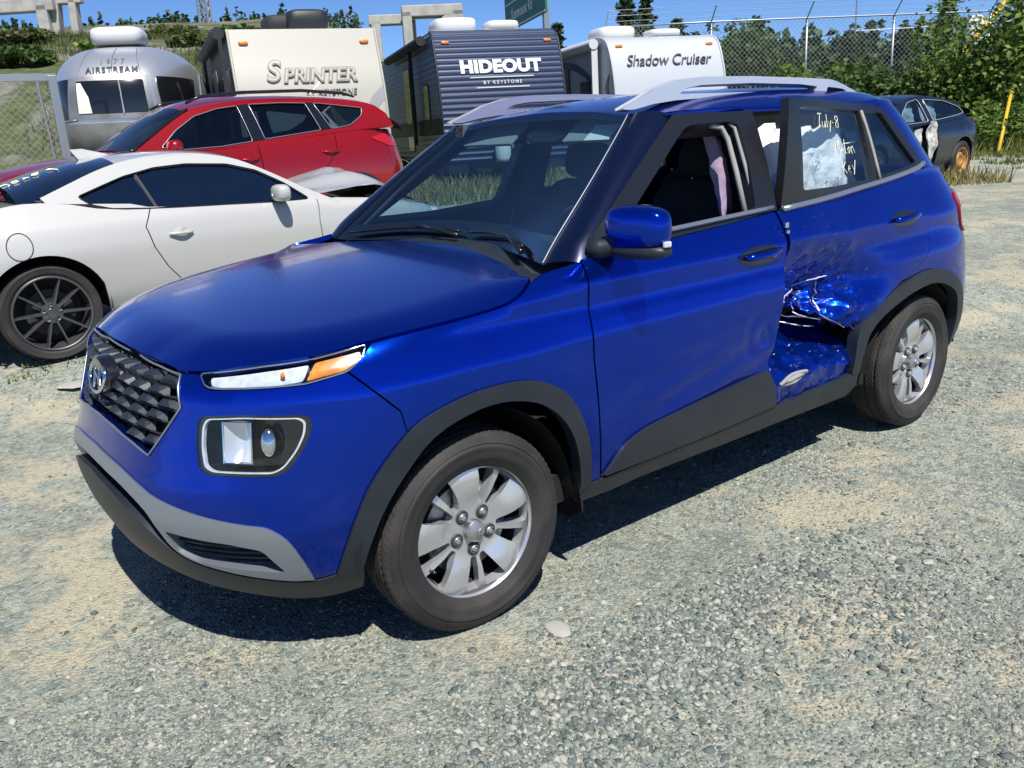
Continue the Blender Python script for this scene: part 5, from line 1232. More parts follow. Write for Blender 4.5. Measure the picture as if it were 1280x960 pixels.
cc.inside(-.6, -2.3); cc.seat(-1.35, -.36); cc.seat(-1.35, .36)
for x in (0, -2.57): cc.wheel(x, .885, .312, .215, spoke_rim, .243)
# buckled bonnet, standing open over a dark engine bay
hoodE = cc.edge(.35, 1.22, 14)
V = []; F = []; n = 8
for i, (x, y, z) in enumerate(hoodE):
    for j in range(-n, n+1):
        h = j/n; lift = .17*math.exp(-((x+.02)/.30)**2)*(1-.55*abs(h)) + .03*sst(.5, .1, x)
        V.append((x, y*h*.97, z + .05*(1-h*h) + lift + .012*math.sin(9*h + 6*x)))
F = [(i*17+j, i*17+j+1, (i+1)*17+j+1, (i+1)*17+j) for i in range(13) for j in range(16)]
MB().add(V, F).build('buckled_hood', 'paint_white', coupe, smooth=True)
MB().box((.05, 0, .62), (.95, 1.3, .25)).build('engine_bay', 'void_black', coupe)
for sd in (1, -1):
    V, F = rbox((.52, sd*.60, .66), (.22, .26, .10), 2.4, 16, 10); MB().add(V, F).build('headlamp', 'lamp_white', coupe, smooth=True)

# ---- red SUV facing left
red = empty('red_suv', (-.84, -7.12, .32), 0, 'red five-door SUV with roof rails, parked beyond the white coupe', 'car')
eS = Shell(W=[(.2, .80), (.35, .86), (.5, .90), (.7, .918), (.85, .915), (.98, .90), (1.08, .875), (1.18, .84), (1.26, .80)], XF=[(.2, .75), (.4, .90), (.6, .93), (.8, .90), (.95, .82), (1.2, .7)],
           XR=[(.2, -3.45), (.45, -3.60), (.7, -3.61), (.95, -3.57), (1.15, -3.50), (1.3, -3.42)], xcf=0, xcr=-2.69, nf=2.6, nr=3.0,
           zt=[(0, .98), (.5, 1.02), (1, 1.10), (1.2, 1.16), (1.4, 1.3), (3, 1.4)], rt=.08)
eT = [(0, .96), (.3, .98), (.6, 1.02), (1.0, 1.085), (1.15, 1.11), (1.28, 1.105), (1.5, 1.125), (1.7, 1.165), (1.9, 1.21), (2.05, 1.245), (2.25, 1.25), (3, 1.22)]
ec = Car(red, eS, eT, [(1.05, .885), (1.15, .85), (1.25, .81), (1.35, .765), (1.45, .715), (1.55, .655), (1.62, .58), (1.66, .5)], 'paint_red')
eux = eS.ux; ecut = lambda *q: [(eux(x), z) for x, z in q]
ec.panels([[(0, .96), (0, .25)], [(.74, 1.04), (.76, .85), (.72, .25)], ecut((-.50, 1.105), (-.52, .8), (-.50, .25)), ecut((-1.60, 1.15), (-1.62, .8), (-1.60, .25)), ecut((-2.52, 1.225), (-2.50, 1.05), (-2.36, .88), (-2.22, .70), (-2.2, .25)), [(2.32, 1.25), (2.36, .8), (2.30, .6), (2.30, .25)], [(3, 1.22), (3, .25)]],
          [(0, .345, .40), (-2.69, .345, .40)], .24, ['front_bumper', 'fender', 'door', 'door', 'quarter_panel', 'rear_bumper'])
ere = [(-.28, 1.10), (-.60, 1.30), (-.85, 1.45), (-1.06, 1.535), (-1.48, 1.592), (-2.02, 1.612), (-2.60, 1.595), (-3.0, 1.550), (-3.15, 1.50)]
E_r = ec.roof_edge(ere, 4); ezc = curve([(-3.2, 1.60), (-3.0, 1.632), (-2.6, 1.66), (-2.0, 1.680), (-1.5, 1.672), (-1.1, 1.62), (-.85, 1.52), (-.28, 1.17)])
ec.top('windscreen', E_r[:11], ezc, 'glass_tint', p=2.5); ec.top('roof', E_r[10:], ezc, 'paint_red')
MB().tube([np.array(q) + np.array([.012, .004, .006]) for q in E_r[:12]], .014, 5).build('windscreen_trim', 'plastic_gloss', red, smooth=True)
hoodE = ec.edge(.0, 1.20, 18); ec.top('hood', hoodE, curve([(-.4, 1.17), (0, 1.13), (.4, 1.09), (.7, 1.03), (.93, .96)]), 'paint_red')
tg = [(-3.15, .60, 1.50), (-3.25, .66, 1.42), (-3.40, .72, 1.30), (-3.46, .73, 1.22)]; ec.top('tailgate_window', tg, curve([(-3.5, 1.24), (-3.4, 1.34), (-3.15, 1.60)]), 'glass_dark')
ewf = fillet([(-.62, 1.165), (-.756, 1.130), (-1.216, 1.145), (-1.560, 1.180), (-1.505, 1.545), (-1.28, 1.520), (-1.02, 1.450), (-.80, 1.32)], .02, 2)
ewm = fillet([(-1.70, 1.195), (-2.37, 1.262), (-2.28, 1.555), (-2.0, 1.565), (-1.635, 1.556)], .02, 2)
ewr = fillet([(-2.50, 1.270), (-2.74, 1.300), (-2.92, 1.40), (-2.96, 1.485), (-2.46, 1.548), (-2.375, 1.553)], .03, 2)
side = [(x, z) for x, y, z in E_r] + [(-3.25, 1.42), (-3.30, 1.27), (-2.9, 1.25), (-2.52, 1.225), (-1.9, 1.165), (-1.5, 1.135), (-1.0, 1.115), (-.45, 1.105)]
ec.windows(side, [ewf, ewm, ewr], 'glass_mid', 'paint_red', 'plastic_grey')
for sd in (1, -1):
    MB().tube([(-1.0, sd*.60, 1.585), (-1.15, sd*.60, 1.645), (-1.6, sd*.60, 1.680), (-2.3, sd*.59, 1.690), (-2.8, sd*.57, 1.655), (-2.95, sd*.56, 1.615)], [.014, .018, .018, .018, .018, .012], 7).build('roof_rail', 'plastic_gloss', red, smooth=True)
    patch('pillar_panel', ec.G, [[(-1.565, 1.178), (-1.51, 1.547), (-1.63, 1.558), (-1.695, 1.193)]], 'plastic_gloss', red, d=.1, sc=(1, 1), off=.006, thick=.004, side=sd, nsign=-1)
    patch('pillar_panel', ec.G, [[(-2.375, 1.262), (-2.285, 1.556), (-2.37, 1.554), (-2.495, 1.270)]], 'plastic_gloss', red, d=.1, sc=(1, 1), off=.006, thick=.004, side=sd, nsign=-1)
    patch('tail_lamp', eS.P, [fillet([(2.20, 1.15), (2.34, 1.19), (2.52, 1.18), (2.52, 1.05), (2.38, 1.05)], .02, 2)], 'lamp_red', red, d=.04, sc=(1.6, 1), off=.008, thick=.03, side=sd)
    V, F = rbox((-.70, sd*1.0, 1.15), (.14, .20, .16), 3.0, 16, 8); MB().add(V, F).build('door_mirror', 'paint_red', red, smooth=True)
    for x in (-1.48, -2.42):
        MB().tube([eS.P(eux(x + .10 - .2*t), 1.00 + .03*(x < -2))[0]*np.array([1, sd, 1]) + np.array([0, sd*(.004+.026*math.sin(math.pi*t)), 0]) for t in np.linspace(0, 1, 8)], .012, 6).build('door_handle', 'paint_red', red, smooth=True)
    for xa in (0, -2.69):
        b = MB(); n = 18; V = []
        for i in range(n+1):
            t = R(180*i/n)
            for r in (.395, .445): x, z = xa + r*math.cos(t), .345 + r*math.sin(t); y = float(eS.P(eux(x) if x < 0 else 1 - .63*x/.93, z)[0, 1]) + .008; V.append((x, sd*y, z))
        b.add(V, [(2*i, 2*i+1, 2*i+3, 2*i+2) for i in range(n)]); b.build('arch_cladding', 'plastic_dark', red, smooth=True)
MB().tube([(-2.55, .25, 1.665), (-2.70, .25, 1.80)], .004, 5).build('antenna', 'plastic_gloss', red)
ec.inside(-.6, -3.1, 1.4, .45, .6)
for x in (-1.35, -2.25):
    for y in (-.38, .38): ec.seat(x, y)
for x in (0, -2.69): ec.wheel(x, .90, .345, .235, split_rim, .23)

# ---- wrecked black sedan at the right
blk = empty('wrecked_sedan', (-11.2, -5.19, .27), 0, 'black sedan with torn-open side and orange steel rear wheel, parked at right', 'car')
bS = Shell(W=[(.15, .76), (.3, .84), (.5, .89), (.68, .90), (.8, .89), (.9, .855), (1.0, .80)], XF=[(.15, .7), (.3, .82), (.5, .87), (.7, .82), (1, .7)], XR=[(.15, -3.5), (.4, -3.66), (.65, -3.68), (.85, -3.64), (1.02, -3.5)], xcf=0, xcr=-2.70, nf=2.4, nr=3.0,
           zt=[(0, .74), (.5, .80), (1, .92), (1.3, 1.1), (2, 1.12), (3, 1.1)], rt=.08)
bT = [(0, .72), (.4, .76), (1.0, .86), (1.2, .90), (1.5, .92), (1.8, .955), (2.0, .985), (2.3, 1.005), (3, 1.0)]
bc = Car(blk, bS, bT, [(.85, .865), (.95, .815), (1.05, .765), (1.2, .68), (1.32, .595), (1.38, .53), (1.42, .45)], 'paint_black')
bux = bS.ux; bcut = lambda *q: [(bux(x), z) for x, z in q]
bc.panels([[(0, .72), (0, .2)], [(.8, .82), (.8, .2)], bcut((-.45, .895), (-.46, .2)), bcut((-1.05, .91), (-1.05, .2))], [(0, .318, .38)], .2, ['front_bumper', 'fender', 'door'])
bc.panels([bcut((-1.80, .942), (-1.84, .6), (-1.80, .22)), bcut((-2.62, .985), (-2.55, .8), (-2.36, .62), (-2.25, .2)), [(2.36, 1.005), (2.40, .7), (2.36, .2)], [(3, 1.0), (3, .2)]], [(-2.70, .318, .38)], .2, ['door', 'quarter_panel', 'rear_bumper'])
patch('door', bS.P, [[(bux(-1.055), .91), (bux(-1.795), .94), (bux(-1.79), .2), (bux(-1.055), .2)]], 'paint_black', blk, d=.1, sc=(1.8, 1), side=-1)
bre = [(-.25, .90), (-.65, 1.14), (-1.05, 1.30), (-1.6, 1.37), (-2.1, 1.365), (-2.6, 1.30), (-3.05, 1.16), (-3.45, 1.02)]
E_b = bc.roof_edge(bre, 4); bzc = curve([(-3.5, 1.05), (-3.05, 1.24), (-2.6, 1.36), (-2.1, 1.415), (-1.6, 1.42), (-1.05, 1.36), (-.65, 1.22), (-.25, .98)])
bc.top('windscreen', E_b[:8], bzc, 'glass_tint', p=2.5); bc.top('roof', E_b[7:19], bzc, 'paint_black'); bc.top('rear_glass', E_b[18:], bzc, 'glass_dark', p=2.5)
bc.top('hood', bc.edge(0, 1.12, 14), curve([(-.3, .95), (.4, .86), (.87, .73)]), 'paint_black')
bc.top('boot_lid', bc.edge(2.2, 3, 14), curve([(-3.7, 1.0), (-3.4, 1.05), (-2.9, 1.04)]), 'paint_black')
bwf = fillet([(-.75, .95), (-1.62, .975), (-1.60, 1.325), (-1.25, 1.285), (-.95, 1.13)], .03, 2)
bwr = fillet([(-1.78, .985), (-2.55, 1.04), (-2.88, 1.08), (-2.80, 1.18), (-2.40, 1.29), (-1.76, 1.325)], .03, 2)
side = [(x, z) for x, y, z in E_b[:23]] + [(-2.95, 1.0), (-2.6, .985), (-1.8, .942), (-1.05, .91), (-.4, .893)]
bc.windows(side, [bwf, bwr], 'glass_tint', 'paint_black', 'silver_rail')
def torn(name, poly, y, m, seed, amp=.06):
    fn = lambda a, b: np.stack([a, y + amp*(fbm(a*5, b*5, seed, 4)-.5)*2, b], -1)
    return patch(name, fn, [poly], m, blk, d=.03, sc=(1, 1), thick=.02, nsign=-1)
torn('inner_door', [(-1.02, .90), (-1.62, .93), (-1.55, .45), (-1.20, .30), (-1.0, .45)], .72, 'void_black', 3)
torn('torn_pillar', [(-1.60, .98), (-1.80, .97), (-1.86, .80), (-1.84, .60), (-1.72, .36), (-1.58, .42), (-1.54, .70)], .86, 'door_inner', 6, .05)
torn('crumpled_sill', [(-1.0, .42), (-1.8, .45), (-2.2, .40), (-2.2, .18), (-1.0, .18)], .83, 'paint_black', 9, .06)
torn('hanging_trim', [(-1.25, .86), (-1.48, .88), (-1.40, .62), (-1.28, .55)], .80, 'door_inner', 12, .07)
for x0, x1 in ((-1.02, -1.58), (-1.80, -2.30)):
    V = []; n = 14
    for i in range(n+1):
        for j in range(n+1):
            a, c = i/n, j/n; V.append((x0 + (x1-x0)*a, .60 - .10*c + .05*math.sin(math.pi*a)*math.sin(math.pi*c) + .03*(vnoise(a*6, c*6, 4)-.5), .98 + .30*c))
    MB().add(V, [(i*(n+1)+j, (i+1)*(n+1)+j, (i+1)*(n+1)+j+1, i*(n+1)+j+1) for i in range(n) for j in range(n)]).build('curtain_airbag', 'bag_white', blk, smooth=True)
for sd in (1, -1):
    patch('tail_lamp', bS.P, [fillet([(2.34, .985), (2.45, .99), (2.6, .98), (2.6, .78), (2.48, .74), (2.42, .86)], .02, 2)], 'lamp_red', blk, d=.04, sc=(1.6, 1), off=.008, thick=.03, side=sd)
bc.inside(-.5, -2.6)
for x in (0, -2.70): bc.wheel(x, .885, .318, .215, steel_rim, .21)
# ---------------------------------------------------------------- travel trailers
mat('cream_panel', (.40, .39, .34), .45, coat=.3)
mat('white_panel', (.45, .48, .52), .40, coat=.3)
mat('slate_siding', (.020, .036, .085), .42, metal=.15)
mat('grey_siding', (.26, .31, .38), .42, metal=.15)
mat('panel_dark', (.015, .017, .022), .5)
mat('swoosh_grey', (.28, .27, .29), .5)
mat('swoosh_navy', (.03, .035, .07), .4)
mat('aluminium', (.78, .80, .84), .34, metal=.80, bump=(2.2, .10, .05, 3))
mat('aluminium_dull', (.42, .42, .42), .45, metal=.7, vary=((.30, .28, .26), 3, .4, .65))
mat('letter_white', (.70, .71, .74), .4)
mat('letter_grey', (.22, .20, .19), .5)
mat('letter_dark', (.05, .05, .055), .5)
mat('letter_tan', (.55, .42, .30), .5)
mat('fibre_white', (.60, .61, .62), .5)
mat('marker_amber', (.75, .22, .02), .3, coat=.8)
mat('awning_black', (.02, .022, .026), .7)
def lettering(txt, size, m, parent, fn, off=0., shear=0., space=1., ext=.012, name='lettering', wide=1.0):
    """Flat text bent onto a surface: fn(a, b) gives the point for text coordinates (right, up)."""
    cu = bpy.data.curves.new('t', 'FONT'); cu.body = txt; cu.size = size; cu.offset = off; cu.shear = shear; cu.space_character = space; cu.align_x = 'CENTER'; cu.align_y = 'CENTER'; cu.extrude = ext; cu.resolution_u = 4
    t = bpy.data.objects.new('t', cu); COL.objects.link(t); dg = bpy.context.evaluated_depsgraph_get(); me = bpy.data.meshes.new_from_object(t.evaluated_get(dg))
    bpy.data.objects.remove(t); bpy.data.curves.remove(cu)
    for v in me.vertices:
        p, n = fn(v.co.x*wide, v.co.y); v.co = Vector(p) + Vector(n)*v.co.z
    me.name = name; me.materials.clear(); return link(name, me, m, parent)

def trailer(name, label, loc, rz, prof, length, width, front_m, side_m, ribs=0, z0=.55, top=None, rear_m=None):
    """prof: (x, z) up the front face then back over the roof edge, x measured from the front plane."""
    t = empty(name, loc, rz, label, 'trailer'); w = width/2
    P = smooth_line(prof, 6)
    P = [P[0]] + P[1:]; zt = P[-1][1]
    def front_pts(step):
        pts = np.array(P); d = np.concatenate([[0], np.cumsum(np.hypot(*np.diff(pts, axis=0).T))]); k = int(d[-1]/step); q = np.linspace(0, d[-1], k+1)
        return np.stack([np.interp(q, d, pts[:, 0]), np.interp(q, d, pts[:, 1])], 1)
    if ribs:
        F0 = front_pts(ribs/4); g = []
        for i, (x, z) in enumerate(F0):
            tx, tz = F0[min(i+1, len(F0)-1)] - F0[max(i-1, 0)]; l = math.hypot(tx, tz); o = (0, .014, .018, .004)[i % 4]; g.append((x + tz/l*o, z - tx/l*o))
        F0 = g
    else: F0 = front_pts(.10)
    V = [(x, s*w, z) for x, z in F0 for s in (-1, 1)]; k = len(F0)
    MB().add(V, [(2*i, 2*i+1, 2*i+3, 2*i+2) for i in range(k-1)]).build('front_wall', front_m, t, smooth=not ribs)
    for s in (1, -1):
        outline = [(x, z) for x, z in P] + [(-length, zt), (-length, z0), (P[0][0], z0)]
        b = MB()
        if ribs:
            zs = np.arange(z0, zt, ribs/2)
            for i in range(len(zs)-1):
                def xf(z): return float(np.interp(z, [q[1] for q in P], [q[0] for q in P]))
                y0, y1 = (s*(w-.004), s*(w+.010)) if i % 2 else (s*(w+.010), s*(w-.004))
                b.add([(xf(zs[i])-.01, y0, zs[i]), (-length, y0, zs[i]), (-length, y1, zs[i+1]), (xf(zs[i+1])-.01, y1, zs[i+1])], [(0, 1, 2, 3)])
            b.build('side_wall', side_m, t)
        else:
            fnp = lambda a, c: np.stack([a, s*w + 0*a, c], -1)
            patch('side_wall', fnp, [outline], side_m, t, d=.6, sc=(1, 1), thick=.0, flange=False, nsign=1)
        tr = MB().tube([(x+.004, s*(w+.004), z) for x, z in P], .022, 6); tr.build('corner_trim', 'panel_dark' if ribs else front_m, t, smooth=True)
    xr = P[-1][0]
    MB().add([(xr, -w, zt), (xr, w, zt), (-length, w, zt), (-length, -w, zt)], [(0, 1, 2, 3)]).build('roof_skin', 'fibre_white', t)
    MB().add([(-length, -w, z0), (-length, w, z0), (-length, w, zt), (-length, -w, zt)], [(0, 1, 2, 3)]).build('rear_wall', side_m, t)
    MB().box((-length/2, 0, z0-.10), (length, width*.96, .2)).build('chassis', 'panel_dark', t)
    a = MB(); a.bar((0, .75, .5), (1.15, .06, .5), .08, .1); a.bar((0, -.75, .5), (1.15, -.06, .5), .08, .1); a.bar((1.05, 0, .5), (1.05, 0, .02), .06); a.box((1.15, 0, .53), (.16, .12, .1)); a.build('hitch', 'panel_dark', t)
    gb = MB(); 
    for y in (-.17, .17): gb.lathe([(.001, .5), (.14, .52), (.15, .60), (.15, .95), (.09, 1.03), (.04, 1.05), (.04, 1.1)], 16, 'z', (.28, y, 0))
    gb.build('gas_bottles', 'fibre_white', t, smooth=True)
    for s in (1, -1):
        for x in (-length*.55, -length*.55-.8):
            wl = bpy.data.objects.new('wheel', None); COL.objects.link(wl); wl.parent = t; wl.location = (x, s*(w-.12), .33)
            tyre_mesh('tyre', wl, .33, .2, .19, False, n=28); MB().lathe([(.001, s*.07), (.12, s*.06), (.19, s*.09), (.20, s*.05)], 24).build('rim', 'bare_metal', wl, auto=.7)
        z = zt-.22; xq = float(np.interp(z, [q[1] for q in P], [q[0] for q in P]))
        V, F = rbox((xq+.02, s*(w-.22), z), (.05, .16, .06), 3, 12, 6); MB().add(V, F).build('marker_light', 'marker_amber', t, smooth=True)
    t_fn = lambda dz, z: None
    def face(zc):
        def fn(a, b):
            z = zc + b; q = [r[1] for r in P]; x = float(np.interp(z, q, [r[0] for r in P])); x2 = float(np.interp(z+.05, q, [r[0] for r in P])); n = Vector((.05, 0, -(x2-x))).normalized()
            return (x + n.x*.02, a, z + n.z*.02), n
        return fn
    return t, face, P
def roof_box(t, x, y, z, d, m='fibre_white', name='roof_vent'):
    V, F = rbox((x, y, z + d[2]/2), d, 4.5, 20, 8); MB().add(V, F).build(name, m, t, smooth=True)
def wpane(t, s, w, x0, x1, z0, z1, name='window', r=.06, m='glass_dark'):
    fn = lambda a, c: np.stack([a, s*(w+.018) + 0*a, c], -1); lp = fillet([(x0, z0), (x1, z0), (x1, z1), (x0, z1)], r, 4)
    o = patch(name, fn, [lp], 'panel_dark', t, d=.3, sc=(1, 1), thick=.02, nsign=-1 if s > 0 else 1)
    ins = fillet([(x0-.03*np.sign(x0-x1), z0+.03), (x1+.03*np.sign(x0-x1), z0+.03), (x1+.03*np.sign(x0-x1), z1-.03), (x0-.03*np.sign(x0-x1), z1-.03)], r*.7, 4)
    patch('pane', fn, [ins], 'plastic_gloss', o, d=.3, sc=(1, 1), off=.006, thick=.004, nsign=-1 if s > 0 else 1)
RZ = R(68)
# cream trailer
t1, f1, P1_ = trailer('travel_trailer', 'cream travel trailer with outlined grey lettering and dark awning, behind the red SUV', (-5.55, -11.10, .40), R(74),
                 [(-.02, .55), (.0, 1.2), (-.10, 1.9), (-.32, 2.55), (-.44, 2.90)], 7.2, 2.44, 'cream_panel', 'panel_dark')
for m_, of, ex in (('letter_grey', .016, .012), ('cream_panel', -.002, .018)):
    lettering('S', .46, m_, t1, lambda a, b: f1(2.20)(a-.62, b), of, .22, 1.0, ex, wide=1.05)
    lettering('PRINTER', .30, m_, t1, lambda a, b: f1(2.13)(a+.15, b), of, .22, 1.0, ex, wide=1.05)
lettering('PRINTER', .30, 'letter_tan', t1, lambda a, b: f1(2.13)(a+.15, b), -.012, .22, 1.0, .021, wide=1.05)
lettering('BY KEYSTONE', .13, 'letter_grey', t1, lambda a, b: f1(1.86)(a+.30, b), 0, .2, 1.05)
for s in (1, -1):
    sw = [(s*1.20, 1.95), (s*1.0, 1.78), (s*.82, 1.50), (s*.74, 1.15), (s*.88, 1.15), (s*.97, 1.45), (s*1.10, 1.62), (s*1.21, 1.72)]
    fn = lambda a, b: np.stack([np.interp(b, [q[1] for q in P1_], [q[0] for q in P1_]), a, b], -1)
    patch('swoosh', fn, [sw], 'swoosh_grey', t1, d=.08, sc=(1, 1), off=.006, thick=0, flange=False, nsign=1)
roof_box(t1, -1.4, -.15, 2.90, (.9, .75, .32), 'awning_black', 'air_conditioner'); roof_box(t1, -.95, .18, 2.90, (.5, .7, .36), 'panel_dark', 'roof_vent'); roof_box(t1, -2.6, .6, 2.9, (.4, .4, .15))
wpane(t1, -1, 1.22, -.65, -1.35, 1.35, 2.35, 'door', .05); wpane(t1, -1, 1.22, -2.2, -3.2, 1.6, 2.3)
MB().tube([(-.55, -1.36, 2.86), (-4.6, -1.36, 2.86)], .10, 10).bar((-.62, -1.33, .9), (-.58, -1.34, 2.8), .06).bar((-4.5, -1.33, .9), (-4.5, -1.34, 2.8), .06).build('awning', 'awning_black', t1, auto=.7)
MB().box((-3.4, -1.235, 1.05), (3.6, .02, .35)).box((-3.9, -1.236, 2.05), (1.2, .02, .9)).build('side_graphic', 'swoosh_grey', t1)
# slate trailer
t2, f2, P2_ = trailer('travel_trailer', 'dark slate-blue corrugated travel trailer with bold white lettering', (-9.24, -10.70, .40), RZ,
                 [(.02, .55), (.02, 1.3), (-.10, 2.0), (-.28, 2.55), (-.42, 2.82), (-.62, 2.93)], 7.0, 2.44, 'slate_siding', 'grey_siding', ribs=.105)
lettering('HIDEOUT', .30, 'letter_white', t2, f2(2.24), .016, 0, 1.06, wide=1.16)
lettering('BY KEYSTONE', .085, 'letter_white', t2, f2(1.96), 0, 0, 1.5)
for z, a in ((2.06, .62), (1.875, .52)):
    fn = f2(z); b = MB(); b.bar(fn(-a, 0)[0], fn(a, 0)[0], .02, .018); b.build('stripe', 'letter_white', t2)
roof_box(t2, -1.1, .75, 2.93, (.8, .9, .30), 'fibre_white', 'air_conditioner') if False else roof_box(t2, -1.3, -.62, 2.93, (.95, .85, .30), 'fibre_white', 'air_conditioner')
roof_box(t2, -.9, .25, 2.93, (.55, .65, .20))
wpane(t2, -1, 1.22, -1.05, -1.55, 1.35, 2.05); wpane(t2, -1, 1.22, -3.0, -3.7, .75, 2.5, 'door', .04)
MB().box((-3.5, -1.245, 1.22), (6.9, .02, .28)).build('side_graphic', 'panel_dark', t2)
MB().tube([(-.8, -1.36, 2.80), (-5.0, -1.36, 2.80)], .09, 10).bar((-2.2, -1.33, .9), (-2.2, -1.34, 2.75), .07).build('awning', 'awning_black', t2, auto=.7)
# white rounded trailer
t3, f3, P3_ = trailer('travel_trailer', 'white round-shouldered travel trailer with thin italic lettering', (-12.67, -9.60, .45), RZ,
                 [(.0, .55), (.02, 1.2), (-.06, 1.8), (-.22, 2.3), (-.42, 2.60), (-.70, 2.72), (-.95, 2.75)], 7.5, 2.44, 'white_panel', 'white_panel')
lettering('Shadow Cruiser', .30, 'letter_dark', t3, f3(2.22), -.001, .32, .95)
roof_box(t3, -1.9, -.5, 2.75, (.95, .85, .30), 'fibre_white', 'air_conditioner'); roof_box(t3, -1.2, .35, 2.75, (.6, .7, .16))
fn = lambda a, c: np.stack([a, -1.23 + 0*a, c], -1)
patch('side_graphic', fn, [smooth_line([(-.35, 2.0), (-.55, 1.75), (-.35, 1.35), (-.10, .9)], 5) + smooth_line([(-.02, .95), (-.22, 1.42), (-.38, 1.75), (-.30, 2.0)], 5)], 'swoosh_navy', t3, d=.2, sc=(1, 1), thick=0, flange=False)
patch('side_graphic', fn, [smooth_line([(-1.0, 1.9), (-2.2, 2.35), (-3.6, 2.5)], 5) + smooth_line([(-3.6, 2.38), (-2.2, 2.2), (-1.0, 1.78)], 5)], 'swoosh_navy', t3, d=.2, sc=(1, 1), thick=0, flange=False)
wpane(t3, -1, 1.22, -1.35, -1.95, 1.25, 1.95); wpane(t3, -1, 1.22, -2.6, -3.25, .8, 2.35, 'door', .05)
MB().tube([(-.75, -1.37, 2.62), (-5.2, -1.37, 2.62)], .10, 10).bar((-.80, -1.34, .9), (-.80, -1.35, 2.6), .13, .06).build('awning', 'fibre_white', t3, auto=.7)

# rounded aluminium trailer
ta = empty('aluminium_trailer', (-2.98, -13.3, .40), R(66), 'polished aluminium round-ended caravan with white roof unit, behind the white coupe', 'trailer')
LA, WA, HA, ZA = 6.6, 2.60, 2.50, 1.74; EA = 3.0
V, F = rbox((-LA/2, 0, ZA), (LA, WA, HA), EA, 72, 40); ta_b = MB().add(V, F).build('shell', 'aluminium', ta, smooth=True)
def air_fn(a, b):
    y = np.clip(np.abs(a)/(WA/2), 0, .999); z = np.clip(np.abs(b-ZA)/(HA/2), 0, .999); x = (np.clip(1 - y**EA - z**EA, 1e-6, 1))**(1/EA)
    return np.stack([-LA/2 + x*LA/2, a + 0*b, b + 0*a], -1)
afn = lambda a, b: air_fn(np.asarray(a, float), np.asarray(b, float))
# the front faces +x; cover panels and windows follow the shell
patch('front_window', afn, [fillet([(-.62, 1.72), (.50, 1.72), (.47, 2.25), (-.58, 2.25)], .04, 3)], 'plastic_gloss', ta, d=.10, sc=(1, 1), off=.020, thick=.02)
patch('window_frame', afn, [[(-.80, 1.64), (.60, 1.64), (.55, 2.32), (-.70, 2.32)], fillet([(-.62, 1.72), (.50, 1.72), (.47, 2.25), (-.58, 2.25)], .04, 3)], 'aluminium_dull', ta, d=.10, sc=(1, 1), off=.024, thick=.03)
MB().bar(afn(np.array([.12]), np.array([1.72]))[0] + np.array([.04, 0, 0]), afn(np.array([.10]), np.array([2.25]))[0] + np.array([.04, 0, 0]), .02).build('window_bar', 'aluminium_dull', ta)
MB().add([(.02, -.62, 1.73), (.02, -.40, 1.73), (.0, -.42, 2.0), (-.02, -.56, 2.23)], [(0, 1, 2, 3)]).build('curtain', 'paper', ta) if False else None
patch('curtain', afn, [[(-.60, 1.74), (-.38, 1.74), (-.40, 1.99), (-.50, 2.22), (-.57, 2.22)]], 'paper', ta, d=.1, sc=(1, 1), off=.026, thick=0, flange=False)
for s in (1, -1):
    lp = [(s*.72, 1.66), (s*1.16, 1.66), (s*1.17, 2.30), (s*.66, 2.30)]
    patch('side_window', afn, [fillet(lp if s > 0 else lp[::-1], .03, 3)], 'plastic_gloss', ta, d=.06, sc=(1, 1), off=.018, thick=.02)
    tr = MB(); pts = [afn(np.array([s*a]), np.array([b]))[0] + np.array([.025, 0, 0]) for a, b in ((.69, 1.64), (.90, 1.63), (1.13, 1.64))]; tr.tube(pts, .02, 5); tr.build('window_rail', 'aluminium_dull', ta, smooth=True)
patch('lower_panel', afn, [[(-1.1, .62), (1.1, .62), (1.2, 1.58), (-1.2, 1.58)]], 'aluminium_dull', ta, d=.08, sc=(1, 1), off=.010, thick=.02)
pf = lambda zc: (lambda a, b: (tuple(afn(np.array([a]), np.array([zc+b]))[0] + np.array([.012, 0, .006])), (.8, 0, .6)))
lettering('1977', .13, 'letter_grey', ta, pf(2.57), 0, 0, 1.74, .004); lettering('AIRSTREAM', .135, 'letter_dark', ta, pf(2.42), .003, 0, 1.25, .004)
for s in (-.55, .45, 0): 
    tr = MB(); tr.tube([afn(np.array([s*(1-.25*k/6)]), np.array([2.34 + .52*k/6]))[0] + np.array([.006, 0, .006]) for k in range(7)], .006, 4); tr.build('seam', 'aluminium_dull', ta)
V, F = rbox((-2.0, -.05, 3.12), (1.05, .92, .34), 4.5, 24, 10); MB().add(V, F).build('air_conditioner', 'fibre_white', ta, smooth=True)
MB().box((-LA/2, 0, .45), (LA*.8, 1.9, .3)).bar((-.1, .6, .45), (1.1, .05, .45), .08).bar((-.1, -.6, .45), (1.1, -.05, .45), .08).bar((1.0, 0, .45), (1.0, 0, -.02), .06).build('chassis', 'panel_dark', ta)
for s in (1, -1):
    for x in (-3.4, -4.2):
        wl = bpy.data.objects.new('wheel', None); COL.objects.link(wl); wl.parent = ta; wl.location = (x, s*1.05, .33); tyre_mesh('tyre', wl, .33, .2, .19, False, n=28)
for s in (1, -1): MB().tube([(-.9, s*1.28, .9), (-.85, s*1.33, 2.35)], .03, 6).build('awning_arm', 'aluminium_dull', ta)
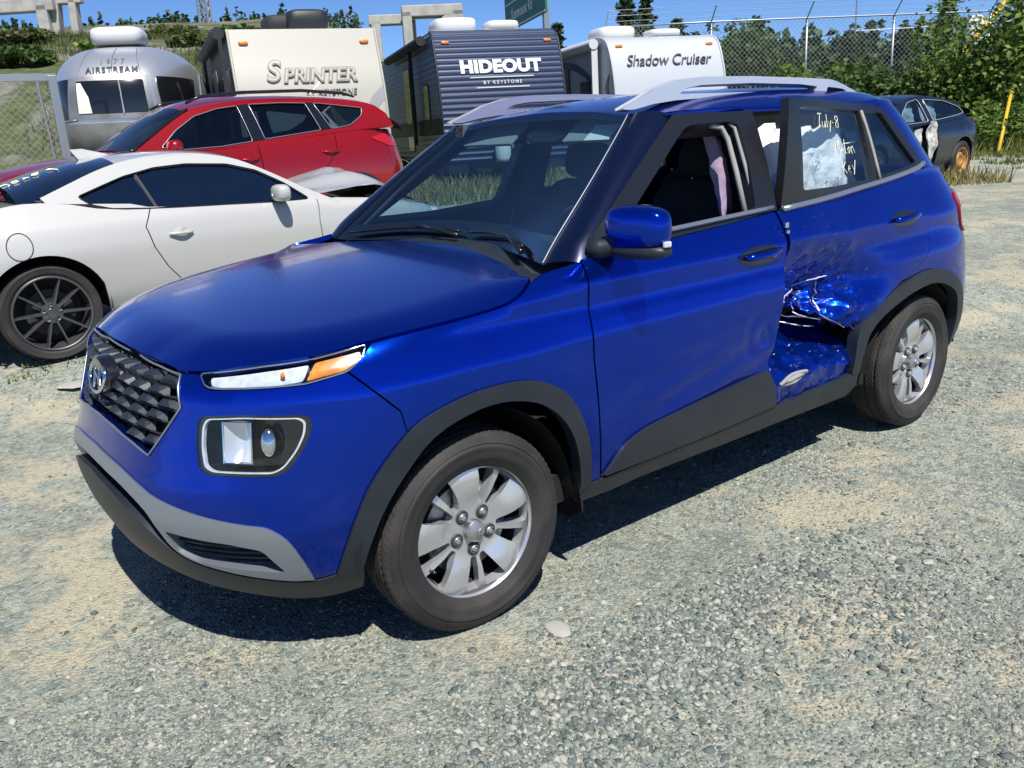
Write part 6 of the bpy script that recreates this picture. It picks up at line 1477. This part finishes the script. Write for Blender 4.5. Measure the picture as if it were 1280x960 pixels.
# ---------------------------------------------------------------- surroundings
mat('concrete', (.42, .41, .38), .85, vary=((.32, .31, .29), 1.2, .4, .65), bump=(6, .3, .03))
mat('galvanised', (.36, .38, .40), .45, metal=.7)
mat('wire', (.34, .36, .38), .5, metal=.5)
mat('sign_green', (.008, .15, .13), .5)
mat('bark', (.075, .055, .042), .95, bump=(20, .6, .02))
mat('yellow_plastic', (.62, .40, .03), .5)
mat('timber_pale', (.42, .36, .27), .85)
def leaf_mat(name, a, c, d, tr=.35):
    m = bpy.data.materials.new(name); m.use_nodes = True; MAT[name] = m; nt = m.node_tree; b = nt.nodes['Principled BSDF']; b.inputs['Roughness'].default_value = .6; b.inputs['Specular IOR Level'].default_value = .25
    g = nt.nodes.new('ShaderNodeNewGeometry'); r = nt.nodes.new('ShaderNodeValToRGB'); r.color_ramp.elements[0].color = (*a, 1); r.color_ramp.elements[1].color = (*d, 1); e = r.color_ramp.elements.new(.5); e.color = (*c, 1)
    t = nt.nodes.new('ShaderNodeBsdfTranslucent'); x = nt.nodes.new('ShaderNodeMixShader'); x.inputs[0].default_value = tr; o = nt.nodes['Material Output']
    nt.links.new(g.outputs['Random Per Island'], r.inputs[0]); nt.links.new(r.outputs[0], b.inputs['Base Color']); nt.links.new(r.outputs[0], t.inputs[0]); nt.links.new(b.outputs[0], x.inputs[1]); nt.links.new(t.outputs[0], x.inputs[2]); nt.links.new(x.outputs[0], o.inputs[0])
leaf_mat('needles', (.022, .050, .026), (.048, .092, .040), (.11, .16, .065), .2)
leaf_mat('leaves', (.055, .11, .022), (.12, .20, .04), (.24, .32, .07))
leaf_mat('leaves_dark', (.032, .070, .022), (.075, .135, .036), (.15, .22, .06))
leaf_mat('leaves_olive', (.05, .07, .022), (.10, .125, .04), (.19, .20, .075))
leaf_mat('blades', (.07, .11, .02), (.15, .19, .045), (.33, .30, .12))
leaf_mat('blades_dry', (.16, .16, .05), (.30, .26, .11), (.46, .40, .20))
def leaves_at(C, size, r, droop=0., aspect=1.8):
    """Two-triangle leaves at the points C."""
    n = len(C); d = r.normal(size=(n, 3)); d /= np.linalg.norm(d, axis=1, keepdims=True); d[:, 2] = d[:, 2]*.6 - droop; d /= np.linalg.norm(d, axis=1, keepdims=True)
    q = r.normal(size=(n, 3)); w = np.cross(d, q); w /= np.maximum(np.linalg.norm(w, axis=1, keepdims=True), 1e-6)
    s = (size*r.uniform(.6, 1.3, n))[:, None]
    V = np.stack([C - d*s*aspect*.5, C + w*s*.5, C + d*s*aspect*.5, C - w*s*.5], 1).reshape(-1, 3)
    F = np.arange(4*n).reshape(n, 4); return V, F
def spruce(x, y, h, rad, label, seed, group='spruces beyond the fence', n=2600):
    r = np.random.default_rng(seed); z0 = gz(x, y) - .1; t = empty('spruce_tree', (x, y, z0), 0, label, 'tree', group)
    MB().tube([(0, 0, 0), (.02*h, 0, h*.5), (0, 0, h)], [.03*h*.6, .02*h*.6, .004], 6).build('trunk', 'bark', t)
    C = []; lv = max(9, int(h*4.2)); br = MB()
    for k in range(lv):
        f = (k + r.uniform(-.2, .2))/lv; z = h*(.08 + .92*f); R_ = rad*(1-f)**.85*r.uniform(.75, 1.15) + .05
        nb = int(5 + 4*(1-f))
        for j in range(nb):
            a = r.uniform(0, 6.28); L = R_*r.uniform(.6, 1.1); q = max(3, int(n/lv/nb)); u = r.random(q)**.7
            px = np.cos(a)*L*u; py = np.sin(a)*L*u; pz = z - .22*L*u**1.5 + .10*L*u**3; sp = .055*h**.5*(.35 + .5*(1-u))
            C.append(np.stack([px + r.normal(0, 1, q)*sp, py + r.normal(0, 1, q)*sp, pz + r.normal(0, .6, q)*sp], 1))
    C = np.concatenate(C); V, F = leaves_at(C, .045*h**.6 + .03, r, .1, 2.6); fast_mesh('crown', V, F, 'needles', t)
    return t
def shrub(x, y, rx, ry, h, m, label, seed, n=2600, size=.075, group='shrubs along the bank', zoff=0.):
    r = np.random.default_rng(seed); z0 = gz(x, y) - .05 + zoff; t = empty('shrub', (x, y, z0), r.uniform(0, 6), label, 'shrub', group)
    cl = r.integers(9, 15); C = []
    st = MB()
    for k in range(cl):
        a = r.uniform(0, 6.28); q = math.sqrt(r.random()); c = np.array([rx*q*.75*math.cos(a), ry*q*.75*math.sin(a), h*r.uniform(.25, .85)*(1-.35*q)]); s = np.array([rx*.42, ry*.42, h*.28])*r.uniform(.7, 1.2)
        m_ = n//cl; d = r.normal(size=(m_, 3)); d /= np.linalg.norm(d, axis=1, keepdims=True); C.append(c + d*s*(r.random((m_, 1))**.45)*r.uniform(.8, 1.15, (m_, 1)))
        st.tube([(c[0]*.15, c[1]*.15, 0), tuple(c*np.array([.6, .6, .6])), tuple(c)], [.03, .02, .008], 5)
    C = np.concatenate(C); C[:, 2] = np.abs(C[:, 2]); V, F = leaves_at(C, size, r, .0, 1.7); st.build('stem', 'bark', t); fast_mesh('crown', V, F, m, t); return t
def grass(name, label, pts, hmin, hmax, m, seed):
    r = np.random.default_rng(seed); n = len(pts); z = terrain(pts[:, 0], pts[:, 1]); B = np.stack([pts[:, 0], pts[:, 1], z-.02], 1)
    h = r.uniform(hmin, hmax, n); a = r.uniform(0, 6.28, n); w = .012 + .02*h; dx = np.stack([np.cos(a), np.sin(a), 0*a], 1)*w[:, None]; ln = np.stack([r.normal(0, .35, n)*h, r.normal(0, .35, n)*h, h], 1)
    V = np.stack([B-dx, B+dx, B+ln*.55+dx*.6, B+ln], 1).reshape(-1, 3); o = fast_mesh(name, V, np.arange(4*n).reshape(n, 4), m); return tag(o, label, 'grass', kind='stuff')
def scatter(n, t0, t1, s0, s1, seed):
    r = np.random.default_rng(seed); t = r.uniform(t0, t1, n); s = r.uniform(s0, s1, n); return np.stack([-.5*t - .866*s, -.866*t + .5*s], 1)
TS = lambda t, s: (-.5*t - .866*s, -.866*t + .5*s)

# ---- grass and weeds
g1 = scatter(26000, 13.3, 20, 8.5, 20, 1); k = fbm(g1[:, 0]*.5, g1[:, 1]*.5, 2, 3) > .40; grass('weeds', 'green weeds and grass on the bank below the fence', g1[k], .10, .42, 'blades', 2)
g2 = np.concatenate([scatter(9000, 11.3, 14.5, -1.5, 7.5, 3), scatter(5000, 9.5, 13, 5.5, 10.0, 13)]); grass('dry_grass', 'dry yellow-green grass in front of the trailers', g2, .08, .34, 'blades_dry', 4)
g3 = scatter(26000, 11.0, 17.5, -9, -3.8, 5); grass('weeds', 'lush weeds on the slope behind the wire panel', g3, .10, .50, 'blades', 6)
g4 = scatter(9000, 11.2, 14.0, 11.3, 15.5, 7); k = fbm(g4[:, 0]*.8, g4[:, 1]*.8, 6, 3) > .47; grass('low_grass', 'short grass at the edge of the gravel by the bushes', g4[k], .03, .14, 'blades', 8)
g5 = scatter(60000, 24, 75, -34, 0, 9); k = fbm(g5[:, 0]*.12, g5[:, 1]*.12, 6, 3) > .42; grass('hill_grass', 'rough grass and scrub on the far slope', g5[k], .12, .45, 'leaves_olive', 10)
g6 = scatter(700, 2.1, 3.1, -2.2, -.8, 19); grass('sparse_grass', 'few thin grass tufts near the coupe rear wheel', g6, .01, .035, 'blades', 20)
# ---- shrubs and trees on the right-hand bank
sp = [(16.6, 9.2, 1.3, 1.7, 'leaves'), (17.2, 11.3, 1.5, 1.5, 'leaves_dark'), (16.4, 12.7, 1.2, 1.2, 'leaves_olive'), (17.8, 14.2, 1.4, 1.5, 'leaves_dark'), (20.6, 9.6, 1.8, 2.5, 'leaves_dark'), (21.0, 11.6, 1.9, 1.8, 'leaves_dark'), (21.4, 13.6, 1.9, 1.5, 'leaves'), (22.0, 15.6, 1.9, 1.4, 'leaves_dark'),
      (22.6, 17.6, 2.0, 1.5, 'leaves_olive'), (19.6, 7.6, 1.6, 2.2, 'leaves'), (25.5, 12.5, 2.2, 1.9, 'leaves_dark'), (26.0, 16.5, 2.2, 1.8, 'leaves_dark'), (25.5, 9.0, 2.2, 2.2, 'leaves_dark'), (27, 20.0, 2.4, 2.0, 'leaves')]
look = {'leaves': 'bright green', 'leaves_dark': 'dark green', 'leaves_olive': 'olive green'}
for i, (t, s, r_, h, m) in enumerate(sp):
    x, y = TS(t, s); where = 'below the chain-link fence' if t < 18.6 else 'behind the chain-link fence'
    if t > 20 and i % 4 != 0:
        spruce(x, y, h*(1.05 + .35*((i*7) % 5)/4), .95, 'dark spruce in the thicket behind the fence, number %s of the thicket from the left' % ['one', 'two', 'three', 'four', 'five', 'six', 'seven', 'eight', 'nine', 'ten', 'eleven', 'twelve', 'thirteen', 'fourteen'][sorted(range(len(sp)), key=lambda q: sp[q][1]).index(i)], 300+i, n=3600); continue
    shrub(x, y, r_, r_, h, m, '%s leafy shrub %s, number %s from the left' % (look[m], where, ['one', 'two', 'three', 'four', 'five', 'six', 'seven', 'eight', 'nine', 'ten', 'eleven', 'twelve', 'thirteen', 'fourteen'][sorted(range(len(sp)), key=lambda q: sp[q][1]).index(i)]), 20+i, 3000, .085)
x, y = TS(15.6, 14.2); shrub(x, y, 1.8, 1.8, 4.3, 'leaves', 'tall bright green bushy tree at the right edge', 60, 9000, .085, None)
x, y = TS(14.2, 12.9); shrub(x, y, .9, 1.0, 1.1, 'leaves', 'low bright green bush by the yellow stake', 61, 3000, .07, None)
x, y = TS(14.5, 15.0); shrub(x, y, 1.2, 1.2, 1.5, 'leaves_dark', 'dark green bush at the right picture edge', 62, 4000, .075, None)
for i, (px_t, px_s, h, rad, lab) in enumerate([(34.3, 10.8, 4.4, 1.15, 'tall spruce, left one of the pair behind the white trailer'), (35.2, 11.9, 4.2, 1.05, 'tall spruce, right one of the pair behind the white trailer'), (34.1, 12.9, 3.2, 1.0, 'shorter spruce right of the pair behind the white trailer'), (38.9, 8.8, 3.5, .9, 'thin spruce between the slate trailer and the white trailer'),
        (42.7, 12.3, 3.5, .9, 'low spruce behind the left end of the white trailer'), (23.3, 11.7, 2.5, 1.15, 'broad young spruce behind the left end of the fence'), (30.6, 21.0, 2.4, 1.0, 'spruce seen through the right half of the fence'), (28.4, 21.3, 3.3, 1.1, 'tall pointed spruce behind the right end of the fence'), (36.9, 22.1, 2.6, .9, 'small spruce far behind the middle fence post')]):
    x, y = TS(px_t, px_s); spruce(x, y, h, rad, lab, 80+i, n=4200)
hs = [(33, -12.5, 1.2, .8), (36, -10.0, 1.4, .7), (40, -14.5, 1.5, .8), (47, -12.0, 1.6, .7), (52, -19.0, 1.8, .9), (58, -12.5, 2.0, .8), (45, -6.0, 1.6, .8), (60, -24.5, 2.0, .9), (38, -7.0, 1.2, .7)]
for i, (t, s, r_, h) in enumerate(hs):
    x, y = TS(t, s); shrub(x, y, r_, r_, h, ('leaves_dark', 'leaves', 'leaves_olive')[i % 3], '%s bush on the rough slope above the caravan, number %s from the left' % (('dark green', 'light green', 'olive')[i % 3], ['one', 'two', 'three', 'four', 'five', 'six', 'seven', 'eight', 'nine'][sorted(range(len(hs)), key=lambda q: hs[q][1]/hs[q][0]).index(i)]), 140+i, 1500, .16, 'bushes on the far slope')
# far woods along the ridge
r = np.random.default_rng(5); C = []
for k in range(520):
    s = r.uniform(-150, 40); t = r.uniform(255, 300); x, y = TS(t, s); h = r.uniform(3.2, 6.5); z = gz(x, y); n = 34; f = r.random(n)
    C.append(np.stack([x + r.normal(0, 1, n)*(1-f)*h*.26, y + r.normal(0, 1, n)*(1-f)*h*.26, z + f*h], 1))
for k in range(520):
    s = r.uniform(30, 190); t = r.uniform(120, 190); x, y = TS(t, s); h = r.uniform(4, 8); z = gz(x, y); n = 40; f = r.random(n)
    C.append(np.stack([x + r.normal(0, 1, n)*(1-f)*h*.26, y + r.normal(0, 1, n)*(1-f)*h*.26, z + f*h], 1))
V, F = leaves_at(np.concatenate(C), .9, r, .1, 1.8); fw = fast_mesh('far_woods', V, F, 'needles'); tag(fw, 'dark conifer woods along the far ridge', 'woods', kind='stuff')

# ---- chain-link fence with barbed wire on the bank
def chain_fence(P, h, label, posts, arm=True, pitch=.12, name='chain_link_fence', wire_r=.0035):
    f = empty(name, (0, 0, 0), 0, label, 'fence'); P = [np.array(p, float) for p in P]
    tops = [p + np.array([0, 0, h]) for p in P]
    for p, q in zip(P, tops): MB().tube([p - np.array([0, 0, .3]), q], .032, 7).build('post', 'galvanised', f, smooth=True)
    MB().tube(tops, .022, 6).build('top_rail', 'galvanised', f, smooth=True)
    if arm:
        w = MB(); nrm = np.array([.3, .52, 0])
        for q in tops: MB().tube([q, q + np.array([.18, .30, .34])], .016, 5).build('barb_arm', 'galvanised', f)
        for k in (1, 2, 3): w.tube([q + np.array([.06, .10, .113])*k for q in tops], .006, 4)
        w.build('barbed_wire', 'wire', f)
    b = MB()
    for a, c in zip(P[:-1], P[1:]):
        L = np.linalg.norm((c-a)[:2]); n = int(L/pitch); m = int(h/pitch)
        for sgn in (1, -1):
            for i in range(-m, n+1):
                # diagonal from bottom (i) upward
                s0, s1 = i, i+m; z0, z1 = 0, m
                if sgn < 0: s0, s1 = i+m, i
                pts = []
                for (s, z) in ((s0, z0), (s1, z1)): pts.append((s, z))
                (sa, za), (sb, zb) = pts
                if sa > sb: sa, za, sb, zb = sb, zb, sa, za
                lo, hi = max(sa, 0), min(sb, n)
                if hi <= lo: continue
                za2 = za + (zb-za)*(lo-sa)/(sb-sa); zb2 = za + (zb-za)*(hi-sa)/(sb-sa)
                q0 = a + (c-a)*(lo/n) + np.array([0, 0, za2*h/m]); q1 = a + (c-a)*(hi/n) + np.array([0, 0, zb2*h/m]); b.bar(q0, q1, wire_r*1.6, wire_r*1.6)
    o = b.build('wire_mesh', 'wire', f); o['kind'] = 'stuff'
    return f
fp = [TS(t, s) for t, s in ((19.2, 6.0), (18.9, 8.6), (18.7, 11.0), (18.5, 13.2), (18.2, 15.6), (18.0, 18.2))]
chain_fence([(x, y, gz(x, y)-.1) for x, y in fp], 2.25, 'chain-link fence with barbed wire arms on the bank', 5)
fp2 = [TS(t, s) for t, s in ((29.0, 18.0), (28.6, 21.0), (28.2, 24.0), (27.8, 27.0), (27.4, 30.0))]
fb = empty('wire_fence', (0, 0, 0), 0, 'taller thin wire fence farther back behind the chain-link fence', 'fence')
tops = []
for x, y in fp2:
    z = gz(x, y); MB().tube([(x, y, z-.2), (x, y, z+4.1)], .035, 6).build('post', 'galvanised', fb); MB().tube([(x, y, z+4.1), (x+.2, y+.3, z+4.5)], .018, 5).build('barb_arm', 'galvanised', fb); tops.append(np.array([x, y, z+4.1]))
b = MB(); b.tube(tops, .03, 5); b.tube([q - np.array([0, 0, 2.0]) for q in tops], .02, 5); b.build('top_rail', 'galvanised', fb)
b = MB(); b.tube([q + np.array([.1, .15, .2]) for q in tops], .01, 4); b.tube([q + np.array([.2, .3, .4]) for q in tops], .01, 4); b.build('barbed_wire', 'wire', fb)
# framed wire panel at the left
A = np.array([-.2, -12.2, .42]); B = np.array([-1.80, -12.0, .42])
chain_fence([A, B], 2.15, 'wire fence panel in a pale metal frame at far left', 2, False, .10, 'fence_panel', .003)
MB().box((-1.80, -11.98, 1.45), (.12, .06, 2.35)).build('frame_post', 'galvanised', bpy.data.objects['fence_panel'], bevel=.01)
MB().bar((-.2, -12.18, 2.60), (-1.86, -11.98, 2.60), .06, .10).build('frame_rail', 'galvanised', bpy.data.objects['fence_panel'])
# yellow guy-wire guards and leaning pole
def stake(a, c, r_, label, m='yellow_plastic'):
    o = MB().tube([a, c], r_, 8).build('guy_guard', m, None, smooth=True); tag(o, label, 'wire guard', 'yellow guy-wire guards'); return o
stake(TS(13.1, 12.35) + (.55,), TS(14.2, 13.35) + (1.75,), .035, 'short yellow guy-wire guard leaning by the right-hand bushes')
stake(TS(17.6, 13.6) + (1.70,), TS(19.3, 17.3) + (4.6,), .07, 'long yellow guy-wire guard leaning across the fence')
stake(TS(17.4, 14.0) + (1.65,), TS(18.6, 16.2) + (3.3,), .045, 'thinner yellow guard crossing below the long one')
V, F = rbox((0, 0, 0), (.8, .5, 1.1), 2.6, 14, 10); o = MB().add(V, F).build('white_tank', 'fibre_white', None, smooth=True); x, y = TS(22.0, 17.9); o.location = (x, y, gz(x, y)+1.6); tag(o, 'white rounded tank half hidden behind the bushes', 'tank')
# ---- concrete frames of an overpass, lattice mast, road sign, barrier
def portal(label, pts, thick, depth, loc, rz):
    o = empty('concrete_frame', loc, rz, label, 'concrete frame', 'unfinished concrete frames on the hill')
    for a, c, w in pts: MB().bar((a[0], 0, a[1]), (c[0], 0, c[1]), depth, w, (0, 0, 1)).build('beam' if abs(a[1]-c[1]) < abs(a[0]-c[0]) else 'column', 'concrete', o, bevel=.08)
    return o
p0 = TS(77.2, -28.8); z0 = gz(*p0)
portal('tall concrete portal frame on the hill at the far left', [((-3.5, 0), (-3.5, 5.2), .9), ((2.7, -.5), (2.7, 5.2), 1.0), ((-4.5, 5.2), (3.3, 5.2), 1.0), ((1.6, 4.8), (2.4, 3.9), .6)], .9, 1.0, (p0[0], p0[1], 8.2), R(-40))
p0 = TS(76.8, -23.9); portal('narrow concrete frame just right of the tall portal frame', [((-.7, 0), (-.9, 3.6), .6), ((.9, 0), (.5, 3.6), .6), ((-1.6, 3.5), (1.0, 3.5), .6), ((-3.5, -.1), (3.2, -.1), .7)], .6, .8, (p0[0], p0[1], 10.2), R(-40))
p0 = TS(78, 2.2); portal('concrete frame rising left of the slate trailer roof', [((-1.7, -3), (-1.7, 1.2), .8), ((1.3, -3), (1.3, 1.2), .8), ((-2.1, 1.2), (1.9, 1.2), .8)], .8, 1.2, (p0[0], p0[1], 10.2), R(-30))
p0 = TS(76, 5.6); portal('larger concrete frame behind the slate trailer roof unit', [((-2.1, -3), (-2.1, 1.4), 1.0), ((2.1, -3), (2.1, 1.4), .8), ((-2.6, 1.4), (2.5, 1.4), .9), ((-1.6, 1.0), (-.9, .6), .5)], .8, 1.8, (p0[0], p0[1], 10.3), R(-30))
tw = empty('lattice_mast', (-62.4, -166.8, 14), 0, 'thin steel lattice mast on the skyline', 'mast')
b = MB(); H = 26
for k in range(4): b.bar((1.3*math.cos(k*math.pi/2), 1.3*math.sin(k*math.pi/2), 0), (.9*math.cos(k*math.pi/2), .9*math.sin(k*math.pi/2), H), .36)
b.build('mast_legs', 'galvanised', tw); b = MB()
for i in range(16):
    for k in range(4):
        f0, f1_ = i/16, (i+1)/16; r0, r1 = 1.3-.4*f0, 1.3-.4*f1_; a0, a1 = k*math.pi/2, (k+1)*math.pi/2
        b.bar((r0*math.cos(a0), r0*math.sin(a0), H*f0), (r1*math.cos(a1), r1*math.sin(a1), H*f1_), .2)
b.build('bracing', 'galvanised', tw)
sg = empty('road_sign', (-27.1, -31.6, 2.75), math.atan2(6.9, 3.2), 'large green road sign on steel posts, top cut off by the picture', 'sign')
# sign spans from (-28.75,-35.1) to (-25.5,-28.2)
MB().box((0, 0, 5.4), (7.6, .10, 3.4)).build('panel', 'sign_green', sg, bevel=.02)
for x in (-2.6, 2.9): MB().box((x, .22, 1.9), (.28, .25, 7)).build('post', 'galvanised', sg)
sfn = lambda zc, xc=0: (lambda a, b: ((a+xc, -.07, zc+b), (0, -1, 0)))
for z, tx in ((5.45, 'Topsail Rd'), (4.35, 'Kenmount Rd')): 
    o = lettering(tx, .72, 'letter_white', sg, sfn(z, -.3), .006, 0, 1.0, .008)
for z in (5.95, 4.95): MB().box((0, -.062, z), (7.5, .02, .06)).build('divider', 'letter_white', sg)
MB().box((0, -.062, 3.78), (7.5, .02, .06)).build('border', 'letter_white', sg)
p0 = TS(66, -14.8); bb = empty('road_barrier', (p0[0], p0[1], 9.3), R(-38), 'long pale road barrier on the ridge behind the caravan', 'barrier'); MB().box((0, 0, .5), (5.6, .25, .34)).build('rail', 'aluminium_dull', bb)
for q in (-2.4, 0, 2.4): MB().box((q, 0, -.2), (.25, .2, 1.1)).build('support', 'concrete', bb)
